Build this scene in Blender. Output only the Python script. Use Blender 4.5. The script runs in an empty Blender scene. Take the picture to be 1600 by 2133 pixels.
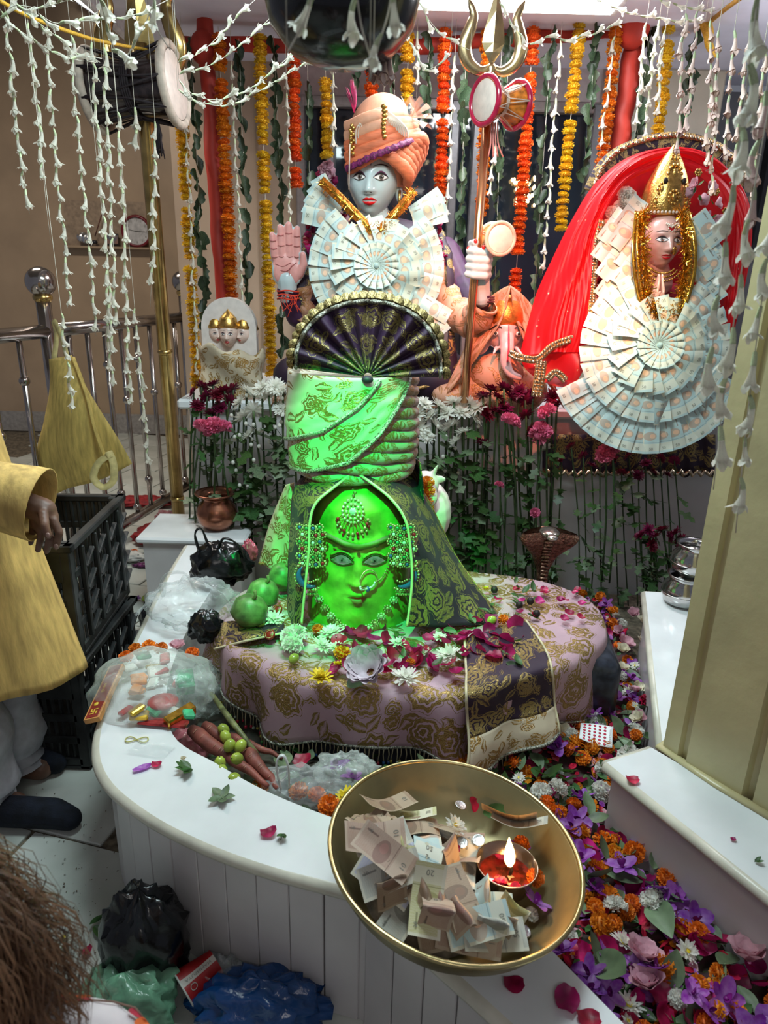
import bpy, math, random
from math import sin, cos, pi, radians, sqrt, exp, atan2
from mathutils import Vector, Matrix, Euler, noise
random.seed(7)
SC = bpy.context.scene
COL = SC.collection
# ------------------------------------------------------------------ camera
F_PX, CAM_H = 1430.0, 1.6
PITCH, ROLL = radians(18.9), radians(1.5)
_f = Vector((0, cos(PITCH), -sin(PITCH))); _u = Vector((0, sin(PITCH), cos(PITCH))); _x = Vector((1, 0, 0))
_cx = _x*cos(ROLL) + _u*sin(ROLL); _cy = -_x*sin(ROLL) + _u*cos(ROLL)
cam_d = bpy.data.cameras.new('camera'); cam = bpy.data.objects.new('camera', cam_d); COL.objects.link(cam)
cam.matrix_world = Matrix(((_cx.x, _cy.x, -_f.x, 0), (_cx.y, _cy.y, -_f.y, 0), (_cx.z, _cy.z, -_f.z, CAM_H), (0, 0, 0, 1)))
cam_d.sensor_fit = 'VERTICAL'; cam_d.sensor_height = 36.0; cam_d.lens = 36.0*F_PX/2133.0; cam_d.clip_start = 0.02
cam_d.dof.use_dof = True; cam_d.dof.focus_distance = 2.15; cam_d.dof.aperture_fstop = 6.0
SC.camera = cam
SC.view_settings.view_transform = 'Standard'; SC.view_settings.look = 'None'
SC.view_settings.gamma = 1.0; SC.view_settings.use_curve_mapping = False
SC.view_settings.exposure = 0.62
# ------------------------------------------------------------------ world and big lights
W = bpy.data.worlds.new('world'); SC.world = W; W.use_nodes = True
W.node_tree.nodes['Background'].inputs[0].default_value = (0.80, 0.84, 1.0, 1)
W.node_tree.nodes['Background'].inputs[1].default_value = 0.11
def light(kind, name, loc, target, energy, col, size=0.3, sizey=None, spot=None, blend=.5):
    d = bpy.data.lights.new(name, kind); d.energy = energy; d.color = col
    if kind == 'AREA':
        d.shape = 'RECTANGLE'; d.size = size; d.size_y = sizey or size
    else: d.shadow_soft_size = size
    if kind == 'SPOT': d.spot_size = radians(spot); d.spot_blend = blend
    o = bpy.data.objects.new(name, d); COL.objects.link(o); o.location = loc
    o.rotation_euler = (Vector(target)-Vector(loc)).to_track_quat('-Z', 'Y').to_euler()
    return o
light('AREA', 'panel_or_fill_light', (0.55, 3.45, 2.76), (0.55, 3.45, 0), 20, (.93, .95, 1.0), .9, .5)
light('AREA', 'panel_or_fill_light', (-.15, 1.85, 2.76), (-.15, 1.85, 0), 34, (.78, .97, 1.0), 1.0, .6)
light('AREA', 'panel_or_fill_light', (-2.6, 4.2, 3.7), (-2.6, 4.2, 0), 46, (1.0, .92, .82), 1.2, .5)  # added warm fill above the left side, out of view
light('AREA', 'panel_or_fill_light', (.3, -1.2, 2.76), (.3, -1.2, 0), 7.5, (1.0, .95, .9), 1.0, .6)  # added front fill behind the camera, not a known lamp
light('POINT', 'ceiling_fill_light', (2.05, 3.3, 2.45), (0, 3, 2), 11, (.93, .95, 1.0), .12)  # added fill off to the right, put in to brighten the ceiling
light('SPOT', 'green_spot', (-.25, .95, 2.25), (-.08, 2.14, .80), 250, (.0, 1.0, .14), .02, spot=30, blend=.7)
light('SPOT', 'warm_spot', (.42, 1.25, 2.7), (.66, 3.25, 1.52), 270, (1.0, .24, .12), .03, spot=29, blend=.8)
light('SPOT', 'yellow_spot', (.30, 1.20, 2.7), (.12, 3.2, 1.74), 85, (1.0, .88, .66), .03, spot=21, blend=.8)
light('SPOT', 'yellow_spot', (.46, 1.25, 2.7), (1.02, 3.05, 1.42), 150, (1.0, .88, .60), .03, spot=17, blend=.9)
# ------------------------------------------------------------------ pixel -> place
def ray(px, py):
    a = (px-800.)/F_PX; b = -(py-1066.5)/F_PX
    return _f + _cx*a + _cy*b
def at(px, py, Y):
    d = ray(px, py); return Vector((0, 0, CAM_H)) + d*(Y/d.y)
def atz(px, py, z):
    d = ray(px, py); return Vector((0, 0, CAM_H)) + d*((z-CAM_H)/d.z)
# ------------------------------------------------------------------ mesh builder
def frame(d, up=(0, 0, 1)):
    d = Vector(d).normalized(); up = Vector(up)
    if abs(d.dot(up)) > .97: up = Vector((1, 0, 0)) if abs(d.x) < .9 else Vector((0, 1, 0))
    x = up.cross(d).normalized(); y = d.cross(x)
    return x, y, d
def TRS(loc=(0, 0, 0), rot=(0, 0, 0), s=(1, 1, 1)):
    if not hasattr(s, '__len__'): s = (s, s, s)
    return Matrix.Translation(loc) @ Euler(rot).to_matrix().to_4x4() @ Matrix.Diagonal((s[0], s[1], s[2], 1))
def basis(o, x, y, z):
    return Matrix(((x[0], y[0], z[0], o[0]), (x[1], y[1], z[1], o[1]), (x[2], y[2], z[2], o[2]), (0, 0, 0, 1)))
class MB:
    def __init__(s): s.v = []; s.f = []; s.uv = []; s.mi = []; s.m = 0; s.M = None
    def add(s, vs, fs, uvs=None):
        o = len(s.v)
        if s.M is not None: vs = [s.M @ Vector(p) for p in vs]
        s.v += [tuple(p) for p in vs]; s.f += [tuple(i+o for i in f) for f in fs]; s.mi += [s.m]*len(fs)
        s.uv += list(uvs) if uvs else [(0., 0.)]*len(vs)
        return s
    def grid(s, fn, nu, nv, cu=False, cv=False, su=1., sv=1.):
        vs = []; uv = []
        NU = nu if cu else nu+1; NV = nv if cv else nv+1
        for i in range(NU):
            for j in range(NV):
                vs.append(fn(i/nu, j/nv)); uv.append((i/nu*su, j/nv*sv))
        fs = []
        for i in range(nu):
            for j in range(nv):
                a = i*NV+j; b = ((i+1) % NU)*NV+j; c = ((i+1) % NU)*NV+(j+1) % NV; d = i*NV+(j+1) % NV
                fs.append((a, b, c, d))
        return s.add(vs, fs, uv)
    def box(s, c, d, rot=(0, 0, 0), bev=0.):
        M = TRS(c, rot); x, y, z = d[0]/2, d[1]/2, d[2]/2
        if bev <= 0:
            vs = [M @ Vector((sx*x, sy*y, sz*z)) for sx in (-1, 1) for sy in (-1, 1) for sz in (-1, 1)]
            fs = [(0, 1, 3, 2), (4, 6, 7, 5), (0, 4, 5, 1), (2, 3, 7, 6), (0, 2, 6, 4), (1, 5, 7, 3)]
            uv = [((sx*x+sy*y), sz*z+sy*y*.3) for sx in (-1, 1) for sy in (-1, 1) for sz in (-1, 1)]
            return s.add(vs, fs, uv)
        b = min(bev, x*.98, y*.98, z*.98)
        def ring(k, h): return [(-k[0], -k[1], h), (k[0], -k[1], h), (k[0], k[1], h), (-k[0], k[1], h)]
        vs = ring((x-b, y-b), -z)
        def oct8(h): return [(-x+b, -y, h), (x-b, -y, h), (x, -y+b, h), (x, y-b, h), (x-b, y, h), (-x+b, y, h), (-x, y-b, h), (-x, -y+b, h)]
        vs += oct8(-z+b) + oct8(z-b) + ring((x-b, y-b), z)
        fs = [(3, 2, 1, 0), (20, 21, 22, 23)]
        for k in range(8): fs.append((4+k, 4+(k+1) % 8, 12+(k+1) % 8, 12+k))
        for k in range(4):
            fs.append((k, (k+1) % 4, 4+(2*k+1), 4+2*k)); fs.append(((k+1) % 4, 4+(2*k+2) % 8, 4+2*k+1))
            fs.append((20+(k+1) % 4, 20+k, 12+2*k, 12+2*k+1)); fs.append((20+(k+1) % 4, 12+2*k+1, 12+(2*k+2) % 8))
        return s.add([M @ Vector(p) for p in vs], fs, [(p[0]+p[1], p[2]) for p in vs])
    def tube(s, pts, r, n=6, cap=True, closed=False, flat=1., up=(0, 0, 1)):
        pts = [Vector(p) for p in pts]; N = len(pts); vs = []; uv = []; L = 0; px = None
        for i, p in enumerate(pts):
            a = pts[i-1] if (i > 0 or closed) else p; b = pts[(i+1) % N] if (i < N-1 or closed) else p
            d = (b-a)
            if d.length < 1e-9: d = Vector((0, 0, 1))
            if px is None: x, y, d = frame(d, up)
            else:
                d.normalize(); x = (px-d*px.dot(d))
                if x.length < 1e-6: x, y, d = frame(d)
                x.normalize(); y = d.cross(x)
            px = x
            if i: L += (p-pts[i-1]).length
            rr = r[i] if hasattr(r, '__len__') else (r(i/(N-1)) if callable(r) else r)
            for k in range(n):
                t = 2*pi*k/n; vs.append(p + x*(cos(t)*rr) + y*(sin(t)*rr*flat)); uv.append((k/n*rr*6.28, L))
        fs = []
        for i in range(N if closed else N-1):
            for k in range(n):
                a = i*n+k; b = i*n+(k+1) % n; i2 = (i+1) % N
                fs.append((a, b, i2*n+(k+1) % n, i2*n+k))
        if cap and not closed:
            fs.append(tuple(range(n-1, -1, -1))); fs.append(tuple((N-1)*n+k for k in range(n)))
        return s.add(vs, fs, uv)
    def lathe(s, prof, n=24, M=None, wob=None, caps=True):
        vs = []; uv = []; L = 0
        for i, (r, z) in enumerate(prof):
            if i: L += sqrt((r-prof[i-1][0])**2+(z-prof[i-1][1])**2)
            for k in range(n):
                t = 2*pi*k/n; q = wob(t, i) if wob else 1.
                p = Vector((r*q*cos(t), r*q*sin(t), z)); vs.append(M @ p if M else p); uv.append((k/n*max(r, .01)*6.28, L))
        fs = []
        for i in range(len(prof)-1):
            for k in range(n):
                fs.append((i*n+k, i*n+(k+1) % n, (i+1)*n+(k+1) % n, (i+1)*n+k))
        if caps and prof[0][0] > 1e-5: fs.append(tuple(range(n-1, -1, -1)))
        if caps and prof[-1][0] > 1e-5: fs.append(tuple((len(prof)-1)*n+k for k in range(n)))
        return s.add(vs, fs, uv)
    def ell(s, c, r, nu=12, nv=8, rot=(0, 0, 0)):
        if not hasattr(r, '__len__'): r = (r, r, r)
        M = TRS(c, rot, r)
        vs = [M @ Vector((0, 0, -1))]; fs = []
        for j in range(1, nv):
            ph = -pi/2+pi*j/nv
            for k in range(nu):
                t = 2*pi*k/nu; vs.append(M @ Vector((cos(ph)*cos(t), cos(ph)*sin(t), sin(ph))))
        vs.append(M @ Vector((0, 0, 1))); T = len(vs)-1
        for k in range(nu):
            fs.append((0, 1+(k+1) % nu, 1+k)); fs.append((T, 1+(nv-2)*nu+k, 1+(nv-2)*nu+(k+1) % nu))
        for j in range(nv-2):
            for k in range(nu):
                fs.append((1+j*nu+k, 1+j*nu+(k+1) % nu, 1+(j+1)*nu+(k+1) % nu, 1+(j+1)*nu+k))
        return s.add(vs, fs, [(p[0], p[2]) for p in vs])
    def prism(s, poly, z0, z1, M=None):
        n = len(poly); vs = [(p[0], p[1], z0) for p in poly]+[(p[0], p[1], z1) for p in poly]
        fs = [tuple(range(n-1, -1, -1)), tuple(range(n, 2*n))]+[(k, (k+1) % n, n+(k+1) % n, n+k) for k in range(n)]
        if M: vs = [M @ Vector(p) for p in vs]
        return s.add(vs, fs, [(p[0], p[1]) for p in vs])
    def fan(s, pts, c=None):
        pts = [Vector(p) for p in pts]; c = c or sum(pts, Vector())/len(pts)
        n = len(pts); return s.add([c]+pts, [(0, 1+k, 1+(k+1) % n) for k in range(n)], [(p[0], p[2]) for p in [c]+pts])
    def mesh(s, name, mats, smooth=True):
        me = bpy.data.meshes.new(name); me.from_pydata(s.v, [], s.f)
        for m in (mats if isinstance(mats, (list, tuple)) else [mats]): me.materials.append(m)
        if any(s.mi): me.polygons.foreach_set('material_index', s.mi)
        me.polygons.foreach_set('use_smooth', [smooth]*len(s.f))
        ul = me.uv_layers.new(name='UVMap'); li = [0]*len(me.loops); me.loops.foreach_get('vertex_index', li)
        flat = [0.]*(2*len(li))
        for k, i in enumerate(li): flat[2*k], flat[2*k+1] = s.uv[i]
        ul.data.foreach_set('uv', flat); me.update()
        return me
    def build(s, name, mats, parent=None, smooth=True, solid=0., local=False):
        return put(name, s.mesh(name, mats, smooth), parent, solid, local)
def put(name, me, parent=None, solid=0., local=False, M=None):
    o = bpy.data.objects.new(name, me); COL.objects.link(o)
    if M is not None: o.matrix_basis = M
    if parent is not None:
        o.parent = parent
        if not local: o.matrix_parent_inverse = WM(parent).inverted()
    if solid:
        md = o.modifiers.new('thickness', 'SOLIDIFY'); md.thickness = abs(solid); md.offset = 0
    return o
def WM(o):
    M = o.matrix_basis.copy()
    if o.parent: M = WM(o.parent) @ o.matrix_parent_inverse @ M
    return M
def tag(o, label=None, cat=None, group=None, kind=None):
    if label: o['label'] = label
    if cat: o['category'] = cat
    if group: o['group'] = group
    if kind: o['kind'] = kind
    return o
def thing(name, label, cat, loc=(0, 0, 0), rot=(0, 0, 0), group=None, kind=None, s=1.):
    o = bpy.data.objects.new(name, None); COL.objects.link(o); o.empty_display_size = .05
    o.matrix_basis = TRS(loc, rot, s)
    return tag(o, label, cat, group, kind)
def blob(mb, name, mat, parent, voxel=.006, smooth=6, local=False, fac=.6):
    o = mb.build(name, mat, parent, True, 0, local)
    r = o.modifiers.new('remesh', 'REMESH'); r.mode = 'VOXEL'; r.voxel_size = voxel; r.use_smooth_shade = True
    if smooth:
        m = o.modifiers.new('smooth', 'SMOOTH'); m.factor = fac; m.iterations = smooth
    return o
def cap(mb, a, b, ra, rb, n=10):
    a = Vector(a); b = Vector(b); d = (b-a); L = d.length
    x, y, z = frame(d if L > 1e-6 else (0, 0, 1)); pr = [(1e-6, -ra)]
    for k in range(1, 4): pr.append((ra*sin(k*pi/6), -ra*cos(k*pi/6)))
    for k in range(3, 0, -1): pr.append((rb*sin(k*pi/6), L+rb*cos(k*pi/6)))
    pr.append((1e-6, L+rb)); mb.lathe(pr, n, basis(a, x, y, z))
def spline(P, n=8, closed=False):
    P = [Vector(p) for p in P]; out = []; N = len(P)
    for i in range(N if closed else N-1):
        g = (lambda k: P[k % N]) if closed else (lambda k: P[max(0, min(N-1, k))])
        a, b, c, d = g(i-1), g(i), g(i+1), g(i+2)
        for k in range(n):
            t = k/n; out.append(.5*((2*b)+(c-a)*t+(2*a-5*b+4*c-d)*t*t+(3*b-a-3*c+d)*t**3))
    if not closed: out.append(P[-1])
    return out
def rnd(a, b): return random.uniform(a, b)
def fbm(p, s=1., o=3): return noise.fractal(Vector(p)*s, 1., 2., o)
def sm(a, b, x):
    t = max(0., min(1., (x-a)/(b-a))); return t*t*(3-2*t)
# ------------------------------------------------------------------ materials
MATS = {}
def NT(m): return m.node_tree.nodes, m.node_tree.links
def mat(name, col, rough=.5, metal=0., var=.12, scale=30., bump=0., bscale=None, spec=.5, sheen=0., trans=0., sss=0., coat=0., objvar=0., alpha=1., emis=None, estr=0., col2=None, stretch=None, tcol=None, detail=4., ior=1.45):
    if name in MATS: return MATS[name]
    m = bpy.data.materials.new(name); m.use_nodes = True; N, L = NT(m); P = N['Principled BSDF']
    P.inputs['Roughness'].default_value = rough; P.inputs['Metallic'].default_value = metal
    P.inputs['Specular IOR Level'].default_value = spec; P.inputs['Sheen Weight'].default_value = sheen
    P.inputs['Transmission Weight'].default_value = trans; P.inputs['Coat Weight'].default_value = coat
    P.inputs['Alpha'].default_value = alpha; P.inputs['IOR'].default_value = ior
    if sss: P.inputs['Subsurface Weight'].default_value = sss; P.inputs['Subsurface Radius'].default_value = (.02, .012, .008)
    if emis: P.inputs['Emission Color'].default_value = (*emis, 1); P.inputs['Emission Strength'].default_value = estr
    tc = N.new('ShaderNodeTexCoord'); co = tc.outputs['Object']
    if stretch:
        mp = N.new('ShaderNodeMapping'); mp.inputs['Scale'].default_value = stretch; L.new(co, mp.inputs['Vector']); co = mp.outputs['Vector']
    nz = N.new('ShaderNodeTexNoise'); nz.inputs['Scale'].default_value = scale; nz.inputs['Detail'].default_value = detail; L.new(co, nz.inputs['Vector'])
    c2 = col2 or tuple(max(0, c*(1-2.2*var)) for c in col); c1 = col if col2 else tuple(min(1, c*(1+var)) for c in col)
    mr = N.new('ShaderNodeMapRange'); mr.inputs[1].default_value = .32; mr.inputs[2].default_value = .68; L.new(nz.outputs['Fac'], mr.inputs[0])
    mx = N.new('ShaderNodeMix'); mx.data_type = 'RGBA'; mx.inputs['A'].default_value = (*c2, 1); mx.inputs['B'].default_value = (*c1, 1); L.new(mr.outputs[0], mx.inputs['Factor'])
    out = mx.outputs['Result']
    if objvar:
        oi = N.new('ShaderNodeObjectInfo'); hs = N.new('ShaderNodeHueSaturation')
        r1 = N.new('ShaderNodeMapRange'); r1.inputs[3].default_value = 1-objvar; r1.inputs[4].default_value = 1+objvar*.6; L.new(oi.outputs['Random'], r1.inputs[0]); L.new(r1.outputs[0], hs.inputs['Value'])
        r2 = N.new('ShaderNodeMath'); r2.operation = 'MULTIPLY_ADD'; r2.inputs[1].default_value = objvar*.12; r2.inputs[2].default_value = .5-objvar*.06
        r3 = N.new('ShaderNodeMath'); r3.operation = 'FRACT'; r4 = N.new('ShaderNodeMath'); r4.operation = 'MULTIPLY'; r4.inputs[1].default_value = 7.31
        L.new(oi.outputs['Random'], r4.inputs[0]); L.new(r4.outputs[0], r3.inputs[0]); L.new(r3.outputs[0], r2.inputs[0]); L.new(r2.outputs[0], hs.inputs['Hue'])
        L.new(out, hs.inputs['Color']); out = hs.outputs['Color']
    L.new(out, P.inputs['Base Color'])
    if bump:
        b = N.new('ShaderNodeBump'); b.inputs['Strength'].default_value = bump; b.inputs['Distance'].default_value = .004
        n2 = N.new('ShaderNodeTexNoise'); n2.inputs['Scale'].default_value = bscale or scale*2; n2.inputs['Detail'].default_value = 5; L.new(co, n2.inputs['Vector'])
        L.new(n2.outputs['Fac'], b.inputs['Height']); L.new(b.outputs[0], P.inputs['Normal'])
    if tcol:   # thin translucent sheet: let some light through
        O = N['Material Output']; tr = N.new('ShaderNodeBsdfTranslucent'); tr.inputs[0].default_value = (*tcol[:3], 1); ms = N.new('ShaderNodeMixShader'); ms.inputs[0].default_value = tcol[3]
        L.new(P.outputs[0], ms.inputs[1]); L.new(tr.outputs[0], ms.inputs[2]); L.new(ms.outputs[0], O.inputs[0])
    MATS[name] = m; return m
def film(name, col, alpha, rough=.12, bump=.5, bscale=40, var=.5):
    """thin crinkled plastic film: part clear, part glossy"""
    if name in MATS: return MATS[name]
    m = bpy.data.materials.new(name); m.use_nodes = True; N, L = NT(m); P = N['Principled BSDF']; O = N['Material Output']
    P.inputs['Base Color'].default_value = (*col, 1); P.inputs['Roughness'].default_value = rough; P.inputs['Specular IOR Level'].default_value = .8
    tc = N.new('ShaderNodeTexCoord'); nz = N.new('ShaderNodeTexNoise'); nz.inputs['Scale'].default_value = bscale; nz.inputs['Detail'].default_value = 6; nz.inputs['Distortion'].default_value = 1.2
    L.new(tc.outputs['Object'], nz.inputs['Vector'])
    b = N.new('ShaderNodeBump'); b.inputs['Strength'].default_value = bump; b.inputs['Distance'].default_value = .006; L.new(nz.outputs['Fac'], b.inputs['Height']); L.new(b.outputs[0], P.inputs['Normal'])
    t = N.new('ShaderNodeBsdfTransparent'); t.inputs[0].default_value = tuple(.9+.1*c for c in col)+(1,)
    mr = N.new('ShaderNodeMapRange'); mr.inputs[1].default_value = .35; mr.inputs[2].default_value = .7; mr.inputs[3].default_value = alpha*(1-var); mr.inputs[4].default_value = min(1, alpha*(1+var)); L.new(nz.outputs['Fac'], mr.inputs[0])
    fr = N.new('ShaderNodeLayerWeight'); fr.inputs[0].default_value = .35; ad = N.new('ShaderNodeMath'); ad.operation = 'MAXIMUM'; ad.use_clamp = True
    ml = N.new('ShaderNodeMath'); ml.operation = 'MULTIPLY'; ml.inputs[1].default_value = min(1, alpha*2.2+.1); L.new(fr.outputs['Facing'], ml.inputs[0]); L.new(ml.outputs[0], ad.inputs[1])
    L.new(mr.outputs[0], ad.inputs[0]); ms = N.new('ShaderNodeMixShader'); L.new(ad.outputs[0], ms.inputs[0]); L.new(t.outputs[0], ms.inputs[1]); L.new(P.outputs[0], ms.inputs[2]); L.new(ms.outputs[0], O.inputs[0])
    MATS[name] = m; return m
def M_(N, L, op, a, b=None, c=None):
    n = N.new('ShaderNodeMath'); n.operation = op
    for k, x in enumerate((a, b, c)):
        if x is None: continue
        if isinstance(x, (int, float)): n.inputs[k].default_value = x
        else: L.new(x, n.inputs[k])
    return n.outputs[0]
def brocade(name, base, gold=(.50, .33, .09), s1=7., s2=16., base2=None, sheen=.03, dens=1., leafs=1., trans=None, goldmetal=.55, weave=900):
    """woven cloth with embroidered rosettes and leaves, pattern laid out in the cloth's own UV (metres)"""
    if name in MATS: return MATS[name]
    m = bpy.data.materials.new(name); m.use_nodes = True; N, L = NT(m); P = N['Principled BSDF']
    uv0 = N.new('ShaderNodeUVMap'); uv0.uv_map = 'UVMap'
    wn = N.new('ShaderNodeTexNoise'); wn.inputs['Scale'].default_value = 26; wn.inputs['Detail'].default_value = 2; L.new(uv0.outputs[0], wn.inputs['Vector'])
    ws = N.new('ShaderNodeVectorMath'); ws.operation = 'MULTIPLY_ADD'; ws.inputs[1].default_value = (.034, .034, 0); L.new(wn.outputs['Color'], ws.inputs[0]); L.new(uv0.outputs[0], ws.inputs[2])
    class uv: outputs = ws.outputs
    def layer(scale, off, kind):
        mp = N.new('ShaderNodeMapping'); mp.inputs['Location'].default_value = (off, off*.7, 0); mp.inputs['Scale'].default_value = (scale, scale, scale); L.new(uv.outputs[0], mp.inputs[0])
        vo = N.new('ShaderNodeTexVoronoi'); vo.voronoi_dimensions = '2D'; vo.inputs['Scale'].default_value = 1; vo.inputs['Randomness'].default_value = .62; L.new(mp.outputs[0], vo.inputs['Vector'])
        sb = N.new('ShaderNodeVectorMath'); sb.operation = 'SUBTRACT'; L.new(mp.outputs[0], sb.inputs[0]); L.new(vo.outputs['Position'], sb.inputs[1])
        sx = N.new('ShaderNodeSeparateXYZ'); L.new(sb.outputs[0], sx.inputs[0]); sc = N.new('ShaderNodeSeparateColor'); L.new(vo.outputs['Color'], sc.inputs[0])
        X, Y = sx.outputs[0], sx.outputs[1]; r1, r2 = sc.outputs[0], sc.outputs[1]
        if kind == 'rose':
            r = M_(N, L, 'SQRT', M_(N, L, 'ADD', M_(N, L, 'MULTIPLY', X, X), M_(N, L, 'MULTIPLY', Y, Y)))
            th = M_(N, L, 'ARCTAN2', Y, X); pet = M_(N, L, 'SINE', M_(N, L, 'MULTIPLY_ADD', th, 7., M_(N, L, 'MULTIPLY', r1, 6.28)))
            R = M_(N, L, 'MULTIPLY_ADD', pet, .035, M_(N, L, 'MULTIPLY_ADD', r2, .10, .26*dens))
            inside = M_(N, L, 'LESS_THAN', r, R); q = M_(N, L, 'DIVIDE', r, R)
            ring = M_(N, L, 'GREATER_THAN', M_(N, L, 'SINE', M_(N, L, 'MULTIPLY', q, 19.)), -.45)
            return M_(N, L, 'MULTIPLY', inside, ring), q
        a = M_(N, L, 'MULTIPLY', r1, 6.28); ca = M_(N, L, 'COSINE', a); sa = M_(N, L, 'SINE', a)
        u = M_(N, L, 'ADD', M_(N, L, 'MULTIPLY', X, ca), M_(N, L, 'MULTIPLY', Y, sa)); v = M_(N, L, 'SUBTRACT', M_(N, L, 'MULTIPLY', Y, ca), M_(N, L, 'MULTIPLY', X, sa))
        au = M_(N, L, 'DIVIDE', M_(N, L, 'ABSOLUTE', u), .36); w = M_(N, L, 'MULTIPLY', M_(N, L, 'SUBTRACT', 1., M_(N, L, 'MULTIPLY', au, au)), .17)
        av = M_(N, L, 'ABSOLUTE', v); ins = M_(N, L, 'LESS_THAN', av, w); vein = M_(N, L, 'GREATER_THAN', av, .022); lim = M_(N, L, 'LESS_THAN', au, 1.)
        keep = M_(N, L, 'GREATER_THAN', r2, 1-leafs*.75); hol = M_(N, L, 'MULTIPLY', M_(N, L, 'GREATER_THAN', av, M_(N, L, 'MULTIPLY', w, .45)), 1.)
        return M_(N, L, 'MULTIPLY', M_(N, L, 'MULTIPLY', ins, lim), M_(N, L, 'MULTIPLY', keep, M_(N, L, 'MAXIMUM', hol, M_(N, L, 'MULTIPLY', vein, .35)))), av
    n0 = N.new('ShaderNodeTexNoise'); n0.inputs['Scale'].default_value = s1*.8; L.new(uv0.outputs[0], n0.inputs['Vector'])
    A, q = layer(s1, .3, 'rose'); B, _ = layer(s2, 1.7, 'leaf')
    C_, _ = layer(s2*.8, 4.1, 'leaf'); A2, _ = layer(s1*1.9, 2.3, 'rose'); g = M_(N, L, 'MAXIMUM', M_(N, L, 'MAXIMUM', A, B), M_(N, L, 'MAXIMUM', C_, M_(N, L, 'MULTIPLY', A2, M_(N, L, 'GREATER_THAN', n0.outputs['Fac'], .54))))
    nz = N.new('ShaderNodeTexNoise'); nz.inputs['Scale'].default_value = 260; nz.inputs['Detail'].default_value = 2; L.new(uv.outputs[0], nz.inputs['Vector'])
    n2 = N.new('ShaderNodeTexNoise'); n2.inputs['Scale'].default_value = 9; L.new(uv.outputs[0], n2.inputs['Vector'])
    bm = N.new('ShaderNodeMix'); bm.data_type = 'RGBA'; bm.inputs['A'].default_value = (*base, 1); bm.inputs['B'].default_value = (*(base2 or tuple(c*.72 for c in base)), 1); L.new(n2.outputs['Fac'], bm.inputs['Factor'])
    gm = N.new('ShaderNodeMix'); gm.data_type = 'RGBA'; gm.inputs['A'].default_value = tuple(c*.35 for c in gold)+(1,); gm.inputs['B'].default_value = tuple(min(1, c*1.35) for c in gold)+(1,); L.new(nz.outputs['Fac'], gm.inputs['Factor'])
    mx = N.new('ShaderNodeMix'); mx.data_type = 'RGBA'; L.new(g, mx.inputs['Factor']); L.new(bm.outputs['Result'], mx.inputs['A']); L.new(gm.outputs['Result'], mx.inputs['B'])
    L.new(mx.outputs['Result'], P.inputs['Base Color']); L.new(M_(N, L, 'MULTIPLY', g, goldmetal), P.inputs['Metallic'])
    L.new(M_(N, L, 'MULTIPLY_ADD', g, -.3, .62), P.inputs['Roughness']); P.inputs['Sheen Weight'].default_value = sheen
    wv = N.new('ShaderNodeTexNoise'); wv.inputs['Scale'].default_value = weave; L.new(uv.outputs[0], wv.inputs['Vector'])
    h = M_(N, L, 'ADD', M_(N, L, 'MULTIPLY', g, M_(N, L, 'MULTIPLY_ADD', nz.outputs['Fac'], 1.4, .5)), M_(N, L, 'MULTIPLY', wv.outputs['Fac'], .12))
    b = N.new('ShaderNodeBump'); b.inputs['Strength'].default_value = .8; b.inputs['Distance'].default_value = .003; L.new(h, b.inputs['Height']); L.new(b.outputs[0], P.inputs['Normal'])
    MATS[name] = m; return m
# ================================================================== THE SETTING
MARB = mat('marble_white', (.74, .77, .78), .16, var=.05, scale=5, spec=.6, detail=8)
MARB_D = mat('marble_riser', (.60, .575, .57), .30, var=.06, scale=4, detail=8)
LIP = mat('marble_rounded_lip', (.62, .60, .50), .3, var=.08, scale=14)
TILE = mat('floor_marble', (.62, .64, .59), .25, var=.13, scale=3.5, col2=(.42, .45, .40), detail=9)
GROUT = mat('grout_dirt', (.16, .13, .09), .9, var=.3, scale=40)
TAN = mat('tan_gloss_paint', (.40, .29, .19), .30, var=.06, scale=3, bump=.15, bscale=9, spec=.5)
CREAM = mat('cream_gloss_paint', (.52, .46, .25), .30, var=.07, scale=5, bump=.35, bscale=30)
BEIGE = mat('beige_panel', (.52, .40, .29), .35, var=.06, scale=3)
LAV = mat('lavender_ceiling_paint', (.80, .80, .93), .6, var=.03, scale=6, bump=.1)
ALU = mat('brown_aluminium', (.30, .26, .25), .35, .4, var=.08)
ALUD = mat('grey_aluminium', (.22, .22, .23), .35, .5, var=.08)
NIGHT = mat('night_beyond', (.012, .016, .024), .9, var=.4, scale=2)
GLASSD = mat('dark_window_glass', (.02, .03, .045), .04, var=.2, scale=2, spec=.6)
def struct(o): o['kind'] = 'structure'; return o
# floor slab and marble pavers
fl = struct(MB().box((-.8, 3.6, -.035), (6.4, 8.4, .05)).build('floor', GROUT, smooth=False))
pav = {}
ang = radians(-14)
for i in range(-12, 12):
    for j in range(-6, 18):
        w, d = .46, .40
        x = (i+.5*(j % 2))*w; y = j*d
        X = x*cos(ang)-y*sin(ang)-.6; Y = x*sin(ang)+y*cos(ang)+.5
        if not (-3.4 < X < .1 and .2 < Y < 7.0): continue
        if (X > -.62 and Y > 1.7) or (X > -.4 and Y > 1.35): continue
        k = random.randrange(4)
        if k not in pav: pav[k] = MB().box((0, 0, 0), (w-.008-.002*k, d-.008, .012), bev=.003).mesh('paving_slab', TILE, False)
        o = put('paving_slab', pav[k], fl, local=False, M=TRS((X, Y, -.006+rnd(-.001, .001)), (0, 0, ang)))
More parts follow.
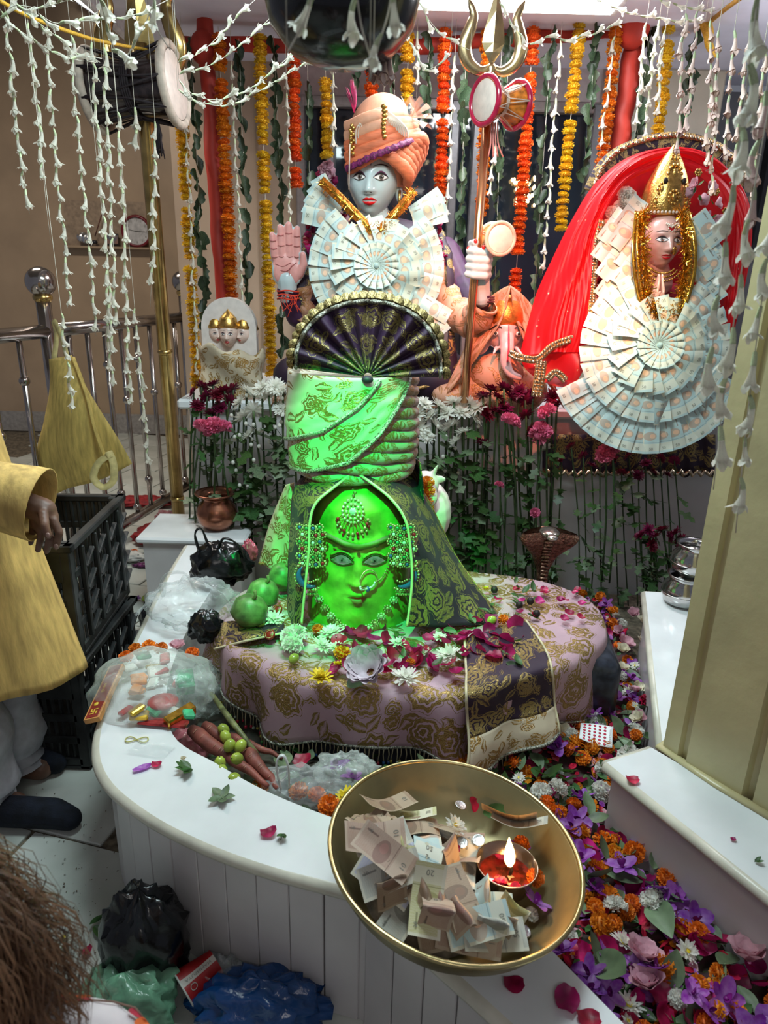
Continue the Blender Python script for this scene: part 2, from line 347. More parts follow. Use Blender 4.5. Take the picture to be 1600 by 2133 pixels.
# walls
wl = struct(MB().box((-3.2, 7.06, 2.0), (6.0, .12, 4.2)).build('wall_left', TAN, smooth=False))
MB().box((-2.6, 6.985, .10), (5.0, .03, .20)).build('baseboard_left', mat('grey_stone_skirting', (.33, .31, .29), .4), wl, smooth=False)
struct(MB().box((-1.27, 6.0, 2.0), (.10, 2.3, 4.2)).build('wall_return', TAN, smooth=False))
YB = 4.75
wb = struct(MB().box((at(500, 600, YB).x+.03, YB+.06, 1.4), (at(622, 600, YB).x-at(385, 600, YB).x+.10, .12, 2.8)).build('wall_back', BEIGE, smooth=False))
for px in (468, 548): MB().box((at(px, 500, YB).x, YB-.01, 1.4), (.02, .03, 2.8)).build('panel_strip', mat('beige_strip', (.42, .31, .22), .4), wb, smooth=False)
xr0, xr1 = at(1244, 300, YB).x, at(1372, 300, YB).x
struct(MB().box(((xr0+xr1)/2+.16, YB+.0, 1.4), (xr1-xr0+.32, .16, 2.8), bev=.01).build('wall_right', mat('cream_glitter_wall', (.56, .49, .37), .35, var=.06, scale=6, bump=.2, bscale=200), smooth=False))
struct(MB().box((2.9, 5.2, 1.4), (2.2, .1, 2.8)).build('wall_far_right', mat('dark_grey_wall', (.16, .16, .17), .6, var=.1, scale=3), smooth=False))
struct(MB().box((2.75, 5.1, 2.3), (.55, .08, 1.0)).build('door_1', mat('black_opening', (.012, .012, .016), .6), smooth=False))
# glazed back window
win = thing('window_1', None, None, (0, YB, 0), kind='structure')
wx0, wx1 = at(622, 600, YB).x, at(1244, 600, YB).x
zt = 2.62
MB().box(((wx0+wx1)/2, YB+.02, zt+.10), (wx1-wx0, .10, .22)).build('window_head', mat('pale_window_head', (.50, .45, .44), .5, var=.05), win, smooth=False)
MB().box(((wx0+wx1)/2, YB-.03, zt-.03), (wx1-wx0, .08, .06), bev=.008).build('window_frame', ALU, win, smooth=False)
MB().box(((wx0+wx1)/2, YB-.03, .95), (wx1-wx0, .08, .08), bev=.008).build('window_frame', ALU, win, smooth=False)
mul = [wx0+.03, at(690, 400, YB).x, at(940, 400, YB).x, at(985, 400, YB).x, at(1222, 400, YB).x]
for x in mul: MB().box((x, YB-.035, 1.75), (.055, .09, 1.72), bev=.008).build('mullion', ALUD if x != mul[0] else ALU, win, smooth=False)
for a, b in zip(mul[:-1], mul[1:]):
    MB().box(((a+b)/2, YB, 1.75), (b-a-.05, .012, 1.62)).build('pane', GLASSD, win, smooth=False)
# ceiling
struct(MB().box((1.05, 2.2, 2.87), (4.9, 5.6, .14)).build('ceiling', LAV, smooth=False))
struct(MB().box((-1.415, 2.35, 2.84), (.04, 5.3, .20), bev=.01).build('trim_1', mat('white_trim', (.8, .8, .85), .4), smooth=False))
struct(MB().box((-3.2, 3.6, 4.1), (6.0, 7.2, .1)).build('ceiling_left', mat('tan_ceiling', (.30, .24, .18), .5), smooth=False))
# cream pillar standing on the ledge at the right
PB = Vector((.775, 1.545, .41)); PE = Vector((.865, 1.405, .41))
u = Vector((.60, -.80, 0)).normalized(); v = Vector((.80, .60, 0)).normalized()
pil = thing('pillar_right', None, None, (.9, 1.5, 0), kind='structure')
def plan(q): o = Vector((.772, 1.56, 0)); return o+u*q[0]+v*q[1]
out = [(0, 0), (.045, -.006), (.052, .008), (.066, .008), (.073, -.012), (.22, -.012), (.227, .006), (.241, .006), (.248, -.012), (.44, -.012), (.44, .36), (0, .36)]
MB().prism([(plan(q).x, plan(q).y) for q in out], .40, 2.8).build('shaft', CREAM, pil, smooth=False)
MB().tube([plan((-.005, .12))+Vector((0, 0, .412)), plan((-.006, -.004))+Vector((0, 0, .412)), plan((.16, -.018))+Vector((0, 0, .412)), plan((.30, -.018))+Vector((0, 0, .412))], .014, 8, flat=.6).build('paint_bead', CREAM, pil)
# curved bench: slab with rounded lip, riser panels
ZT = .41
OUT = [(-.91, 2.93), (-.89, 2.6), (-.845, 2.141), (-.80, 1.75), (-.757, 1.534), (-.678, 1.389), (-.54, 1.275), (-.383, 1.189), (-.234, 1.130), (-.11, 1.095), (-.035, 1.075)]
INN = [(-.66, 2.93), (-.67, 2.6), (-.68, 2.15), (-.645, 1.80), (-.558, 1.564), (-.414, 1.453), (-.262, 1.354), (-.093, 1.274), (.02, 1.24), (.085, 1.225), (.13, 1.215)]
so = spline([(p[0], p[1], 0) for p in OUT], 6); si = spline([(p[0], p[1], 0) for p in INN], 6)
EXO = [(-.035, 1.075), (.152, .895), (.42, .63)]; EXI = [(.13, 1.215), (.337, .957), (.60, .585)]
bench = thing('curved_bench', 'white marble bench curving around the shrine with plank riser', 'bench', (-.7, 1.5, 0))
def slab(o, i, z0, z1, name, m, par, lip):
    mb = MB(); vs = []; n = len(o)
    for a, b in zip(o, i):
        a = Vector((a[0], a[1], 0)); b = Vector((b[0], b[1], 0)); d = (a-b).normalized(); zc = (z0+z1)/2; h = (z1-z0)/2
        row = [b+Vector((0, 0, z0)), b+Vector((0, 0, z1)), a-d*.012+Vector((0, 0, z1))]
        vs += row
    fs = []
    for k in range(n-1):
        for q in range(2): fs.append((k*3+q, (k+1)*3+q, (k+1)*3+q+1, k*3+q+1))
    mb.add(vs, fs, [(p[0], p[1]) for p in vs]); mb.build(name, m, par, smooth=False)
    mb = MB(); vs = []; K = 7
    for a, b in zip(o, i):
        a = Vector((a[0], a[1], 0)); b = Vector((b[0], b[1], 0)); d = (a-b).normalized(); zc = (z0+z1)/2; h = (z1-z0)/2
        for q in range(K):
            t = pi/2-pi*q/(K-1); vs.append(a-d*.012+d*(.014*cos(t)+.008*max(0, cos(t)))+Vector((0, 0, zc+h*sin(t))))
        vs.append(b+Vector((0, 0, z0)))
    fs = [(k*(K+1)+q, (k+1)*(K+1)+q, (k+1)*(K+1)+q+1, k*(K+1)+q+1) for k in range(n-1) for q in range(K)]
    mb.add(vs, fs); mb.build(lip, LIP, par)
slab(so, si, ZT-.032, ZT, 'seat_slab', MARB, bench, 'rounded_lip')
eo = [Vector((p[0], p[1], 0)) for p in EXO]; ei = [Vector((p[0], p[1], 0)) for p in EXI]
slab(eo, ei, ZT-.032, ZT, 'seat_slab', MARB, bench, 'rounded_lip')
# riser planks: walk along the outline
path = [p.copy() for p in so]+[Vector((p[0], p[1], 0)) for p in EXO[1:]]
cum = [0]
for a, b in zip(path[:-1], path[1:]): cum.append(cum[-1]+(b-a).length)
def along(s):
    for k in range(len(path)-1):
        if s <= cum[k+1]: return path[k].lerp(path[k+1], (s-cum[k])/max(1e-9, cum[k+1]-cum[k]))
    return path[-1]
S0 = sum((b-a).length for a, b in zip(so[:-1], so[1:])); step = .082; s = S0-step*16
while s < cum[-1]-.01:
    a, b = along(s), along(min(s+step, cum[-1])); d = (b-a); nrm = Vector((-d.y, d.x, 0)).normalized(); mid = (a+b)/2
    inn = nrm if nrm.dot(Vector((-.05, 2.2, 0))-mid) > 0 else -nrm
    c = mid+inn*.034
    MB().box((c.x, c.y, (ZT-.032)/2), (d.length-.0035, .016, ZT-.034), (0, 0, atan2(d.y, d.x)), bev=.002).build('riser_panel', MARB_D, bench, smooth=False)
    s += step
cq = Vector((-.02, 1.112, 0)); MB().box((cq.x, cq.y, (ZT-.032)/2), (.026, .020, ZT-.034), (0, 0, -.5), bev=.002).build('riser_corner', MARB_D, bench, smooth=False)
mb = MB()   # backing of the riser and inner face
for off, off2, nm in ((.048, .052, 'riser_backing'),):
    vs = []
    for k, p in enumerate(path):
        q = path[min(k+1, len(path)-1)]-path[max(0, k-1)]; n = Vector((-q.y, q.x, 0)).normalized()
        if n.dot(Vector((-.05, 2.2, 0))-p) < 0: n = -n
        vs += [p+n*off, p+n*off+Vector((0, 0, ZT-.034))]
    mb.add(vs, [(2*k, 2*k+2, 2*k+3, 2*k+1) for k in range(len(path)-1)]).build(nm, GROUT, bench, smooth=False)
mb = MB(); ipath = si+ei[1:]; vs = []
for p in ipath: vs += [p+Vector((0, 0, 0)), p+Vector((0, 0, ZT-.03))]
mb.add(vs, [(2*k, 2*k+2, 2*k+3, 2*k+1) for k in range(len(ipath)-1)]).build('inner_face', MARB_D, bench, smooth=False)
# pit floor
struct(MB().prism([(p.x, p.y) for p in ipath]+[(1.0, .6), (1.3, 1.6), (1.6, 3.35), (-.66, 3.35)], .0, .02).build('floor_pit', GROUT, smooth=False))
# near ledge at the right
def ledge(name, quad, label, z=ZT):
    t = thing(name, label, 'ledge', (sum(q[0] for q in quad)/4, sum(q[1] for q in quad)/4, 0))
    MB().prism(quad, z-.03, z).build('ledge_slab', MARB, t, smooth=False)
    q = [Vector((a[0], a[1], 0)) for a in quad]; c = sum(q, Vector())/4
    MB().prism([tuple((p+(c-p).normalized()*.022).xy) for p in q], 0, z-.03).build('ledge_body', MARB_D, t, smooth=False)
    for a, b in ((q[0], q[1]), (q[3], q[0])):
        MB().tube([a+Vector((0, 0, z-.015)), b+Vector((0, 0, z-.015))], .0155, 8).build('rounded_lip', LIP, t)
ledge('marble_ledge', [(.600, 1.497), (1.02, .74), (1.26, .90), (.742, 1.562)], 'white marble ledge in front of the cream pillar foot')
ledge('marble_ledge', [(1.075, 2.56), (.775, 1.57), (1.25, 1.45), (1.6, 2.52)], 'white marble ledge behind the pillar carrying the steel pots')
# altar platform and the step with the copper pot
alt = thing('altar_platform', 'white marble altar platform carrying the idols', 'altar', (0, 3.7, 0))
ax0 = at(372, 865, 3.36).x
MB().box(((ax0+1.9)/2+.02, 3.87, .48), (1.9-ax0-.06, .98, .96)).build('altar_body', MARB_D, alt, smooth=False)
MB().box(((ax0+1.9)/2, 3.86, .985), (1.9-ax0, 1.04, .05), bev=.012).build('altar_slab', MARB, alt, smooth=False)
st = thing('marble_step', 'low white marble step under the copper pot', 'step', (-.92, 3.2, 0))
MB().box((-.91, 3.195, .19), (.46, .34, .38)).build('step_body', MARB_D, st, smooth=False)
MB().box((-.91, 3.185, .395), (.52, .36, .032), bev=.01).build('step_slab', MARB, st, smooth=False)
# ceiling panel lamp (the lit panel in view) and a far tube reflection built as a glowing rod
cl = thing('ceiling_panel_lamp', 'bright white rectangular ceiling lamp above the idols', 'lamp', (.55, 3.45, 2.8))
MB().box((.53, 3.42, 2.790), (.98, .76, .02), bev=.004).build('lamp_frame', mat('lamp_frame_white', (.8, .8, .82), .5), cl, smooth=False)
MB().box((.53, 3.42, 2.778), (.92, .70, .006)).build('diffuser', mat('lamp_diffuser', (.9, .9, .9), .5, emis=(.95, .98, 1.0), estr=6.), cl, smooth=False)
tl = thing('tube_reflection', 'tube reflection on the far tan wall, built as a thin glowing rod', 'lamp', at(190, 14, 6.9))
p0, p1 = at(158, -4, 6.9), at(212, 33, 6.9)
MB().tube([p0, p1], .018, 8).build('tube', mat('reflected_tube_glow', (1, 1, 1), .4, emis=(.95, .98, 1), estr=5.), tl)
MB().tube([p0+Vector((0, .04, 0)), p1+Vector((0, .04, 0))], .03, 6).build('reflection_backing', mat('lamp_frame_white', (.8, .8, .82)), tl)
# ================================================================== FLOWER AND LEAF TEMPLATES
MG_O = mat('marigold_orange', (.90, .23, .01), .6, var=.25, scale=120, objvar=.25, tcol=(.95, .25, .01, .2))
MG_R = mat('marigold_deep_orange', (.86, .13, .01), .6, var=.22, scale=120, objvar=.2, tcol=(.9, .12, .01, .2))
MG_Y = mat('marigold_yellow', (.88, .52, .02), .6, var=.22, scale=120, objvar=.2, tcol=(.9, .5, .02, .2))
WHT = mat('white_petal', (.90, .90, .84), .5, var=.05, scale=60, objvar=.06, tcol=(.9, .9, .82, .45))
CRM = mat('cream_petal', (.78, .72, .55), .5, var=.08, scale=60, objvar=.1, tcol=(.8, .7, .5, .25))
MAR = mat('maroon_petal', (.16, .005, .035), .45, var=.3, scale=60, objvar=.3, tcol=(.3, .01, .05, .15))
PNK = mat('pink_petal', (.85, .18, .32), .5, var=.15, scale=70, objvar=.15, tcol=(.9, .2, .35, .25))
LPK = mat('pale_pink_petal', (.74, .42, .50), .5, var=.12, scale=50, objvar=.12, tcol=(.8, .45, .5, .25))
ROSE = mat('magenta_rose_petal', (.50, .014, .12), .38, var=.3, scale=35, objvar=.45, tcol=(.6, .02, .15, .25))
VIO = mat('violet_orchid_petal', (.22, .015, .36), .42, var=.25, scale=60, objvar=.3, col2=(.46, .22, .56), tcol=(.35, .05, .5, .25))
YEL = mat('yellow_petal', (.90, .68, .03), .5, var=.15, scale=60, objvar=.1)
LEAF = mat('green_leaf', (.055, .13, .035), .42, var=.3, scale=25, objvar=.4, tcol=(.10, .25, .04, .15))
LEAFD = mat('dark_folded_leaf', (.045, .075, .036), .45, var=.35, scale=20, objvar=.5, spec=.4)
LEAFP = mat('grey_green_leaf', (.13, .19, .10), .5, var=.25, scale=25, objvar=.3)
STEM = mat('green_stem', (.05, .09, .03), .5, var=.3, scale=20, objvar=.3)
TUBE = mat('tuberose_white', (.74, .72, .62), .5, var=.1, scale=50, objvar=.14, tcol=(.8, .78, .7, .45))
TUBG = mat('tuberose_green_throat', (.50, .58, .34), .5, var=.12, scale=50, objvar=.15)
TUBP = mat('tuberose_blush', (.78, .56, .50), .5, var=.1, scale=50, objvar=.12)
STRING = mat('cotton_string', (.62, .58, .48), .8)
def petal(mb, L, w, cup=.3, curl=.0, nu=4, nv=2, tip=.5, M=None):
    """petal along +x, lying in xy, rising in z"""
    def fn(u, v):
        t = u; ww = w*(sin(pi*min(1, .12+t*.78))**.8)*(1 if t < .8 else 1-(t-.8)*tip*2.5); s = (v-.5)*2
        p = Vector((L*t*cos(curl*t), s*ww, L*t*sin(curl*t)+cup*ww*s*s))
        return M @ p if M else p
    return mb.grid(fn, nu, nv)
def t_marigold(flat=1., n=4, seed=0, R=1.):
    random.seed(seed); mb = MB(); mb.ell((0, 0, 0), (R*.72, R*.72, R*.62*flat), 8, 5)
    for j in range(5):
        ph = radians(-35+j*27); k = int(15*cos(ph))+3
        for q in range(k):
            t = 2*pi*(q+.5*(j % 2)+rnd(-.2, .2))/k; d = Vector((cos(t)*cos(ph), sin(t)*cos(ph), sin(ph)*flat)); x, y, z = frame(d)
            c = d*R*.62; e = d*R*rnd(.93, 1.06); w = R*.17; tw = rnd(-.6, .6); xx = x*cos(tw)+y*sin(tw); yy = y*cos(tw)-x*sin(tw)
            mb.add([c-xx*w*.5, c+xx*w*.5, e+xx*w+yy*w*.5*rnd(-1, 1), e+yy*w*.7, e-xx*w+yy*w*.5*rnd(-1, 1)], [(0, 1, 2, 3), (0, 3, 4)])
    return mb
def t_rays(R, layers=3, n=16, w=.12, up=.2, seed=0, core=None, cup=.25, tip=.4, nu=3, jit=.12):
    random.seed(seed); mb = MB()
    for l in range(layers):
        r = R*(1-.2*l); el = up+l*(1.15-up)/max(1, layers)
        for k in range(n-2*l):
            t = 2*pi*(k+.5*(l % 2))/(n-2*l)+rnd(-.1, .1)
            M = Matrix.Rotation(t, 4, 'Z') @ Matrix.Rotation(-el+rnd(-jit, jit), 4, 'Y')
            petal(mb, r*rnd(.88, 1.08), R*w, cup, rnd(-.15, .35), nu, 2, tip, M)
    if core is not None: mb.m = 1; mb.ell((0, 0, R*.12), (R*.24, R*.24, R*.16), 9, 6)
    return mb
def t_ruffle(R, seed=0, n=46):
    random.seed(seed); mb = MB(); mb.ell((0, 0, R*.1), (R*.5, R*.5, R*.4), 8, 5)
    for k in range(n):
        t = k*2.39996; f = sqrt((k+.5)/n); el = radians(88-95*f); d = Vector((cos(t)*cos(el), sin(t)*cos(el), sin(el)*.75)); x, y, z = frame(d)
        c = d*R*.3; w = R*.34; vs = [c]; tw = rnd(0, 3); xx = x*cos(tw)+y*sin(tw); yy = y*cos(tw)-x*sin(tw)
        for q in range(6):
            a = (q/5-.5); vs.append(d*R*(rnd(.86, 1.1)-.25*a*a)+xx*w*2*a+yy*w*.35*(1 if q % 2 else -1))
        mb.add(vs, [(0, q, q+1) for q in range(1, 6)])
    return mb
def t_rose(R, seed=0):
    random.seed(seed); mb = MB()
    for l, (n, el, rr, w) in enumerate(((3, 1.45, .55, .35), (4, 1.25, .75, .42), (5, .95, .95, .5), (5, .6, 1.1, .5))):
        for k in range(n):
            M = Matrix.Rotation(2*pi*(k+.37*l)/n+rnd(-.2, .2), 4, 'Z') @ Matrix.Translation((R*.08, 0, 0)) @ Matrix.Rotation(-el, 4, 'Y')
            petal(mb, R*rr*rnd(.9, 1.1), R*w, .55, -.35+.3*l*.5, 4, 3, .15, M)
    return mb
def t_orchid(R, seed=0):
    random.seed(seed); mb = MB()
    for k in range(5):
        a = pi/2+k*2*pi/5; M = Matrix.Rotation(a, 4, 'Z') @ Matrix.Rotation(-.25+rnd(-.2, .25), 4, 'Y')
        petal(mb, R, R*(.40 if k in (1, 4) else .28), .25, rnd(-.3, .5), 5, 4, .35, M)
    mb.m = 1
    petal(mb, R*.5, R*.25, .9, .8, 4, 2, .2, Matrix.Rotation(-pi/2, 4, 'Z') @ Matrix.Rotation(-.7, 4, 'Y'))
    mb.ell((0, 0, R*.1), (R*.12, R*.12, R*.14), 7, 5)
    return mb
def t_leaf(L, w, fold=.25, curl=.4, seed=0):
    random.seed(seed); mb = MB()
    def fn(u, v):
        s = (v-.5)*2; ww = w*sin(pi*min(1, u*.96+.03))**.75*(1-.35*u)*1.2; a = curl*u
        return Vector((L*u*cos(a*.5), s*ww, L*u*sin(a*.5)*(1 if curl > 0 else 1)+fold*ww*abs(s)+.04*L*sin(u*9+seed)*s*.3))
    mb.grid(fn, 6, 4); return mb
def t_sheetpetal(L, w, cup, seed=0):
    random.seed(seed); mb = MB(); a = rnd(.2, .7)
    def fn(u, v):
        s = (v-.5)*2; ww = w*(.35+.65*sin(pi*min(1, .1+u*.62))); r = sqrt(max(0, 1-(max(0, u-.6)/.4)**2*.75))
        return Vector((L*(u-.5), s*ww*r, cup*L*((u-.5)**2*1.4+.7*(s*ww*r/L)**2)+.05*L*sin(4*u+3*s+seed)))
    mb.grid(fn, 5, 4); return mb
def t_tube(L, seed=0, mats=3):
    """tuberose floret hanging along -z: green-white tube that flares into pointed petals"""
    random.seed(seed); mb = MB(); bx, by = rnd(-.10, .10)*L, rnd(-.10, .10)*L
    P = [Vector((bx*sin(pi*t), by*sin(pi*t), -L*.78*t)) for t in (0, .2, .4, .6, .8, 1)]
    mb.m = 1; mb.tube(P[:3], [.045*L, .065*L, .068*L], 6, cap=False); mb.m = 0; mb.tube(P[2:], [.068*L, .078*L, .11*L, .16*L], 6, cap=False)
    for k in range(6):
        M = Matrix.Translation(P[-1]) @ Matrix.Rotation(2*pi*k/6+rnd(-.2, .2), 4, 'Z') @ Matrix.Translation((.06*L, 0, .05*L)) @ Matrix.Rotation(rnd(.45, 1.35), 4, 'Y')
        mb.m = 0; petal(mb, L*rnd(.22, .34), L*.115, .3, rnd(-.7, .3), 3, 2, .6, M)
    return mb
T = {}
for i in range(3):
    T['go%d' % i] = t_marigold(.62, seed=i).mesh('marigold', MG_O); T['gr%d' % i] = t_marigold(.62, seed=i+5).mesh('marigold', MG_R); T['gy%d' % i] = t_marigold(.62, seed=i+9).mesh('marigold', MG_Y)
    T['mo%d' % i] = t_marigold(.8, seed=i+20, R=.022).mesh('marigold_bloom', MG_O)
    T['tu%d' % i] = t_tube(1, i).mesh('floret', [TUBE, TUBG]); T['tp%d' % i] = t_tube(1, i+3).mesh('floret', [TUBP, TUBG])
    T['rp%d' % i] = t_sheetpetal(.036, .017, .55, i).mesh('rose_petal', ROSE)
    T['or%d' % i] = t_orchid(.030, i).mesh('orchid_bloom', [VIO, mat('orchid_lip', (.20, .01, .20), .4, objvar=.2)])
    T['lf%d' % i] = t_leaf(.055, .013, .3, (.5, -.4, .9)[i], i).mesh('leaf', LEAF)
    T['lg%d' % i] = t_leaf(.06, .018, .3, (.3, -.5, .8)[i], i+4).mesh('leaf', LEAFP)
    T['ch%d' % i] = t_rays(.030, 4, 20, .13, .05, i).mesh('blossom', WHT)
    T['cm%d' % i] = t_rays(.028, 4, 18, .15, .05, i+3).mesh('blossom', MAR)
    T['wd%d' % i] = t_rays(.026, 3, 16, .15, .12, i+7, core=1).mesh('blossom', [WHT, YEL])
T['yd0'] = t_rays(.028, 3, 16, .15, .1, 31, core=1).mesh('blossom', [YEL, mat('yellow_core', (.75, .55, .05))])
T['pc0'] = t_ruffle(.030, 1).mesh('blossom', PNK); T['pc1'] = t_ruffle(.028, 2).mesh('blossom', PNK); T['rc0'] = t_ruffle(.034, 3).mesh('carnation_bloom', mat('crimson_petal', (.45, .01, .06), .45, var=.3, objvar=.1))
T['wc0'] = t_ruffle(.030, 4).mesh('white_bloom', WHT); T['wc1'] = t_ruffle(.026, 6).mesh('white_bloom', WHT)
T['pr0'] = t_rose(.032, 1).mesh('rose_bloom', LPK); T['wr0'] = t_rose(.034, 2).mesh('rose_bloom', CRM); T['wr1'] = t_rose(.030, 3).mesh('rose_bloom', CRM); T['mr0'] = t_rose(.03, 4).mesh('rose_bloom', ROSE)
LG = []   # folded leaves of the leaf garlands, unit size, hanging along -z
for i in range(5):
    random.seed(40+i); mb = MB(); a0 = rnd(1.6, 3.8); r = rnd(.32, .45); sk = rnd(-.5, .5)
    def fn(u, v):
        t = (u-.5)*a0*(1+.2*sin(3*v+i)); rr = r*(1+.25*sin(5*v+i+2*u)); w = .5*sin(pi*min(1, .08+u*.86))+.18
        return Vector((rr*sin(t)+sk*.2*v, rr*cos(t)*.9-rr, (.5-v)*w*1.9+.12*sin(4*u+i)))
    mb.grid(fn, 7, 4); LG.append(mb.mesh('folded_leaf', LEAFD))
# ------------------------------------------------------------------ hanging garlands
def place_on(points, step):
    """walk down a polyline: yields (point, direction)"""
    pts = [Vector(p) for p in points]; s = 0; nxt = (step() if callable(step) else step)*.5
    for a, b in zip(pts[:-1], pts[1:]):
        L = (b-a).length
        while nxt <= s+L:
            yield a.lerp(b, (nxt-s)/L), (b-a)/L; nxt += step() if callable(step) else step
        s += L
def marigold_strand(px0, py0, px1, py1, key, label, Y=3.98, r=.035, gaps=(), step=.033, seed=0, group='marigold strands along the back'):
    random.seed(seed+3); p0, p1 = at(px0, py0, Y), at(px1, py1, Y)
    t = thing('marigold_strand', label, 'garland', p0, group=None)
    MB().tube([p0+Vector((0, 0, .03)), p1], .0015, 4).build('string', STRING, t)
    L = (p1-p0).length; k = 0
    for p, d in place_on([p0, p1], step):
        f = (p-p0).length/L
        if any(a < f < b for a, b in gaps): continue
        s = r*rnd(.86, 1.14); put('marigold', T['%s%d' % (key, k % 3)], t, M=TRS(p+Vector((rnd(-.003, .003), rnd(-.003, .003), 0)), (rnd(-.2, .2), rnd(-.2, .2), rnd(0, 6)), (s, s, s*rnd(.85, 1.1)))); k += 1
    return t
def leaf_strand(px0, py0, px1, py1, label, Y=4.0, s=.066, gaps=(), seed=0):
    random.seed(seed+11); p0, p1 = at(px0, py0, Y), at(px1, py1, Y)
    t = thing('leaf_strand', label, 'garland', p0)
    MB().tube([p0+Vector((0, 0, .02)), p1], .0012, 4).build('string', STRING, t)
    L = (p1-p0).length; k = 0
    for p, d in place_on([p0, p1], lambda: rnd(.04, .062)):
        f = (p-p0).length/L
        if any(a < f < b for a, b in gaps): continue
        q = s*rnd(.8, 1.2); put('folded_leaf', LG[random.randrange(5)], t, M=TRS(p+Vector((rnd(-.008, .008), rnd(-.006, .006), 0)), (rnd(-.4, .4), rnd(-.4, .4), rnd(-1.6, 1.6)), q))
    return t
def tuberose_strand(pts, label, key='tu', L=.062, step=.058, tail=0., seed=0, name='tuberose_strand', down=True, spread=.12, thick=.0009):
    random.seed(seed+17); pts = [Vector(p) for p in pts]; t = thing(name, label, 'garland', pts[0])
    top = [Vector((pts[0].x, pts[0].y, 2.8))] if name == 'tuberose_strand' else []
    MB().tube(top+pts, thick, 4).build('string', STRING, t)
    if name == 'tuberose_swag':
        for q in (pts[0], pts[-1]): MB().tube([q, Vector((q.x, q.y, 2.8))], thick*.6, 4).build('hanging_thread', STRING, t)
    tot = sum((b-a).length for a, b in zip(pts[:-1], pts[1:])); s = 0
    for p, d in place_on(pts, step):
        s += step
        if s > tot-tail: break
        x, y, z = frame(-d, (0, 1, 0)); M = basis(p, x, y, z) @ TRS((0, 0, L*.4), (rnd(-spread, spread), rnd(-spread, spread), rnd(0, 6)), L*rnd(.85, 1.15))
        put('floret', T['%s%d' % (key, random.randrange(3))], t, M=M)
    return t
SIDE = 'from the left along the back of the shrine'
def ordn(k): return ('first', 'second', 'third', 'fourth', 'fifth', 'sixth', 'seventh', 'eighth', 'ninth', 'tenth', 'eleventh', 'twelfth', 'thirteenth', 'fourteenth', 'fifteenth', 'sixteenth')[k]
# red cloth frame
RED = mat('red_orange_cloth', (.50, .035, .018), .6, var=.18, scale=9, stretch=(1, 1, .25), bump=.3, bscale=16)
fr = thing('cloth_wrapped_frame', 'frame of poles wrapped in red cloth behind the idols', 'frame', at(430, 600, 4.1))
def wrap(a, b, r, nm, seed, tw=22):
    a, b = Vector(a), Vector(b); n = 46; mb = MB(); x, y, z = frame(b-a)
    def fn(u, v):
        t = v*2*pi; rr = r*(1+.10*sin(u*tw+t)+.05*sin(u*41+2*t+seed)+.12*noise.noise(Vector((u*6, cos(t), sin(t)+seed))))
        return a.lerp(b, u)+x*cos(t)*rr+y*sin(t)*rr
    mb.grid(fn, n, 12, cv=True, su=2, sv=.3); mb.build(nm, RED, fr)
wrap(at(424, 20, 4.06), at(468, 660, 4.06), .042, 'post', 1); wrap(at(1338, -20, 4.06), at(1283, 345, 4.06), .052, 'post', 2)
wrap(at(365, 92, 4.1), at(900, 96, 4.1), .034, 'beam', 3); wrap(at(880, 96, 4.1), at(1330, 60, 4.1), .034, 'beam', 4); wrap(at(1330, 58, 4.1), at(1480, 40, 4.1), .036, 'beam', 5)
MB().ell(at(424, 100, 4.03), (.07, .06, .08), 12, 8).build('knot', RED, fr); MB().ell(at(1318, 62, 4.0), (.085, .07, .085), 12, 8).build('knot', RED, fr)
# marigold strands: (top, bottom, kind, gaps)
MS = [(372, 150, 412, 815, 'gy', ((.37, .40), (.55, .57)), 'yellow'), (455, 70, 485, 650, 'go', ((.13, .16),), 'orange'), (540, 70, 566, 780, 'gy', ((.43, .46), (.30, .32)), 'yellow'),
      (610, 72, 617, 385, 'gr', ((.84, .87),), 'orange'), (677, 100, 682, 330, 'gy', ((.10, .28),), 'yellow'), (770, 78, 776, 215, 'gr', (), 'red-orange'), (850, 65, 848, 245, 'gy', ((.35, .42),), 'yellow'),
      (928, 60, 918, 425, 'gr', ((.44, .48),), 'red-orange'), (1016, 60, 1003, 460, 'go', ((.2, .5),), 'orange'), (1112, 55, 1070, 640, 'gr', ((.12, .15), (.80, .84)), 'red-orange'),
      (1207, 45, 1168, 480, 'gy', ((.40, .44),), 'yellow'), (1288, 32, 1252, 360, 'go', ((.22, .25),), 'orange'), (1398, 20, 1370, 290, 'gy', ((.19, .22),), 'yellow')]
SEEN = {}
for k, (a, b, c, d, key, gp, cn) in enumerate(MS):
    SEEN[cn] = SEEN.get(cn, 0); n = SEEN[cn]; SEEN[cn] += 1
    marigold_strand(a, b, c, d, key, '%s marigold strand, %s %s one from the left behind the idols' % (cn, ordn(n), cn.split('-')[-1]), gaps=gp, seed=k)
LS = [(398, 80, 428, 690, ()), (498, 90, 520, 660, ((.55, .58),)), (570, 85, 590, 480, ()), (640, 95, 645, 390, ((.0, .25),)), (588, 640, 592, 740, ()), (740, 90, 742, 175, ()), (822, 80, 822, 240, ()), (897, 70, 885, 260, ()),
      (972, 70, 958, 510, ()), (1065, 60, 1045, 330, ()), (1040, 330, 1030, 640, ()), (1150, 55, 1112, 640, ((.3, .34),)), (1245, 45, 1212, 410, ()), (1362, 12, 1325, 300, ((.22, .28),)), (1448, 70, 1425, 290, ())]
for k, (a, b, c, d, gp) in enumerate(LS):
    leaf_strand(a, b, c, d, 'strand of dark green folded leaves, %s from the left behind the idols' % ordn(k), gaps=gp, seed=k)
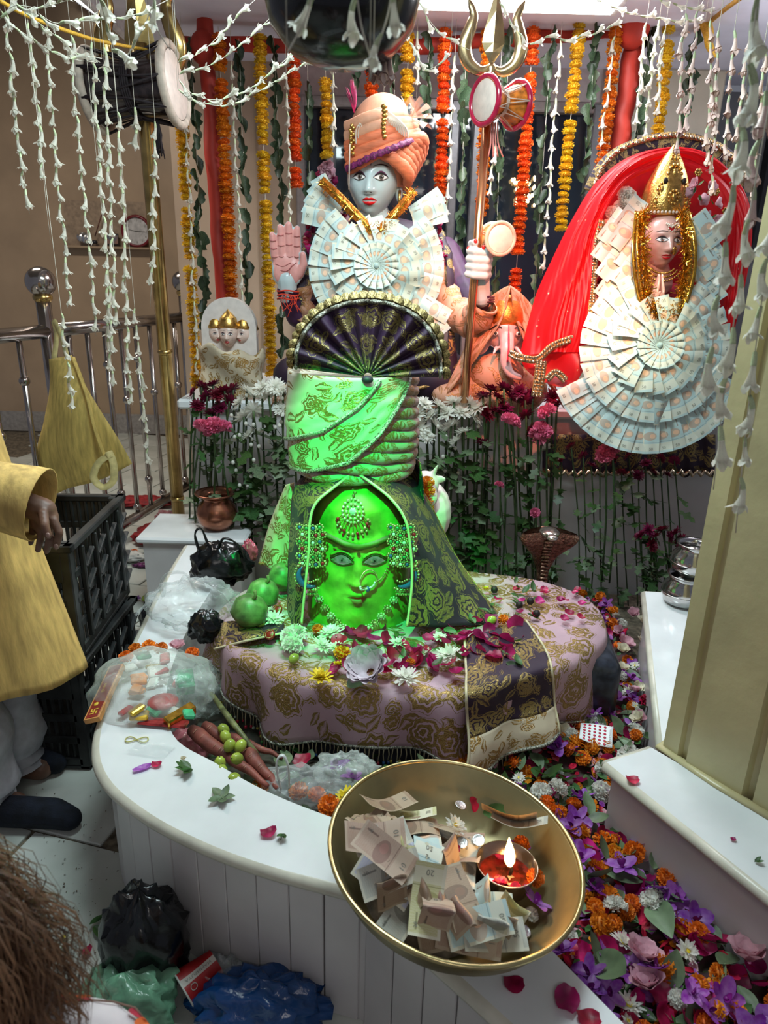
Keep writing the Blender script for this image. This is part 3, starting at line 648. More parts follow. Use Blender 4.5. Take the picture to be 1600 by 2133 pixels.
# tuberose strands: left group, hanging from the yellow rope
rope = thing('yellow_rope', 'yellow rope strung from the top left to the brass trident', 'rope', at(100, 50, 2.6))
ropeP = spline([at(0, 2, 2.35), at(60, 34, 2.45), at(150, 68, 2.6), at(220, 88, 2.8), at(330, 108, 3.3)], 6)
MB().tube(ropeP, .006, 6).build('rope_strand', mat('yellow_cord', (.75, .42, .04), .6, var=.2, scale=90, stretch=(1, 1, 6)), rope)
def dn(px, py, py1, Y, drift=0): return [at(px+drift*t+2.5*sin(5*t+px), py+(py1-py)*t, Y) for t in [k/6 for k in range(7)]]
TL = [(8, 20, 445, 2.4, 52, .02), (57, 45, 500, 2.45, 50, .15), (97, 55, 655, 2.5, 48, .0), (148, 70, 700, 2.6, 50, 0), (192, 85, 760, 2.65, 44, 0), (218, 95, 690, 2.7, 22, 0), (245, 230, 850, 2.75, 28, 0), (282, 220, 300, 3.0, 2, 0), (325, 250, 640, 3.0, -12, .05), (222, 560, 800, 2.7, 12, 0), (130, 650, 860, 2.3, 18, 0), (278, 640, 1010, 3.0, 40, .1)]
for k, (a, b, c, Y, dr, tail) in enumerate(TL):
    lab = 'white tuberose string, %s from the left in the hanging row' % ordn(k)
    tuberose_strand(dn(a, b, c, Y, dr), lab, 'tu', .062*Y/2.6, .058*Y/2.6, tail, k)
# right group
TR = [(1348, 45, 290, 3.5, -28, .07), (1372, 40, 310, 3.5, -30, .07), (1384, 60, 250, 3.5, -14, .07), (1430, 25, 330, 2.6, -22, .062), (1452, 20, 280, 2.6, -20, .06), (1482, 40, 345, 2.4, -10, .06), (1500, 60, 420, 2.4, -22, .06), (1528, 60, 350, 2.3, -14, .058), (1560, 60, 400, 2.2, -30, .058), (1590, 100, 420, 2.1, -20, .056)]
for k, (a, b, c, Y, dr, L) in enumerate(TR):
    tuberose_strand(dn(a, b, c, Y, dr), 'blush tuberose string, %s from the left of the row at the top right' % ordn(k), 'tp' if k > 2 else 'tu', L, L*.93, 0, 40+k)
# two large strings close to the camera at the right
tuberose_strand(dn(1578, -20, 860, .98, -108), 'long tuberose string nearest the camera before the red veil', 'tu', .066, .068, .0, 61)
tuberose_strand(dn(1560, 440, 1020, 1.0, -75), 'long tuberose string in front of the cream pillar edge', 'tu', .062, .070, .0, 62)
tuberose_strand(dn(1610, 420, 1110, 1.0, -78), 'long tuberose string hanging over the cream pillar face', 'tu', .054, .062, .0, 63)
tuberose_strand(dn(1600, 180, 560, 1.15, -55), 'tuberose string at the right picture edge above the pillar', 'tp', .066, .064, .0, 64)
# thin white strings between the back strands
for k, (a, b, c, d) in enumerate([(383, 160, 412, 800), (482, 130, 505, 640), (596, 150, 606, 490), (693, 110, 696, 320), (870, 60, 868, 210), (948, 110, 930, 470), (1168, 80, 1130, 570), (798, 60, 800, 190), (1032, 300, 1018, 420), (1282, 70, 1248, 330)]):
    tuberose_strand([at(a, b, 3.95), at(c, d, 3.95)], 'thin white tuberose string, %s from the left between the marigold strands' % ordn(k), 'tu', .075, .082, 0, 80+k, spread=.06)
# swags across the top
SW = [('white tuberose swag sweeping from the top left to the drum', [(0, 20, 2.2), (30, 55, 2.25), (75, 85, 2.3), (130, 118, 2.35), (200, 130, 2.4)], .052),
      ('white tuberose swag running under the yellow rope', [(50, 25, 2.2), (110, 70, 2.3), (155, 108, 2.4), (212, 122, 2.45)], .052),
      ('white tuberose swag along the top edge left of the trident', [(0, 40, 2.0), (30, 12, 2.0), (80, 16, 2.0), (130, 4, 2.0), (170, -8, 2.0)], .05),
      ('white tuberose swag crossing behind the brass trident prongs', [(80, 28, 2.1), (115, 48, 2.1), (165, 44, 2.1), (225, 40, 2.1), (290, 28, 2.1), (350, 0, 2.1)], .05),
      ('white tuberose swag rising from the drum to the black pot', [(370, 130, 2.3), (420, 108, 2.3), (470, 60, 2.3), (515, 15, 2.3), (545, -12, 2.3)], .05),
      ('tuberose swag under the first one between drum and pot', [(372, 155, 2.5), (440, 135, 2.5), (500, 95, 2.5), (545, 55, 2.5), (590, 10, 2.5)], .05),
      ('long drooping tuberose swag from the drum past the orange strands', [(372, 165, 2.5), (400, 195, 2.5), (450, 208, 2.5), (510, 190, 2.5), (560, 155, 2.5), (610, 110, 2.5), (640, 80, 2.5)], .05),
      ('lowest drooping tuberose swag from the drum to the window head', [(370, 185, 2.6), (410, 210, 2.6), (470, 220, 2.6), (530, 195, 2.6), (580, 165, 2.6), (640, 130, 2.6), (720, 80, 2.6)], .048),
      ('tuberose swag dipping between the yellow strands by the pot', [(600, 80, 2.8), (620, 120, 2.8), (655, 132, 2.8), (690, 110, 2.8), (715, 88, 2.8), (745, 125, 2.8), (775, 90, 2.8)], .048),
      ('tuberose swag looped left of the central trident', [(830, 20, 2.9), (850, 80, 2.9), (870, 118, 2.9), (890, 145, 2.9), (930, 120, 2.9), (940, 85, 2.9)], .05),
      ('tuberose swag slanting behind the central trident', [(870, 0, 2.9), (900, 50, 2.9), (940, 85, 2.9), (980, 105, 2.9)], .05),
      ('tuberose swag drooping right of the central trident', [(1040, 5, 2.9), (1075, 60, 2.9), (1100, 90, 2.9), (1140, 78, 2.9), (1200, 82, 2.9), (1260, 62, 2.9), (1300, 42, 2.9)], .055),
      ('tuberose swag crossing the right red post', [(1240, 0, 3.2), (1290, 20, 3.2), (1340, 34, 3.2), (1400, 42, 3.2), (1470, 38, 3.2)], .06),
      ('tuberose swag along the top right corner', [(1370, -6, 3.0), (1420, 12, 3.0), (1480, 25, 3.0), (1520, 5, 3.0)], .055),
      ('white string of tuberoses hung over the near brass prongs', [(205, -10, 1.35), (222, 50, 1.4), (240, 105, 1.45), (262, 118, 1.45), (298, 60, 1.45), (320, 10, 1.4), (325, 55, 1.4), (355, 105, 1.4)], .05),
      ('big tuberose hanging over the black pot at the left', [(655, -30, .85), (640, 30, .85), (618, 75, .85), (598, 112, .85)], .039),
      ('big tuberose string hanging over the middle of the black pot', [(742, -20, .85), (752, 50, .85), (764, 95, .85), (778, 140, .87)], .039),
      ('big green-white tuberose string hanging at the right of the black pot', [(818, -30, .85), (808, 30, .85), (790, 90, .85), (770, 165, .85)], .039)]
for k, (lab, P, L) in enumerate(SW):
    tuberose_strand(spline([at(*p) for p in P], 5), lab, 'tu', L, L*1.02, 0, 120+k, name='tuberose_swag', spread=.3)
tas = thing('tuberose_tassel', 'blush tassel of tuberose buds hanging beside the black pot', 'tassel', at(795, 90, 1.6))
random.seed(5)
for k in range(16):
    p = at(795+rnd(-14, 14), rnd(60, 110), 1.6+rnd(-.015, .015)); put('floret', T['tp%d' % (k % 3)], tas, M=TRS(p, (rnd(-.15, .15), rnd(-.15, .15), rnd(0, 6)), .06))
MB().tube([at(792, -30, 1.6), at(795, 110, 1.6)], .001, 4).build('string', STRING, tas)
# ================================================================== CURRENCY NOTES
def textmesh(txt, size, bold=0.):
    c = bpy.data.curves.new('lettering', 'FONT'); c.body = txt; c.size = size; c.align_x = 'CENTER'; c.align_y = 'CENTER'; c.resolution_u = 2; c.offset = bold*size
    o = bpy.data.objects.new('lettering', c); COL.objects.link(o); dg = bpy.context.evaluated_depsgraph_get()
    me = bpy.data.meshes.new_from_object(o.evaluated_get(dg)); vs = [v.co.copy() for v in me.vertices]; fs = [tuple(p.vertices) for p in me.polygons]
    bpy.data.objects.remove(o); bpy.data.curves.remove(c); bpy.data.meshes.remove(me); return vs, fs
TXT = {k: textmesh(k, 1.) for k in ('50', '10', '20', '100', '12', '3', '6', '9', '1', '2', '4', '5', '7', '8', '11')}
def note_mat(name, a, b, ink, paper=(.74, .72, .58)):
    m = bpy.data.materials.new(name); m.use_nodes = True; N, L = NT(m); P = N['Principled BSDF']; P.inputs['Roughness'].default_value = .6
    uv = N.new('ShaderNodeUVMap'); uv.uv_map = 'UVMap'; sp = N.new('ShaderNodeSeparateXYZ'); L.new(uv.outputs[0], sp.inputs[0]); U, V = sp.outputs[0], sp.outputs[1]
    def mixc(f, c1, c2):
        n = N.new('ShaderNodeMix'); n.data_type = 'RGBA'; L.new(f, n.inputs['Factor'])
        for k, c in (('A', c1), ('B', c2)):
            if isinstance(c, tuple): n.inputs[k].default_value = (*c, 1)
            else: L.new(c, n.inputs[k])
        return n.outputs['Result']
    def oval(cu, cv, ru, rv):
        x = M_(N, L, 'DIVIDE', M_(N, L, 'SUBTRACT', U, cu), ru); y = M_(N, L, 'DIVIDE', M_(N, L, 'SUBTRACT', V, cv), rv)
        return M_(N, L, 'LESS_THAN', M_(N, L, 'ADD', M_(N, L, 'MULTIPLY', x, x), M_(N, L, 'MULTIPLY', y, y)), 1.)
    def band(X, lo, hi): return M_(N, L, 'MULTIPLY', M_(N, L, 'GREATER_THAN', X, lo), M_(N, L, 'LESS_THAN', X, hi))
    nz = N.new('ShaderNodeTexNoise'); nz.inputs['Scale'].default_value = 6; nz.inputs['Detail'].default_value = 5; L.new(uv.outputs[0], nz.inputs[0])
    wv = N.new('ShaderNodeTexWave'); wv.inputs['Scale'].default_value = 9; wv.inputs['Distortion'].default_value = 7; L.new(uv.outputs[0], wv.inputs[0])
    c = mixc(nz.outputs['Fac'], a, b); c = mixc(M_(N, L, 'MULTIPLY', wv.outputs['Fac'], .28), c, paper)
    c = mixc(M_(N, L, 'MULTIPLY', band(U, .70, .93), .75), c, paper)          # watermark window
    c = mixc(M_(N, L, 'MULTIPLY', band(V, .0, .10), .9), c, paper); c = mixc(M_(N, L, 'MULTIPLY', band(U, .0, .04), .9), c, paper)
    c = mixc(M_(N, L, 'MULTIPLY', oval(.47, .44, .13, .40), .7), c, ink); c = mixc(oval(.47, .58, .07, .17), c, tuple(min(1, k*1.6) for k in ink))
    c = mixc(M_(N, L, 'MULTIPLY', M_(N, L, 'MULTIPLY', band(U, .08, .30), band(V, .74, .80)), .7), c, tuple(k*.5 for k in ink)); c = mixc(M_(N, L, 'MULTIPLY', band(U, .66, .675), .6), c, tuple(k*.4 for k in a))
    L.new(c, P.inputs['Base Color']); return m
INK = mat('banknote_numeral_ink', (.22, .22, .19), .6)
NM = {'50': note_mat('banknote_cyan', (.40, .60, .64), (.52, .66, .64), (.52, .33, .22)), '10': note_mat('banknote_brown', (.27, .165, .10), (.34, .25, .17), (.14, .08, .05), (.42, .33, .23)),
      '20': note_mat('banknote_yellow_green', (.52, .50, .22), (.60, .58, .34), (.30, .28, .10)), '100': note_mat('banknote_lavender', (.42, .44, .66), (.60, .62, .70), (.28, .28, .45)),
      '10b': note_mat('banknote_pale_pink', (.38, .23, .17), (.44, .33, .26), (.22, .11, .09), (.50, .39, .30)), '50b': note_mat('banknote_old_grey', (.36, .37, .34), (.48, .48, .42), (.20, .20, .17), (.6, .58, .48))}
def note_mesh(key, shape='flat', L=.135, W=.066, seed=0, name='banknote'):
    """note along +x (0..L), numeral printed near the outer end"""
    random.seed(seed); mb = MB(); num = {'50': '50', '10': '10', '20': '20', '100': '100', '10b': '10', '50b': '50'}[key]
    wa, wb, ph = rnd(-.5, .5), rnd(-.5, .5), rnd(0, 6)
    def sh(x, y):
        if shape == 'flat': return Vector((x, y, .010*sin(x/L*pi)*wa+.004*sin(y/W*6+ph)))
        if shape == 'bent': return Vector((x*cos(.3*wa), y, .012*sin(x/L*4+ph)+.016*wb*sin(y/W*3)))
        if shape == 'fold':   # folded in two along the width, standing like a tent
            h = L/2; a = .35+.3*wa; t = x-h
            return Vector((abs(t)*sin(a)*(1 if t > 0 else -1), y, (h-abs(t))*cos(a)+.008*sin(y/W*5+ph)+.006*sin(t*60)))
        if shape == 'pleat': # pinched wedge
            return Vector((x, y*(.35+.65*x/L), .022*cos(y/W*pi)*(x/L)-.012))
        if shape == 'crumple': return Vector((x*.85, y*.9, .018*noise.noise(Vector((x*22+seed, y*26, seed)))+.012*noise.noise(Vector((x*60, y*60+seed, 3)))))
    def fn(u, v): return sh(u*L, (v-.5)*W)
    mb.grid(fn, 12, 5)
    mb.m = 1; vs, fs = TXT[num]
    for (cx, cy, s, rot) in ((L*.86, 0, .016, pi/2), (L*.14, W*.28, .010, 0)):
        for eps in (.0009, -.0009):
            q = []
            for p in vs:
                x, y = p.x*s, p.y*s
                if eps < 0: x = -x
                X, Y = (cx+x, cy+y) if rot == 0 else (cx-y, cy+x)
                X = max(0, min(L, X)); Y = max(-W/2, min(W/2, Y)); a = sh(X, Y); dx = sh(X+.001, Y)-a; dy = sh(X, Y+.001)-a; n = dx.cross(dy).normalized()
                q.append(a+n*eps)
            mb.add(q, fs if eps > 0 else [tuple(reversed(f)) for f in fs], [(.5, .5)]*len(q))
    mb.m = 0
    return mb.mesh(name, [NM[key], INK])
N50 = [note_mesh('50', 'flat', seed=i) for i in range(4)]; N50P = [note_mesh('50', 'pleat', seed=i) for i in range(2)]
def rosette(parent, c, nrm, up, R, n_out=27, n_mid=20, n_in=18, start=0, end=2*pi, hub=True, gap=None):
    x, y, z = Vector(up).cross(Vector(nrm)).normalized(), None, Vector(nrm).normalized(); y = z.cross(x)
    B = basis(c, x, y, z); random.seed(int(R*1000))
    for k in range(n_out):
        a = start+(end-start)*k/n_out
        if gap and gap[0] < (a % (2*pi)) < gap[1]: continue
        put('banknote', N50[k % 4], parent, M=B @ Matrix.Rotation(a, 4, 'Z') @ Matrix.Translation((R-.137, 0, rnd(0, .004))) @ Matrix.Rotation(.16, 4, 'X') @ Matrix.Rotation(.05+rnd(-.03, .03), 4, 'Y'))
    for k in range(n_mid):
        a = 2*pi*k/n_mid
        put('banknote', N50[k % 4], parent, M=B @ Matrix.Rotation(a, 4, 'Z') @ Matrix.Translation((.066, -.02, .026)) @ Matrix.Rotation(.62+rnd(-.08, .08), 4, 'Z') @ Matrix.Rotation(.42+rnd(-.1, .12), 4, 'X') @ Matrix.Rotation(-.04, 4, 'Y') @ Matrix.Scale(1.12, 4))
    if hub:
        for k in range(n_in):
            a = 2*pi*k/n_in
            put('banknote', N50P[k % 2], parent, M=B @ Matrix.Rotation(a, 4, 'Z') @ Matrix.Translation((.006, 0, .046)) @ Matrix.Rotation(.75, 4, 'X') @ Matrix.Rotation(-.10, 4, 'Y') @ Matrix.Scale(.68, 4))
        MB().lathe([(1e-5, .058), (.010, .056), (.013, .045), (.013, .02)], 10, B).build('rosette_centre', mat('rolled_note_teal', (.36, .50, .50), .6), parent)
# ================================================================== FACES
def gs(x, s): return exp(-(x/s)**2)
class Face:
    """head with modelled face; units of half face width w; local x right, z up, -y to the viewer"""
    def __init__(s, M, w, depth=1.12, height=1.36, taper=.26, nose=1., lip=1.):
        s.M = M; s.w = w; s.d = depth; s.h = height; s.tp = taper; s.ns = nose; s.lp = lip
    def feat(s, x, z):
        t = max(0., min(1., (.22-z)/.62)); f = s.ns*(.07+.27*t)*sm(.42, .12, z)*sm(-.53, -.42, z)*gs(x, .115+.05*t)
        for k in (-1, 1):
            f += s.ns*.09*gs(x-k*.15, .085)*gs(z+.42, .085)
            f += -.11*gs(x-k*.40, .24)*gs(z-.08, .16)+.085*gs(x-k*.40, .20)*gs(z-.04, .11)
            f += .05*gs(x-k*.40, .25)*gs(z-.33, .09)+.06*gs(x-k*.55, .28)*gs(z+.35, .26)
            f -= .03*gs(x-k*.30, .05)*gs(z+.72, .06)
        f += .07*gs(x, .42)*gs(z+.75, .24)+s.lp*(.075*gs(x, .23)*gs(z+.665, .055)+.09*gs(x, .19)*gs(z+.83, .065)-.06*gs(x, .28)*gs(z+.745, .022))
        return f+.10*gs(x, .24)*gs(z+1.14, .15)
    def aw(s, z): return 1-s.tp*sm(.1, -1.3, z)
    def S(s, x, z, e=.012):
        r = 1-(x/s.aw(z))**2-(z/s.h)**2; y = -s.d*sqrt(max(.0001, r))-s.feat(x, z)*sm(.0, .25, r)-e
        return s.M @ Vector((x*s.w, y*s.w, z*s.w))
    def head(s, nu=64, nv=56):
        mb = MB()
        def fn(u, v):
            t = 2*pi*u; ph = pi*(v-.5)*.9995; z = s.h*sin(ph); x = s.aw(z)*cos(ph)*cos(t); y = s.d*cos(ph)*sin(t)
            if y < 0: y -= s.feat(x, z)*sm(0, .5, -sin(t)*cos(ph))
            return s.M @ Vector((x*s.w, y*s.w, z*s.w))
        return mb.grid(fn, nu, nv, cu=True)
    def patch(s, lo, hi, nu=14, nv=4, e=.02, x0=-1, x1=1):
        mb = MB()
        def fn(u, v):
            x = x0+(x1-x0)*u; a, b = lo(u), hi(u); return s.S(x, a+(b-a)*v, e)
        return mb.grid(fn, nu, nv)
    def disc(s, cx, cz, r, e=.03, n=16, rz=None):
        rz = rz or r; return MB().fan([s.S(cx+r*cos(2*pi*k/n), cz+rz*sin(2*pi*k/n), e) for k in range(n)], s.S(cx, cz, e+.004))
    def dress(s, par, skin, lips, look=0., eyew=.25, white=(.85, .80, .78), iris=(.16, .12, .10), brow=(.02, .015, .015), lid=(.16, .05, .12), blush=None):
        hd = s.head().build('head', skin, par)
        LI = mat('lip_%s' % lips[1], lips[0], .3, var=.05, spec=.6); EW = mat('painted_eye_white', white, .25, var=.03); BK = mat('painted_black_line', brow, .4); IR = mat('iris_%d' % int(iris[0]*100), iris, .15); LD = mat('eyelid_%d' % int(lid[0]*100), lid, .4)
        for k in (-1, 1):
            c = k*.40; W = eyew
            up = lambda u: .035+.115*sin(pi*u)**.8; dn_ = lambda u: .035-.075*sin(pi*u)
            e = s.patch(dn_, up, 14, 4, .018, c-W, c+W).build('eye', EW, par)
            s.disc(c+look, .055, .088, .030).build('iris', IR, e); s.disc(c+look, .058, .042, .040).build('pupil', BK, e)
            s.disc(c+look+.03, .085, .016, .048, 8).build('eye_glint', mat('eye_glint', (.9, .9, .9), .2), e)
            s.patch(lambda u: up(u)-.012, lambda u: up(u)+.05*sin(pi*u)+.012, 14, 2, .026, c-W*1.06, c+W*1.06).build('eye_liner', BK, e)
            s.patch(lambda u: up(u)+.03, lambda u: up(u)+.03+.085*sin(pi*u), 12, 2, .014, c-W, c+W).build('eyelid', LD, e)
            s.patch(lambda u: dn_(u)-.028*sin(pi*u), lambda u: dn_(u)+.006, 12, 2, .024, c-W, c+W).build('eye_liner', BK, e)
            f = (lambda u: .36+.085*sin(pi*(u if k < 0 else 1-u)*.75+.35)) if True else None
            s.patch(lambda u: f(u), lambda u: f(u)+.05*(sin(pi*min(1, u*.9+.06)) if k < 0 else sin(pi*min(1, (1-u)*.9+.06))), 14, 2, .022, c-.30, c+.28).build('eyebrow', BK, par)
        lu = lambda u: -.745+.125*sin(pi*u)**.7*(1-.28*gs(u-.5, .1)); mid = lambda u: -.745+.012*cos(4*pi*u)*sin(pi*u)
        lp = s.patch(mid, lu, 18, 4, .016, -.29, .29).build('lips', LI, par); s.patch(lambda u: -.745-.155*sin(pi*u)**.8, mid, 18, 4, .016, -.27, .27).build('lower_lip', LI, lp)
        s.patch(lambda u: mid(u)-.008*sin(pi*u), lambda u: mid(u)+.008*sin(pi*u), 14, 1, .022, -.28, .28).build('lip_line', mat('lip_line', (.12, .01, .01), .5), lp)
        for k in (-1, 1): s.disc(k*.085, -.475, .038, .006, 8, .022).build('nostril', mat('nostril_dark', (.16, .09, .09), .6), par)
        return hd
PEARL = mat('pearl_bead', (.80, .66, .55), .25, var=.05); GOLD = mat('polished_gold', (.70, .42, .12), .24, .95, var=.18, scale=60, bump=.4, bscale=160)
FOIL = mat('gold_foil_tinsel', (.80, .46, .07), .18, .95, var=.2, scale=60); BRASS = mat('brass', (.55, .38, .14), .24, .95, var=.16, scale=14, bump=.06)
PURP = brocade('purple_brocade', (.020, .005, .025), (.36, .26, .09), 9, 14, dens=1.3)
PEACH = brocade('peach_brocade', (.62, .33, .22), (.55, .26, .10), 9, 18, sheen=.02); CREAMB = brocade('cream_brocade', (.66, .56, .40), (.46, .28, .09), 9, 17)
PINKB = brocade('pink_brocade', (.54, .36, .42), (.38, .25, .08), 7, 11, dens=1.3)
def tinsel(parent, pts, n, L, nm='tinsel_fringe', seed=0, w=.0012, m=None):
    random.seed(seed); mb = MB(); P = [Vector(p) for p in pts]
    for k in range(n):
        i = random.randrange(len(P)-1); p = P[i].lerp(P[i+1], random.random()); d = Vector((rnd(-1, 1), rnd(-1, .1), rnd(-1, 1))).normalized(); q = p+d*L*rnd(.5, 1.1); s = Vector((rnd(-1, 1), rnd(-1, 1), rnd(-1, 1))).normalized()*w
        mb.add([p-s, p+s, q+s, q-s], [(0, 1, 2, 3)])
    return tag(mb.build(nm, m or FOIL, parent, False), kind='stuff')
def ribbon(parent, pts, w, m, nm, up=(0, -1, 0), solid=.002, tw=0, su=1):
    P = [Vector(p) for p in pts]; mb = MB(); n = len(P)-1
    def fn(u, v):
        i = min(n-1, int(u*n)); f = u*n-i; p = P[i].lerp(P[i+1], f); d = (P[min(n, i+1)]-P[i]).normalized(); s = d.cross(Vector(up)).normalized()
        return p+s*(v-.5)*w
    mb.grid(fn, n, 2, su=n*.05*su, sv=w); return mb.build(nm, m, parent, True, solid)
# ================================================================== MAIN IDOL
SKIN = mat('glossy_pale_blue_stone', (.52, .62, .64), .22, var=.04, scale=8, coat=.4)
PALM = mat('painted_pink_palm', (.80, .36, .33), .35, var=.06, scale=20); 
IY = 3.52
idol = thing('seated_idol', 'large pale blue idol with raised palm, orange turban and banknote breastplate', 'idol', (at(790, 800, 3.6).x, 3.6, 1.01))
fc = at(778, 376, 3.40); FM = basis(fc, Vector((1, -.10, .0)).normalized(), Vector((.10, 1, .06)).normalized(), Vector((.03, -.06, 1)).normalized())
face = Face(FM, .118)
face.dress(idol, SKIN, ((.75, .012, .015), 'red'), look=.02, lid=(.20, .06, .14))
# forehead mark
MB().tube([face.S(.02, .42, .02), face.S(.01, .60, .02), face.S(.03, .78, .02)], [.001, .004, .001], 5).build('forehead_mark', mat('forehead_mark_dark', (.06, .05, .12), .5), idol)
mb = MB(); cap(mb, FM @ Vector((0, .02, -.13)), at(782, 500, 3.46), .075, .085); mb.build('neck', SKIN, idol)
for k in (1,):
    E = FM @ Vector((.115, .02, -.04)); MB().ell(E, (.018, .03, .045), 10, 8).build('ear', SKIN, idol)
    MB().tube([E+Vector((.0, -.03, -.03))+Vector((.004, .022*cos(t), .036*sin(t)-.01)) for t in [j*2*pi/12 for j in range(12)]], .007, 6, closed=True).build('earring', GOLD, idol)
# robe body
bc = at(790, 600, 3.55); mb = MB()
mb.ell((bc.x, 3.62, 1.55), (.26, .17, .30), 20, 12); mb.ell((bc.x, 3.62, 1.76), (.30, .13, .12), 20, 10)
mb.ell((bc.x, 3.55, 1.16), (.47, .24, .17), 22, 12); mb.ell((bc.x-.30, 3.42, 1.13), (.22, .16, .12), 14, 10); mb.ell((bc.x+.30, 3.42, 1.13), (.22, .16, .12), 14, 10)
rb = blob(mb, 'robe', PURP, idol, .02, 4)
mb = MB()
def fnr(u, v):
    x = bc.x-.46+.92*u; a = sin(pi*u)**.4; return Vector((x, 3.42-.10*a+.02*sin(u*34)*(1-v)+.10*v*v, 1.02+.34*v*a+.01*sin(u*20)))
mb.grid(fnr, 60, 12, su=.95, sv=.4); mb.build('lap_robe', PURP, idol, True, .004)
# raised open hand at the left
def open_hand(parent, M, s, back, palm, name='raised_hand'):
    mb = MB()
    mb.M = M @ Matrix.Scale(s, 4)
    mb.ell((0, 0, .02), (.24, .085, .26), 18, 12); mb.ell((.13, -.03, -.04), (.13, .08, .21), 12, 10); mb.ell((-.13, -.02, -.05), (.11, .08, .19), 12, 10)
    for x, L, r, tl in ((-.175, .36, .068, -.025), (-.06, .48, .072, -.008), (.06, .52, .074, .004), (.178, .46, .070, .022)):
        cap(mb, (x, 0, .17), (x+tl*.5, -.006, .17+L*.45), r*1.04, r); cap(mb, (x+tl*.5, -.006, .17+L*.45), (x+tl, -.01, .17+L*.92), r, r*.82)
    cap(mb, (.20, -.03, -.08), (.285, -.075, .07), .085, .075); cap(mb, (.285, -.075, .07), (.275, -.09, .22), .072, .055)
    cap(mb, (0, .02, -.16), (0, .04, -.42), .17, .155)
    h = blob(mb, name, [back], parent, .0045, 5)
    # palm paint: a skin-thin shell over the front of the hand
    mb = MB(); mb.M = M @ Matrix.Scale(s, 4)
    o = -.012
    mb.ell((0, o-.008, .02), (.228, .085, .245), 18, 12); mb.ell((.125, -.03+o, -.04), (.12, .08, .195), 12, 10); mb.ell((-.12, -.02+o, -.05), (.105, .08, .18), 12, 10)
    for x, L, r, tl in ((-.175, .36, .068, -.025), (-.06, .48, .072, -.008), (.06, .52, .074, .004), (.178, .46, .070, .022)):
        cap(mb, (x, o, .17), (x+tl*.5, o-.006, .17+L*.45), r*.96, r*.92); cap(mb, (x+tl*.5, o-.006, .17+L*.45), (x+tl, o-.01, .17+L*.92), r*.92, r*.76)
    cap(mb, (.20, -.03+o, -.08), (.285, -.075+o, .07), .08, .068); cap(mb, (.285, -.075+o, .07), (.275, -.09+o, .22), .066, .050)
    blob(mb, 'painted_palm', palm, parent, .0045, 5)
    mb = MB(); mb.M = M @ Matrix.Scale(s, 4)
    for x, L, tl in ((-.175, .36, -.025), (-.06, .48, -.008), (.06, .52, .004), (.178, .46, .022)):
        for q in (.02, .36, .68):
            mb.tube([(x+tl*q-.05, -.070, .17+L*q+.006), (x+tl*q, -.094, .17+L*q), (x+tl*q+.05, -.070, .17+L*q+.006)], .0055, 5)
    for P in ([(-.17, -.09, .08), (-.05, -.104, .04), (.08, -.104, .10)], [(.17, -.11, .10), (.06, -.112, .0), (.05, -.115, -.16)], [(-.15, -.095, .0), (0, -.112, -.03), (.10, -.12, .06)]): mb.tube(spline(P, 4), .006, 5)
    mb.build('palm_crease', mat('palm_crease_red', (.52, .16, .16), .5), parent)
HC = at(597, 560, 3.33)
open_hand(idol, basis(HC, Vector((.99, .08, .02)), Vector((-.08, .99, .05)), Vector((-.02, -.05, 1))), .285, SKIN, PALM)
mb = MB(); cap(mb, HC+Vector((.0, .02, -.10)), at(622, 655, 3.40), .052, .06); cap(mb, at(622, 655, 3.40), at(660, 520, 3.56), .065, .085); blob(mb, 'right_arm', mat('purple_cloth', (.05, .012, .055), .6), idol, .008, 3)
mb = MB(); a0, a1, a2 = at(640, 640, 3.40), at(628, 600, 3.43), at(665, 510, 3.58)
mb.tube(spline([a0, a1, a2], 6), lambda t: .062+.03*t+.006*sin(t*30), 14, cap=False); mb.build('sleeve', PURP, idol, True, .004)
mb = MB(); mb.tube(spline([at(632, 598, 3.36), at(640, 640, 3.36), at(634, 668, 3.37)], 5), lambda t: .034+.010*sin(t*14), 12); mb.build('sleeve_cuff', PEACH, idol)
for q, yy in enumerate((606, 614, 622)):
    c = at(601, yy, 3.34); MB().tube([c+Vector((.052*cos(t), .05*sin(t), .003*sin(3*t+q))) for t in [j*2*pi/18 for j in range(18)]], .0035, 5, closed=True).build('wrist_thread', mat('red_sacred_thread', (.70, .05, .02), .7), idol)
mb = MB()
for j in range(9):
    c = at(590+j*4, 615, 3.285); mb.tube(spline([c, c+Vector((rnd(-.02, .02), -.004, -.03)), c+Vector((rnd(-.03, .03), -.006, -.05-rnd(0, .05)))], 3), .0018, 4)
mb.build('thread_end', mat('red_sacred_thread', (.70, .05, .02), .7), idol)
# fist at the right, closed on the staff
ST0, ST1 = at(967, 838, 3.12), at(1014, 262, 3.05)
def staff(t): return ST0.lerp(ST1, t)
FT = staff(.535); fd = (ST1-ST0).normalized()
mb = MB(); fx = Vector((1, 0, 0)); fx = (fx-fd*fx.dot(fd)).normalized(); fy = fd.cross(fx)
def HP(a, b, c): return FT+fx*a+fy*b+fd*c
mb.ell(HP(.030, .030, -.012), (.044, .040, .074), 14, 10)
for j in range(4):
    z = .052-.031*j; cap(mb, HP(.060, .020, z), HP(.040, -.030, z-.002), .0175, .0175); cap(mb, HP(.040, -.030, z-.002), HP(-.010, -.040, z), .0175, .0165); cap(mb, HP(-.010, -.040, z), HP(-.034, -.012, z+.002), .016, .014)
cap(mb, HP(.030, .030, .03), HP(-.020, .012, .078), .024, .020); cap(mb, HP(-.020, .012, .078), HP(-.012, -.032, .086), .019, .016)
cap(mb, HP(.03, .035, -.06), HP(.045, .05, -.14), .042, .040)
blob(mb, 'gripping_hand', SKIN, idol, .0045, 4)
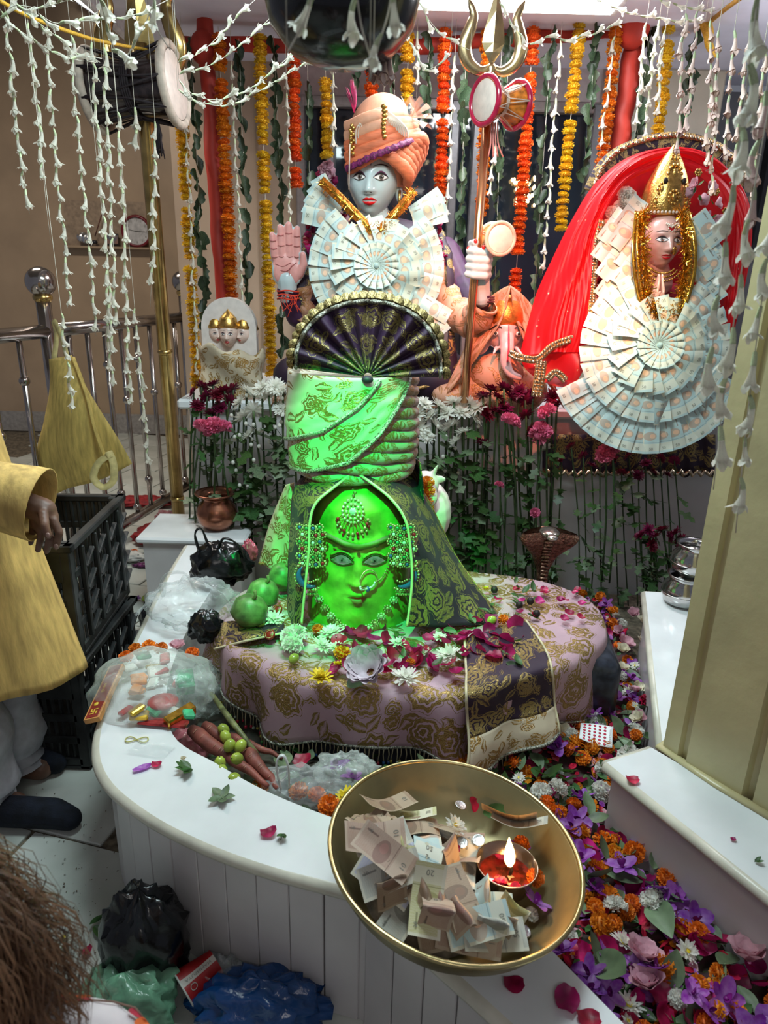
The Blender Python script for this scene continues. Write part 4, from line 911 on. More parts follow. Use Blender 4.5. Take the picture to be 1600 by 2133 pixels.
for a, b, c in ((-.012, -.046, .092), (-.036, -.018, .062), (.022, -.05, .07)): MB().ell(HP(a, b, c), (.008, .004, .009), 8, 6).build('painted_nail', mat('painted_nail_red', (.7, .02, .02), .3), idol)
mb = MB(); cap(mb, HP(.045, .05, -.13), at(990, 655, 3.30), .042, .055); cap(mb, at(990, 655, 3.30), at(925, 530, 3.56), .06, .085); blob(mb, 'left_arm', mat('purple_cloth', (.05, .012, .055), .6), idol, .008, 3)
mb = MB(); mb.tube(spline([at(1008, 632, 3.16), at(985, 668, 3.22), at(945, 640, 3.36), at(918, 560, 3.5)], 6), lambda t: .062+.026*t+.008*sin(t*38), 16, cap=False); mb.build('sleeve', PEACH, idol, True, .004)
mb = MB(); mb.tube(spline([at(915, 480, 3.5), at(935, 540, 3.4), at(938, 640, 3.32), at(945, 790, 3.27)], 6), lambda t: .022+.006*sin(t*30), 8, flat=.4); mb.build('shawl_edge', PURP, idol)
for q in range(3):
    c = at(1006, 628-q*5, 3.165); MB().tube([c+Vector((.050*cos(t), .05*sin(t), 0)) for t in [j*2*pi/16 for j in range(16)]], .004, 5, closed=True).build('bracelet', mat('dark_bracelet', (.10, .02, .03), .5), idol)
# asan cloth below
MB().grid(lambda u, v: Vector((at(560, 800, 3.3).x+.98*u, 3.33+.10*v, 1.045+.03*sin(u*40)*(1-v)-.06*(1-v)+.01*sin(u*90)*(1-v))), 70, 4, su=1, sv=.2).build('seat_cloth', PEACH, idol, True, .004)
MB().tube([at(562+j*6.8, 806+2*sin(j), 3.28) for j in range(64)], .009, 6).build('seat_cloth_trim', mat('gold_lace', (.55, .33, .12), .4, .6, var=.4, scale=150, bump=.8, bscale=300), idol)
# turban
ORG = mat('orange_turban_cloth', (.80, .20, .085), .6, var=.15, scale=14, stretch=(1, 1, 4), bump=.35, bscale=40, sheen=.03); PCH = mat('peach_turban_cloth', (.75, .36, .22), .55, var=.1, scale=20, bump=.2, bscale=60, sheen=.03)
tb = thing('orange_turban', 'orange and peach turban with pearl strands worn by the large idol', 'turban', at(800, 330, 3.45))
TC = at(797, 318, 3.46)
MB().grid(lambda u, v: TC+Vector((.166*cos(2*pi*u)*cos(pi*(v*.75-.25)), .17*sin(2*pi*u)*cos(pi*(v*.75-.25)), .225*sin(pi*(v*.75-.25))+.01)), 40, 16, cu=True).build('inner_wrap', PCH, tb)
for j in range(7):   # twisted folds at the lower right
    a = j/6; P = [at(786+6*j, 320-3*j, 3.275), at(820+9*j, 330-7*j, 3.25+.01*j), at(850+5*j, 362-9*j, 3.28+.02*j), at(846+5.5*j, 392-10*j, 3.37+.025*j)]
    mb = MB(); mb.tube(spline(P, 7), lambda t: .016+.014*sin(pi*min(1, t*1.05))**.8+.0015*sin(40*t), 10); mb.build('turban_fold', ORG, tb)
for j in range(5):   # broad swathes sweeping across the forehead
    P = [at(724-1*j, 352-22*j, 3.33), at(748, 338-21*j, 3.275), at(790, 318-19*j, 3.245+.006*j), at(840, 298-15*j, 3.28+.01*j), at(876-4*j, 288-13*j, 3.38)]
    mb = MB(); mb.tube(spline(P, 8), lambda t: .026+.004*sin(t*9+j), 10, flat=.55, up=(0, 1, 0)); mb.build('turban_swathe', ORG if j < 3 else PCH, tb)
P = [at(722, 352, 3.30), at(735, 346, 3.255), at(775, 326, 3.215), at(820, 308, 3.215), at(858, 292, 3.27), at(876, 286, 3.36)]
mb = MB(); mb.tube(spline(P, 10), lambda t: .0135+.003*sin(t*95), 8, flat=.5, up=(0, 1, 0)); mb.build('braided_band', mat('purple_braid', (.22, .02, .12), .5, var=.4, scale=120, bump=.8, bscale=140), tb)
for j in range(9):   # pearl strands looped over the crown
    x0, x1 = 742+5*j, 850-4.5*j; P = [at(x0, 300-4*j, 3.27), at(x0+4, 262-3*j, 3.26), at((x0+x1)/2-6, 226+1.5*j, 3.27), at(x1-8, 262-2.0*j, 3.26), at(x1, 290-3*j, 3.27)]
    pts = spline(P, 9); mb = MB(); mb.tube(pts, lambda t: .0036+.0012*sin(t*220), 6); mb.build('pearl_strand', PEARL, tb)
for j in range(8): 
    c = at(800+1.5*sin(j), 222+9*j, 3.235); MB().ell(c, (.014-.0004*j, .008, .010), 8, 6).build('brooch_bead', GOLD, tb)
mb = MB()
for j in range(14): mb.ell(at(733+4*sin(j*2), 262+4.5*j, 3.27), (.009, .007, .009), 7, 5)
mb.build('side_brooch', GOLD, tb)
mb = MB(); mb.tube([at(729, 300, 3.255), at(728, 340, 3.25), at(727, 395, 3.25)], .003, 5); mb.build('hanging_pearl_strand', PEARL, tb)
mb = MB(); random.seed(3)
for j in range(26):
    t = j/25; b = at(738, 235, 3.33); e = b+Vector((-.03+.03*t+rnd(-.012, .012), 0, .075+.06*sin(pi*t)*rnd(.6, 1))); mb.tube([b, b.lerp(e, .5)+Vector((.004, 0, 0)), e], [.002, .003, .0004], 4)
mb.build('feather_plume', mat('magenta_feather', (.55, .02, .12), .6, var=.3), tb)
mb = MB(); c = at(856, 240, 3.34)
for j in range(5):
    a = 2.2*j/4-.4; mb.grid(lambda u, v: c+Vector((cos(a)*.07*u+.02*(v-.5)*u*3, -.015*sin(5*v+j)*u, sin(a)*.075*u+.012*cos(9*v)*u-.01)), 6, 6)
mb.build('tulle_bow', mat('sheer_peach_tulle', (.75, .42, .30), .5, alpha=.65), tb)
MB().ell(at(853, 228, 3.30), (.010, .005, .022), 10, 8).build('mirror_stone', mat('mirror_stone', (.75, .8, .85), .1, .9), tb)
# collars of notes, tinsel V, rose garlands
ng = thing('banknote_garland', 'garland of pale banknotes in a rosette on the large idol', 'garland', at(790, 560, 3.2))
rosette(ng, at(784, 556, 3.20), (.02, -1, .10), (0, 0, 1), .300, gap=(radians(52), radians(132)))
for k, (x, y, a) in enumerate([(716, 466, 2.95), (714, 464, 2.72), (712, 462, 2.50), (708, 458, 2.28), (704, 452, 2.08), (846, 462, .22), (846, 460, .42), (848, 456, .62)]):
    put('banknote', N50[k % 4], ng, M=TRS(at(x, y, 3.29+.004*k), (pi/2-.1, 0, 0)) @ Matrix.Rotation(a, 4, 'Z') @ Matrix.Translation((.03, 0, 0)) @ Matrix.Scale(1.15, 4))
for k, (x, y, a) in enumerate([(898, 640, -.5), (905, 655, -.85)]): put('banknote', N50[k], ng, M=TRS(at(x-20, y-14, 3.17), (pi/2-.1, 0, 0)) @ Matrix.Rotation(a, 4, 'Z') @ Matrix.Scale(1.05, 4))
tv = thing('tinsel_garland', 'gold and orange tinsel garland in a V at the idol throat', 'garland', at(780, 470, 3.2))
OF = mat('orange_gold_ribbon', (.80, .26, .04), .28, .7, var=.25, scale=60, bump=.3)
for P in ([(668, 376, 3.27), (700, 405, 3.22), (740, 446, 3.2), (776, 482, 3.18)], [(862, 395, 3.27), (842, 425, 3.22), (815, 455, 3.2), (792, 482, 3.18)]):
    pts = spline([at(*p) for p in P], 8)
    ribbon(tv, pts, .040, OF, 'ribbon'); ribbon(tv, [p+Vector((0, -.004, 0)) for p in pts], .012, FOIL, 'foil_stripe'); tinsel(tv, pts, 260, .035, seed=len(P))
rg = thing('rose_garland', 'garland of crimson and pink roses behind the idol face', 'garland', at(700, 380, 3.4)); random.seed(12)
for k in range(22):
    t = k/21; p = at(672+55*t+rnd(-10, 10), 350+120*t+rnd(-8, 8), 3.40); put('rose', T['mr0'] if k % 4 else T['pr0'], rg, M=TRS(p, (pi/2+rnd(-.5, .5), rnd(-.5, .5), rnd(0, 6)), rnd(.75, 1.0)))
for k in range(9): put('rose', T['pr0'], rg, M=TRS(at(680+rnd(-14, 26), 345+rnd(-12, 20), 3.38), (pi/2+rnd(-.5, .5), rnd(-.5, .5), rnd(0, 6)), .8))
for k in range(22):
    t = k/21; p = at(905+22*t+rnd(-5, 5), 430+170*t, 3.40); put('rose', T['mr0'], rg, M=TRS(p, (pi/2+rnd(-.5, .5), rnd(-.5, .5), rnd(0, 6)), .7))
for k in range(8): put('rose', T['mr0'], rg, M=TRS(at(652-6*k/3+rnd(-8, 8), 470+9*k, 3.38), (pi/2, rnd(-.5, .5), rnd(0, 6)), .7))
# ================================================================== TRIDENTS AND DRUMS
def trident_head(parent, base, up, side, s, m, prong=1.):
    up = Vector(up).normalized(); side = Vector(side); side = (side-up*side.dot(up)).normalized(); f = up.cross(side)
    def Q(a, b, c=0): return base+side*a*s+up*b*s+f*c*s
    mb = MB()   # central leaf blade: diamond section
    sec = [(.0, .030), (.06, .028), (.10, .022), (.16, .060), (.22, .085), (.30, .075), (.42, .045), (.60, .0015)]
    vs = []; 
    for z, w in sec: vs += [Q(w, z), Q(0, z, .018 if w > .01 else .001), Q(-w, z), Q(0, z, -.018 if w > .01 else -.001)]
    mb.add(vs, [(4*i+k, 4*i+(k+1) % 4, 4*i+4+(k+1) % 4, 4*i+4+k) for i in range(len(sec)-1) for k in range(4)]); mb.build('centre_blade', m, parent, False)
    for k in (-1, 1):
        P = spline([Q(k*.01, .06), Q(k*.085, .035), Q(k*.18, .09), Q(k*.215, .20), Q(k*.175, .33), Q(k*.165, .40), Q(k*.215, .50*prong)], 7); n = len(P)
        mb = MB(); mb.tube(P, lambda t: s*(.026+.026*sin(pi*min(1, t*1.08))**1.5)*(1 if t < .9 else max(.03, (1-t)/.1)), 8, flat=.55, up=f); mb.build('side_prong', m, parent)
    MB().lathe([(1e-5, -.03*s), (.03*s, -.03*s), (.045*s, 0), (.03*s, .03*s), (.04*s, .06*s), (.02*s, .09*s)], 14, basis(base, side, f, up)).build('collar', m, parent)
GLS = mat('brushed_brass_pale', (.62, .47, .26), .26, .95, var=.15, scale=16)
COP = mat('copper_tinted_pole', (.70, .36, .18), .22, .95, var=.12, scale=12)
tr = thing('trident_staff', 'brass trident staff held in the idol fist', 'trident', ST0)
MB().tube([ST0, ST1], .0185, 14).build('shaft', COP, tr); trident_head(tr, at(1022, 160, 3.05), ST1-ST0, (1, 0, 0), .50, GLS)
MB().tube([ST1, at(1022, 165, 3.05)], .013, 10).build('tang', GLS, tr)
SKN = mat('drum_skin', (.80, .68, .60), .5, var=.06)
def drum(parent, c, axis, L, R, mbody, mring, cord=None, ncord=9, cr=.0022, waist=.5):
    x, y, z = frame(axis); B = basis(c, x, y, z); h = L/2
    MB().lathe([(R*.94, -h), (R*.86, -h*.8), (R*waist, -.06*L), (R*waist*.94, 0), (R*waist, .06*L), (R*.86, h*.8), (R*.94, h)], 28, B).build('drum_body', mbody, parent)
    for k in (-1, 1):
        MB().lathe([(1e-5, k*h*1.01), (R*.86, k*h*1.01), (R*.88, k*h*.99)], 28, B).build('drum_skin', SKN, parent)
        MB().tube([B @ Vector((R*cos(t), R*sin(t), k*h*.95)) for t in [j*2*pi/28 for j in range(28)]], R*.13, 8, closed=True).build('rim_hoop', mring, parent)
    if cord:
        mb = MB()
        for j in range(ncord):
            a, b = 2*pi*j/ncord, 2*pi*(j+.5)/ncord; r2 = R*(waist+.04)
            mb.tube([B @ Vector((R*1.1*cos(a), R*1.1*sin(a), -h*.95)), B @ Vector((r2*cos((a+b)/2), r2*sin((a+b)/2), 0)), B @ Vector((R*1.1*cos(b), R*1.1*sin(b), h*.95))], cr, 5)
            a2 = 2*pi*(j+1)/ncord; mb.tube([B @ Vector((R*1.1*cos(b), R*1.1*sin(b), h*.95)), B @ Vector((r2*cos((b+a2)/2), r2*sin((b+a2)/2), 0)), B @ Vector((R*1.1*cos(a2), R*1.1*sin(a2), -h*.95))], cr, 5)
        for q in range(4): mb.tube([B @ Vector((R*(waist+.05)*cos(t), R*(waist+.05)*sin(t), (q-1.5)*cr*1.8)) for t in [j*2*pi/20 for j in range(20)]], cr, 5, closed=True)
        mb.build('lacing_cord', cord, parent)
MAG = mat('magenta_lacquer', (.50, .01, .06), .25, var=.1, coat=.5)
d1 = thing('pink_drum', 'small hourglass drum with magenta rim tied below the central trident', 'drum', at(1042, 215, 3.04))
drum(d1, at(1043, 214, 3.04), at(1008, 209, 2.97)-at(1078, 220, 3.06), .165, .082, mat('yellow_orange_lacquer', (.70, .22, .03), .3, var=.3, scale=40), MAG, mat('pale_cord', (.70, .55, .45), .7), 8)
mb = MB()
for j in range(4): c = at(1022+5*j, 255, 3.02); mb.tube(spline([c, c+Vector((.006, -.004, -.07)), c+Vector((.01*j, 0, -.12))], 4), .003, 5)
mb.build('hanging_thread', mat('pink_thread', (.75, .28, .24), .7), d1)
d2 = thing('cream_drum', 'tiny cream hourglass drum tied beside the idol fist', 'drum', at(1040, 497, 3.04))
drum(d2, at(1034, 498, 3.06), at(1046, 497, 2.97)-at(1018, 499, 3.10), .085, .062, mat('tan_wood', (.50, .30, .12), .5, var=.2), mat('pale_rim', (.66, .50, .38), .5), mat('pale_cord', (.70, .55, .45)), 7, .0016)
# tall brass trident at the left
PT0, PT1 = at(371, 1058, 3.62), at(303, 236, 3.30); PT0 = Vector((PT0.x, 3.62, 0.0))
PT0 = PT1+(at(371, 1058, 3.52)-PT1)*1.6; PT0 = PT1+(PT0-PT1)*((PT1.z)/(PT1.z-PT0.z))
t2 = thing('brass_trident_pole', 'tall brass trident pole beside the steel railing', 'trident', PT0)
MB().tube([PT0, PT1, PT1+(PT1-PT0).normalized()*.25], .033, 16).build('shaft', BRASS, t2)
for f in (.55, .20): MB().lathe([(.034, -.012), (.037, 0), (.034, .012)], 16, basis(PT0.lerp(PT1, f), *frame(PT1-PT0))).build('joint_ring', BRASS, t2)
trident_head(t2, PT1+(PT1-PT0).normalized()*.10, PT1-PT0, (1, 0, 0), .72, BRASS, 1.0)
d3 = thing('black_drum', 'large dark hourglass drum laced with rope on the brass trident', 'drum', at(285, 184, 3.38))
drum(d3, at(281, 184, 3.20), Vector((1, -.06, .08)), .345, .143, mat('dark_lacquered_wood', (.035, .022, .022), .25, var=.3, coat=.6), mat('pale_hide_rim', (.55, .46, .38), .6), mat('black_rope', (.02, .012, .015), .8), 9, .005, waist=.72)
mb = MB(); random.seed(8)
for j in range(30): c = at(328, 246, 3.16); mb.tube([c, c+Vector((rnd(-.012, .012), rnd(-.01, .01), -.06)), c+Vector((rnd(-.018, .018), rnd(-.012, .012), -.12-rnd(0, .03)))], .0025, 4)
mb.build('tassel', mat('black_rope', (.02, .012, .015)), d3)
# ================================================================== GODDESS
GSK = mat('painted_rose_skin', (.72, .42, .36), .3, var=.04, coat=.3)
god = thing('goddess_idol', 'goddess idol with gold crown, joined palms and red veil', 'idol', (at(1380, 800, 3.3).x, 3.3, 1.01))
gc = at(1378, 502, 3.16); GM = basis(gc, Vector((1, .05, 0)).normalized(), Vector((-.05, 1, .04)).normalized(), Vector((0, -.04, 1)))
gf = Face(GM, .082, taper=.22)
gf.dress(god, GSK, ((.62, .008, .02), 'crimson'), lid=(.45, .20, .20), eyew=.27)
gf.disc(0, .62, .14, .03).build('forehead_dot', mat('crimson_enamel', (.55, .01, .02), .25), god)
for k in range(9): a = 2*pi*k/9; MB().ell(gf.S(.17*cos(a), .62+.17*sin(a), .03), .0035, 6, 5).build('forehead_bead', PEARL, god)
mb = MB(); mb.tube([gf.S(.22+.13*cos(t), -.42+.16*sin(t), .10) for t in [j*2*pi/18 for j in range(18)]], .003, 5, closed=True); mb.ell(gf.S(.28, -.50, .08), (.012, .006, .014), 8, 6); mb.build('nose_ring', GOLD, god)
mb = MB(); cap(mb, GM @ Vector((0, .01, -.09)), at(1378, 590, 3.22), .042, .05); mb.build('neck', GSK, god)
mb = MB(); b = at(1378, 700, 3.32); mb.ell((b.x, 3.33, 1.40), (.20, .13, .20), 18, 12); mb.ell((b.x, 3.33, 1.16), (.30, .17, .17), 18, 12); mb.ell((b.x, 3.32, 1.52), (.20, .10, .09), 16, 10)
blob(mb, 'dress', mat('deep_red_dress', (.28, .01, .03), .6, var=.2), god, .02, 4)
def palm_pair(parent, c, s, m):
    for k in (-1, 1):
        mb = MB(); X = Vector((k, 0, 0))
        def Q(a, b, z): return c+Vector((k*a*s, b*s, z*s))
        mb.ell(Q(.10, 0, 0), (.075*s, .17*s, .22*s), 12, 10)
        for j, (y, L) in enumerate(((-.13, .30), (-.045, .40), (.04, .43), (.12, .36))):
            cap(mb, Q(.085, y, .14), Q(.06, y*.8, .14+L*.5), .05*s, .045*s); cap(mb, Q(.06, y*.8, .14+L*.5), Q(.045, y*.55, .14+L), .045*s, .032*s)
        cap(mb, Q(.08, -.14, -.05), Q(.05, -.24, .12), .05*s, .036*s); cap(mb, Q(.10, .02, -.12), Q(.34, .12, -.62), .095*s, .12*s)
        blob(mb, 'joined_palm', m, parent, .003, 4)
palm_pair(god, at(1370, 618, 3.05), .155, GSK)
for k in (-1, 1):
    mb = MB()
    for q in range(4): mb.tube([at(1370, 640+q*4, 3.06)+Vector((k*.034+.022*cos(t), .026*sin(t), 0)) for t in [j*2*pi/12 for j in range(12)]], .003, 5, closed=True)
    mb.build('bangles', GOLD, god)
nk = MB()
for r in range(3):
    for j in range(17): a = pi*(.12+.76*j/16); p = at(1378, 560, 3.12)+Vector((-(.05+.012*r)*cos(a), -.015-.006*r, -(.028+.016*r)*sin(a)+.01)); nk.ell(p, .0055, 6, 5)
nk.build('necklace', GOLD, god)
# crown
cr = thing('gold_headdress', 'tall pointed gold crown on the goddess', 'headdress', at(1380, 440, 3.16))
cb = at(1380, 448, 3.20); mb = MB()
prof = [(.098, 0), (.100, .02), (.097, .06), (.088, .11), (.068, .16), (.045, .205), (.022, .24), (.006, .262), (1e-5, .268)]
mb.lathe([(r, z) for r, z in prof], 28, TRS(cb, (.08, 0, 0)), wob=lambda t, i: 1+.03*sin(9*t)); mb.build('crown_shell', GOLD, cr)
for (x, z, s) in [(0, .15, 1.5), (-.045, .09, 1.0), (.045, .09, 1.0), (0, .06, 1.1), (-.065, .04, .8), (.065, .04, .8), (0, .21, .8)]:
    mb = MB(); c = cb+Vector((x, -sqrt(max(.0002, (.100-.30*max(0, z-.06))**2-x*x))-.004, z)); n = 10
    mb.ell(c, (.010*s, .006*s, .014*s), 8, 6)
    for j in range(n): a = 2*pi*j/n; mb.ell(c+Vector((.018*s*cos(a), .002, .023*s*sin(a))), .0055*s, 6, 5)
    mb.build('crown_rosette', GOLD, cr)
mb = MB()
for j in range(22): a = pi*(j/21); mb.ell(cb+Vector((-.100*cos(a), -.100*sin(a), .004)), .0062, 6, 5)
mb.build('crown_bead_band', PEARL, cr)
for x in (-1, 1): MB().ell(cb+Vector((x*.038, -.088, .122)), (.010, .006, .013), 10, 8).build('crown_hollow', mat('black_hollow', (.02, .008, .005), .6), cr)
mb = MB()
for j in range(9): mb.ell(gf.S(-.25+.062*j, .80-.0*abs(j-4)-.035*(4-abs(j-4)), .05), .0055, 6, 5)
mb.build('crown_drop', PEARL, cr)
# veil
VEIL = bpy.data.materials.new('sheer_red_veil'); VEIL.use_nodes = True; N, L = NT(VEIL); P = N['Principled BSDF']
P.inputs['Base Color'].default_value = (.62, .004, .012, 1); P.inputs['Roughness'].default_value = .45
uvn = N.new('ShaderNodeUVMap'); uvn.uv_map = 'UVMap'; vo = N.new('ShaderNodeTexVoronoi'); vo.inputs['Scale'].default_value = 17; L.new(uvn.outputs[0], vo.inputs['Vector'])
sq = M_(N, L, 'LESS_THAN', vo.outputs['Distance'], .085); mx = N.new('ShaderNodeMix'); mx.data_type = 'RGBA'; mx.inputs['A'].default_value = (.62, .004, .012, 1); mx.inputs['B'].default_value = (.9, .5, .35, 1); L.new(sq, mx.inputs['Factor']); L.new(mx.outputs['Result'], P.inputs['Base Color']); L.new(M_(N, L, 'MULTIPLY', sq, .8), P.inputs['Metallic'])
tp = N.new('ShaderNodeBsdfTransparent'); tp.inputs[0].default_value = (1, .30, .30, 1); tlc = N.new('ShaderNodeBsdfTranslucent'); tlc.inputs[0].default_value = (.9, .01, .02, 1)
m1 = N.new('ShaderNodeMixShader'); m1.inputs[0].default_value = .35; L.new(P.outputs[0], m1.inputs[1]); L.new(tlc.outputs[0], m1.inputs[2])
m2 = N.new('ShaderNodeMixShader'); m2.inputs[0].default_value = .82; L.new(tp.outputs[0], m2.inputs[1]); L.new(m1.outputs[0], m2.inputs[2]); L.new(m2.outputs[0], N['Material Output'].inputs[0])
ve = thing('red_veil', 'sheer red sequinned veil arched over the goddess', 'veil', at(1380, 300, 3.35))
VO = [(1082, 742, 3.12), (1098, 680, 3.18), (1118, 610, 3.24), (1150, 540, 3.28), (1190, 460, 3.31), (1240, 382, 3.34), (1310, 327, 3.36), (1400, 307, 3.37), (1480, 325, 3.36), (1540, 380, 3.33), (1566, 450, 3.30), (1562, 540, 3.27), (1545, 620, 3.22), (1520, 715, 3.18)]
VI = [(1212, 735, 3.02), (1226, 690, 3.03), (1233, 630, 3.06), (1238, 560, 3.10), (1246, 490, 3.14), (1268, 428, 3.17), (1312, 376, 3.20), (1390, 348, 3.22), (1450, 362, 3.21), (1490, 402, 3.18), (1508, 450, 3.15), (1514, 520, 3.12), (1510, 600, 3.09), (1500, 700, 3.06)]
so_ = spline([at(*p) for p in VO], 6); si_ = spline([at(*p) for p in VI], 6); n = len(so_)-1
def fv(u, v):
    i = min(n-1, int(u*n)); f = u*n-i; a = so_[i].lerp(so_[i+1], f); b = si_[i].lerp(si_[i+1], f); p = a.lerp(b, v)
    w = sin(pi*v); nz = noise.noise(Vector((u*14, v*2.2, 1.))); return p+Vector((0, -.05*w, .015*w))+Vector((0, -1, .2))*(.016*sin(v*15+6*noise.noise(Vector((u*5, 0, 3))))+.012*nz+.0035*sin(v*70+9*noise.noise(Vector((u*9, v, 6)))))*w
MB().grid(fv, n, 60, su=2.2, sv=.3).build('veil_hood', VEIL, ve)
VB = [at(1380+(x-1380)*.97, y+6, 3.41) for x, y, _ in VO]
def fb(u, v):
    k = min(len(VB)-2, int(u*(len(VB)-1))); f = u*(len(VB)-1)-k; a = VB[k].lerp(VB[k+1], f); c = at(1385, 560+150*u*0, 3.46); return a.lerp(Vector((c.x+(a.x-c.x)*.1, c.y, 1.25)), v)
MB().grid(fb, 26, 8, su=2, sv=.5).build('veil_back', mat('red_veil_lining', (.40, .004, .012), .6, var=.2, scale=12), ve)
TA = spline([at(1082, 742, 3.12), at(1096, 770, 3.08), at(1125, 792, 3.04), at(1165, 806, 3.01), at(1196, 800, 3.0), at(1216, 770, 3.0)], 5); TB = spline([at(1082, 742, 3.12), at(1110, 738, 3.10), at(1140, 738, 3.06), at(1170, 736, 3.04), at(1195, 735, 3.02), at(1212, 735, 3.02)], 5)
MB().grid(lambda u, v: TA[int(u*(len(TA)-1))].lerp(TB[int(u*(len(TA)-1))], v)+Vector((0, -.02*sin(pi*v)*sin(9*u), 0)), len(TA)-1, 8, su=.4, sv=.15).build('veil_tail', VEIL, ve)
SEQ = mat('silver_gold_sequin', (.85, .62, .42), .16, .95, var=.3, scale=80)
def sequin_trim(parent, pts, nm='sequin_trim', r=.009, rows=2, seed=0, band=None):
    random.seed(seed); mb = MB(); P = [Vector(p) for p in pts]
    for a, b in zip(P[:-1], P[1:]):
        d = (b-a).normalized(); s = d.cross(Vector((0, -1, 0))).normalized(); k = max(1, int((b-a).length/(r*1.3)))
        for j in range(k):
            for q in range(rows): mb.ell(a.lerp(b, (j+.5)/k)+s*(q-(rows-1)/2)*r*1.5+Vector((0, -.002, 0)), (r*.75, r*.3, r*.75), 6, 4, (rnd(-.6, .6), rnd(-.6, .6), 0))
    mb.build(nm, SEQ, parent)
    return ribbon(parent, P, r*rows*1.6, band or mat('gold_lace', (.55, .33, .12)), nm+'_band')
sequin_trim(ve, si_[6:28], 'veil_trim', .0085, 2, 1)
LT = spline([at(1228, 694, 3.03), at(1190, 706, 3.02), at(1150, 722, 3.0), at(1120, 748, 2.99), at(1085, 745, 3.0), at(1062, 735, 3.02)], 6); sequin_trim(ve, LT, 'veil_trim', .010, 2, 2)
sequin_trim(ve, spline([at(1128, 752, 2.99), at(1124, 785, 2.98), at(1118, 826, 2.97)], 6), 'veil_trim', .010, 3, 3); sequin_trim(ve, spline([at(1140, 790, 2.98), at(1158, 776, 2.98), at(1178, 792, 2.98)], 6), 'veil_trim', .010, 2, 4)
ar = thing('gilded_arch', 'purple arch band edged with gold sequins behind the veil top', 'arch', at(1400, 300, 3.42))
AP = spline([at(1235, 402, 3.43), at(1262, 352, 3.43), at(1310, 318, 3.43), at(1400, 298, 3.43), at(1480, 315, 3.43), at(1530, 355, 3.43), at(1556, 400, 3.43)], 8)
ribbon(ar, AP, .09, PURP, 'arch_band', solid=.012); sequin_trim(ar, [p+Vector((0, -.008, .03)) for p in AP], 'arch_trim', .014, 1, 6)
MB().tube([p+Vector((0, -.004, -.10)) for p in AP], .008, 6).build('arch_cord', mat('gold_lace', (.55, .33, .12)), ar)
# notes of the goddess
gn = thing('banknote_garland', 'garland of pale banknotes around the goddess with a wide round skirt of notes', 'garland', at(1365, 716, 2.95))
for k, (x, y) in enumerate([(1262, 648), (1250, 606), (1252, 566), (1244, 528), (1256, 492)]):
    for q in range(2): put('banknote', N50[(k+q) % 4], gn, M=TRS(at(x+34*q, y+12-26*q, 3.06+.006*k-.004*q), (pi/2-.12, 0, 0)) @ Matrix.Rotation(.98, 4, 'Z') @ Matrix.Scale(1.08, 4))
for k, (x, y) in enumerate([(1442, 598), (1452, 556), (1456, 514), (1454, 474), (1446, 436)]):
    for q in range(2): put('banknote', N50[(k+q) % 4], gn, M=TRS(at(x-14*q+8, y+8+30*q, 3.04+.006*k-.004*q), (pi/2-.12, 0, 0)) @ Matrix.Rotation(-.88, 4, 'Z') @ Matrix.Scale(1.12, 4))
GC = at(1366, 722, 2.96)
rosette(gn, GC, (-.02, -1, .22), (0, 0, 1), .318, gap=(radians(60), radians(120)))
Bx = Vector((1, 0, 0)); Bz = Vector((-.02, -1, .30)).normalized(); Bx = (Bx-Bz*Bx.dot(Bz)).normalized(); By = Bz.cross(Bx); BB = basis(GC+Vector((0, .03, -.03)), Bx, By, Bz)
for k in range(17):
    a = radians(207+k*8.2); put('banknote', N50[k % 4], gn, M=BB @ Matrix.Rotation(a, 4, 'Z') @ Matrix.Translation((.285, 0, -.012)) @ Matrix.Rotation(.14, 4, 'X') @ Matrix.Rotation(.12, 4, 'Y') @ Matrix.Scale(1.05, 4))
put('banknote_cone', note_mesh('50', 'pleat', seed=9), gn, M=TRS(at(1368, 888, 2.84), (pi/2+.2, 0, 0)) @ Matrix.Rotation(pi/2, 4, 'Z') @ Matrix.Scale(.85, 4))
tg = thing('tinsel_garland', 'gold foil tinsel garland looped around the goddess face', 'garland', at(1385, 660, 3.02))
for off in (-14, -5, 6):
    P = spline([at(1336+off*.7, 440, 3.08), at(1334+off, 520, 3.02), at(1340+off, 590, 3.0), at(1352+off*.8, 640, 2.98), at(1385, 664-off*.4, 2.97), at(1412-off*.8, 640, 2.98), at(1430-off, 580, 3.0), at(1434-off, 510, 3.02), at(1424-off*.7, 440, 3.08)], 8)
    ribbon(tg, P, .016, FOIL if off else OF, 'foil_ribbon', tw=1)
tinsel(tg, P, 2200, .040, seed=4, w=.0019)
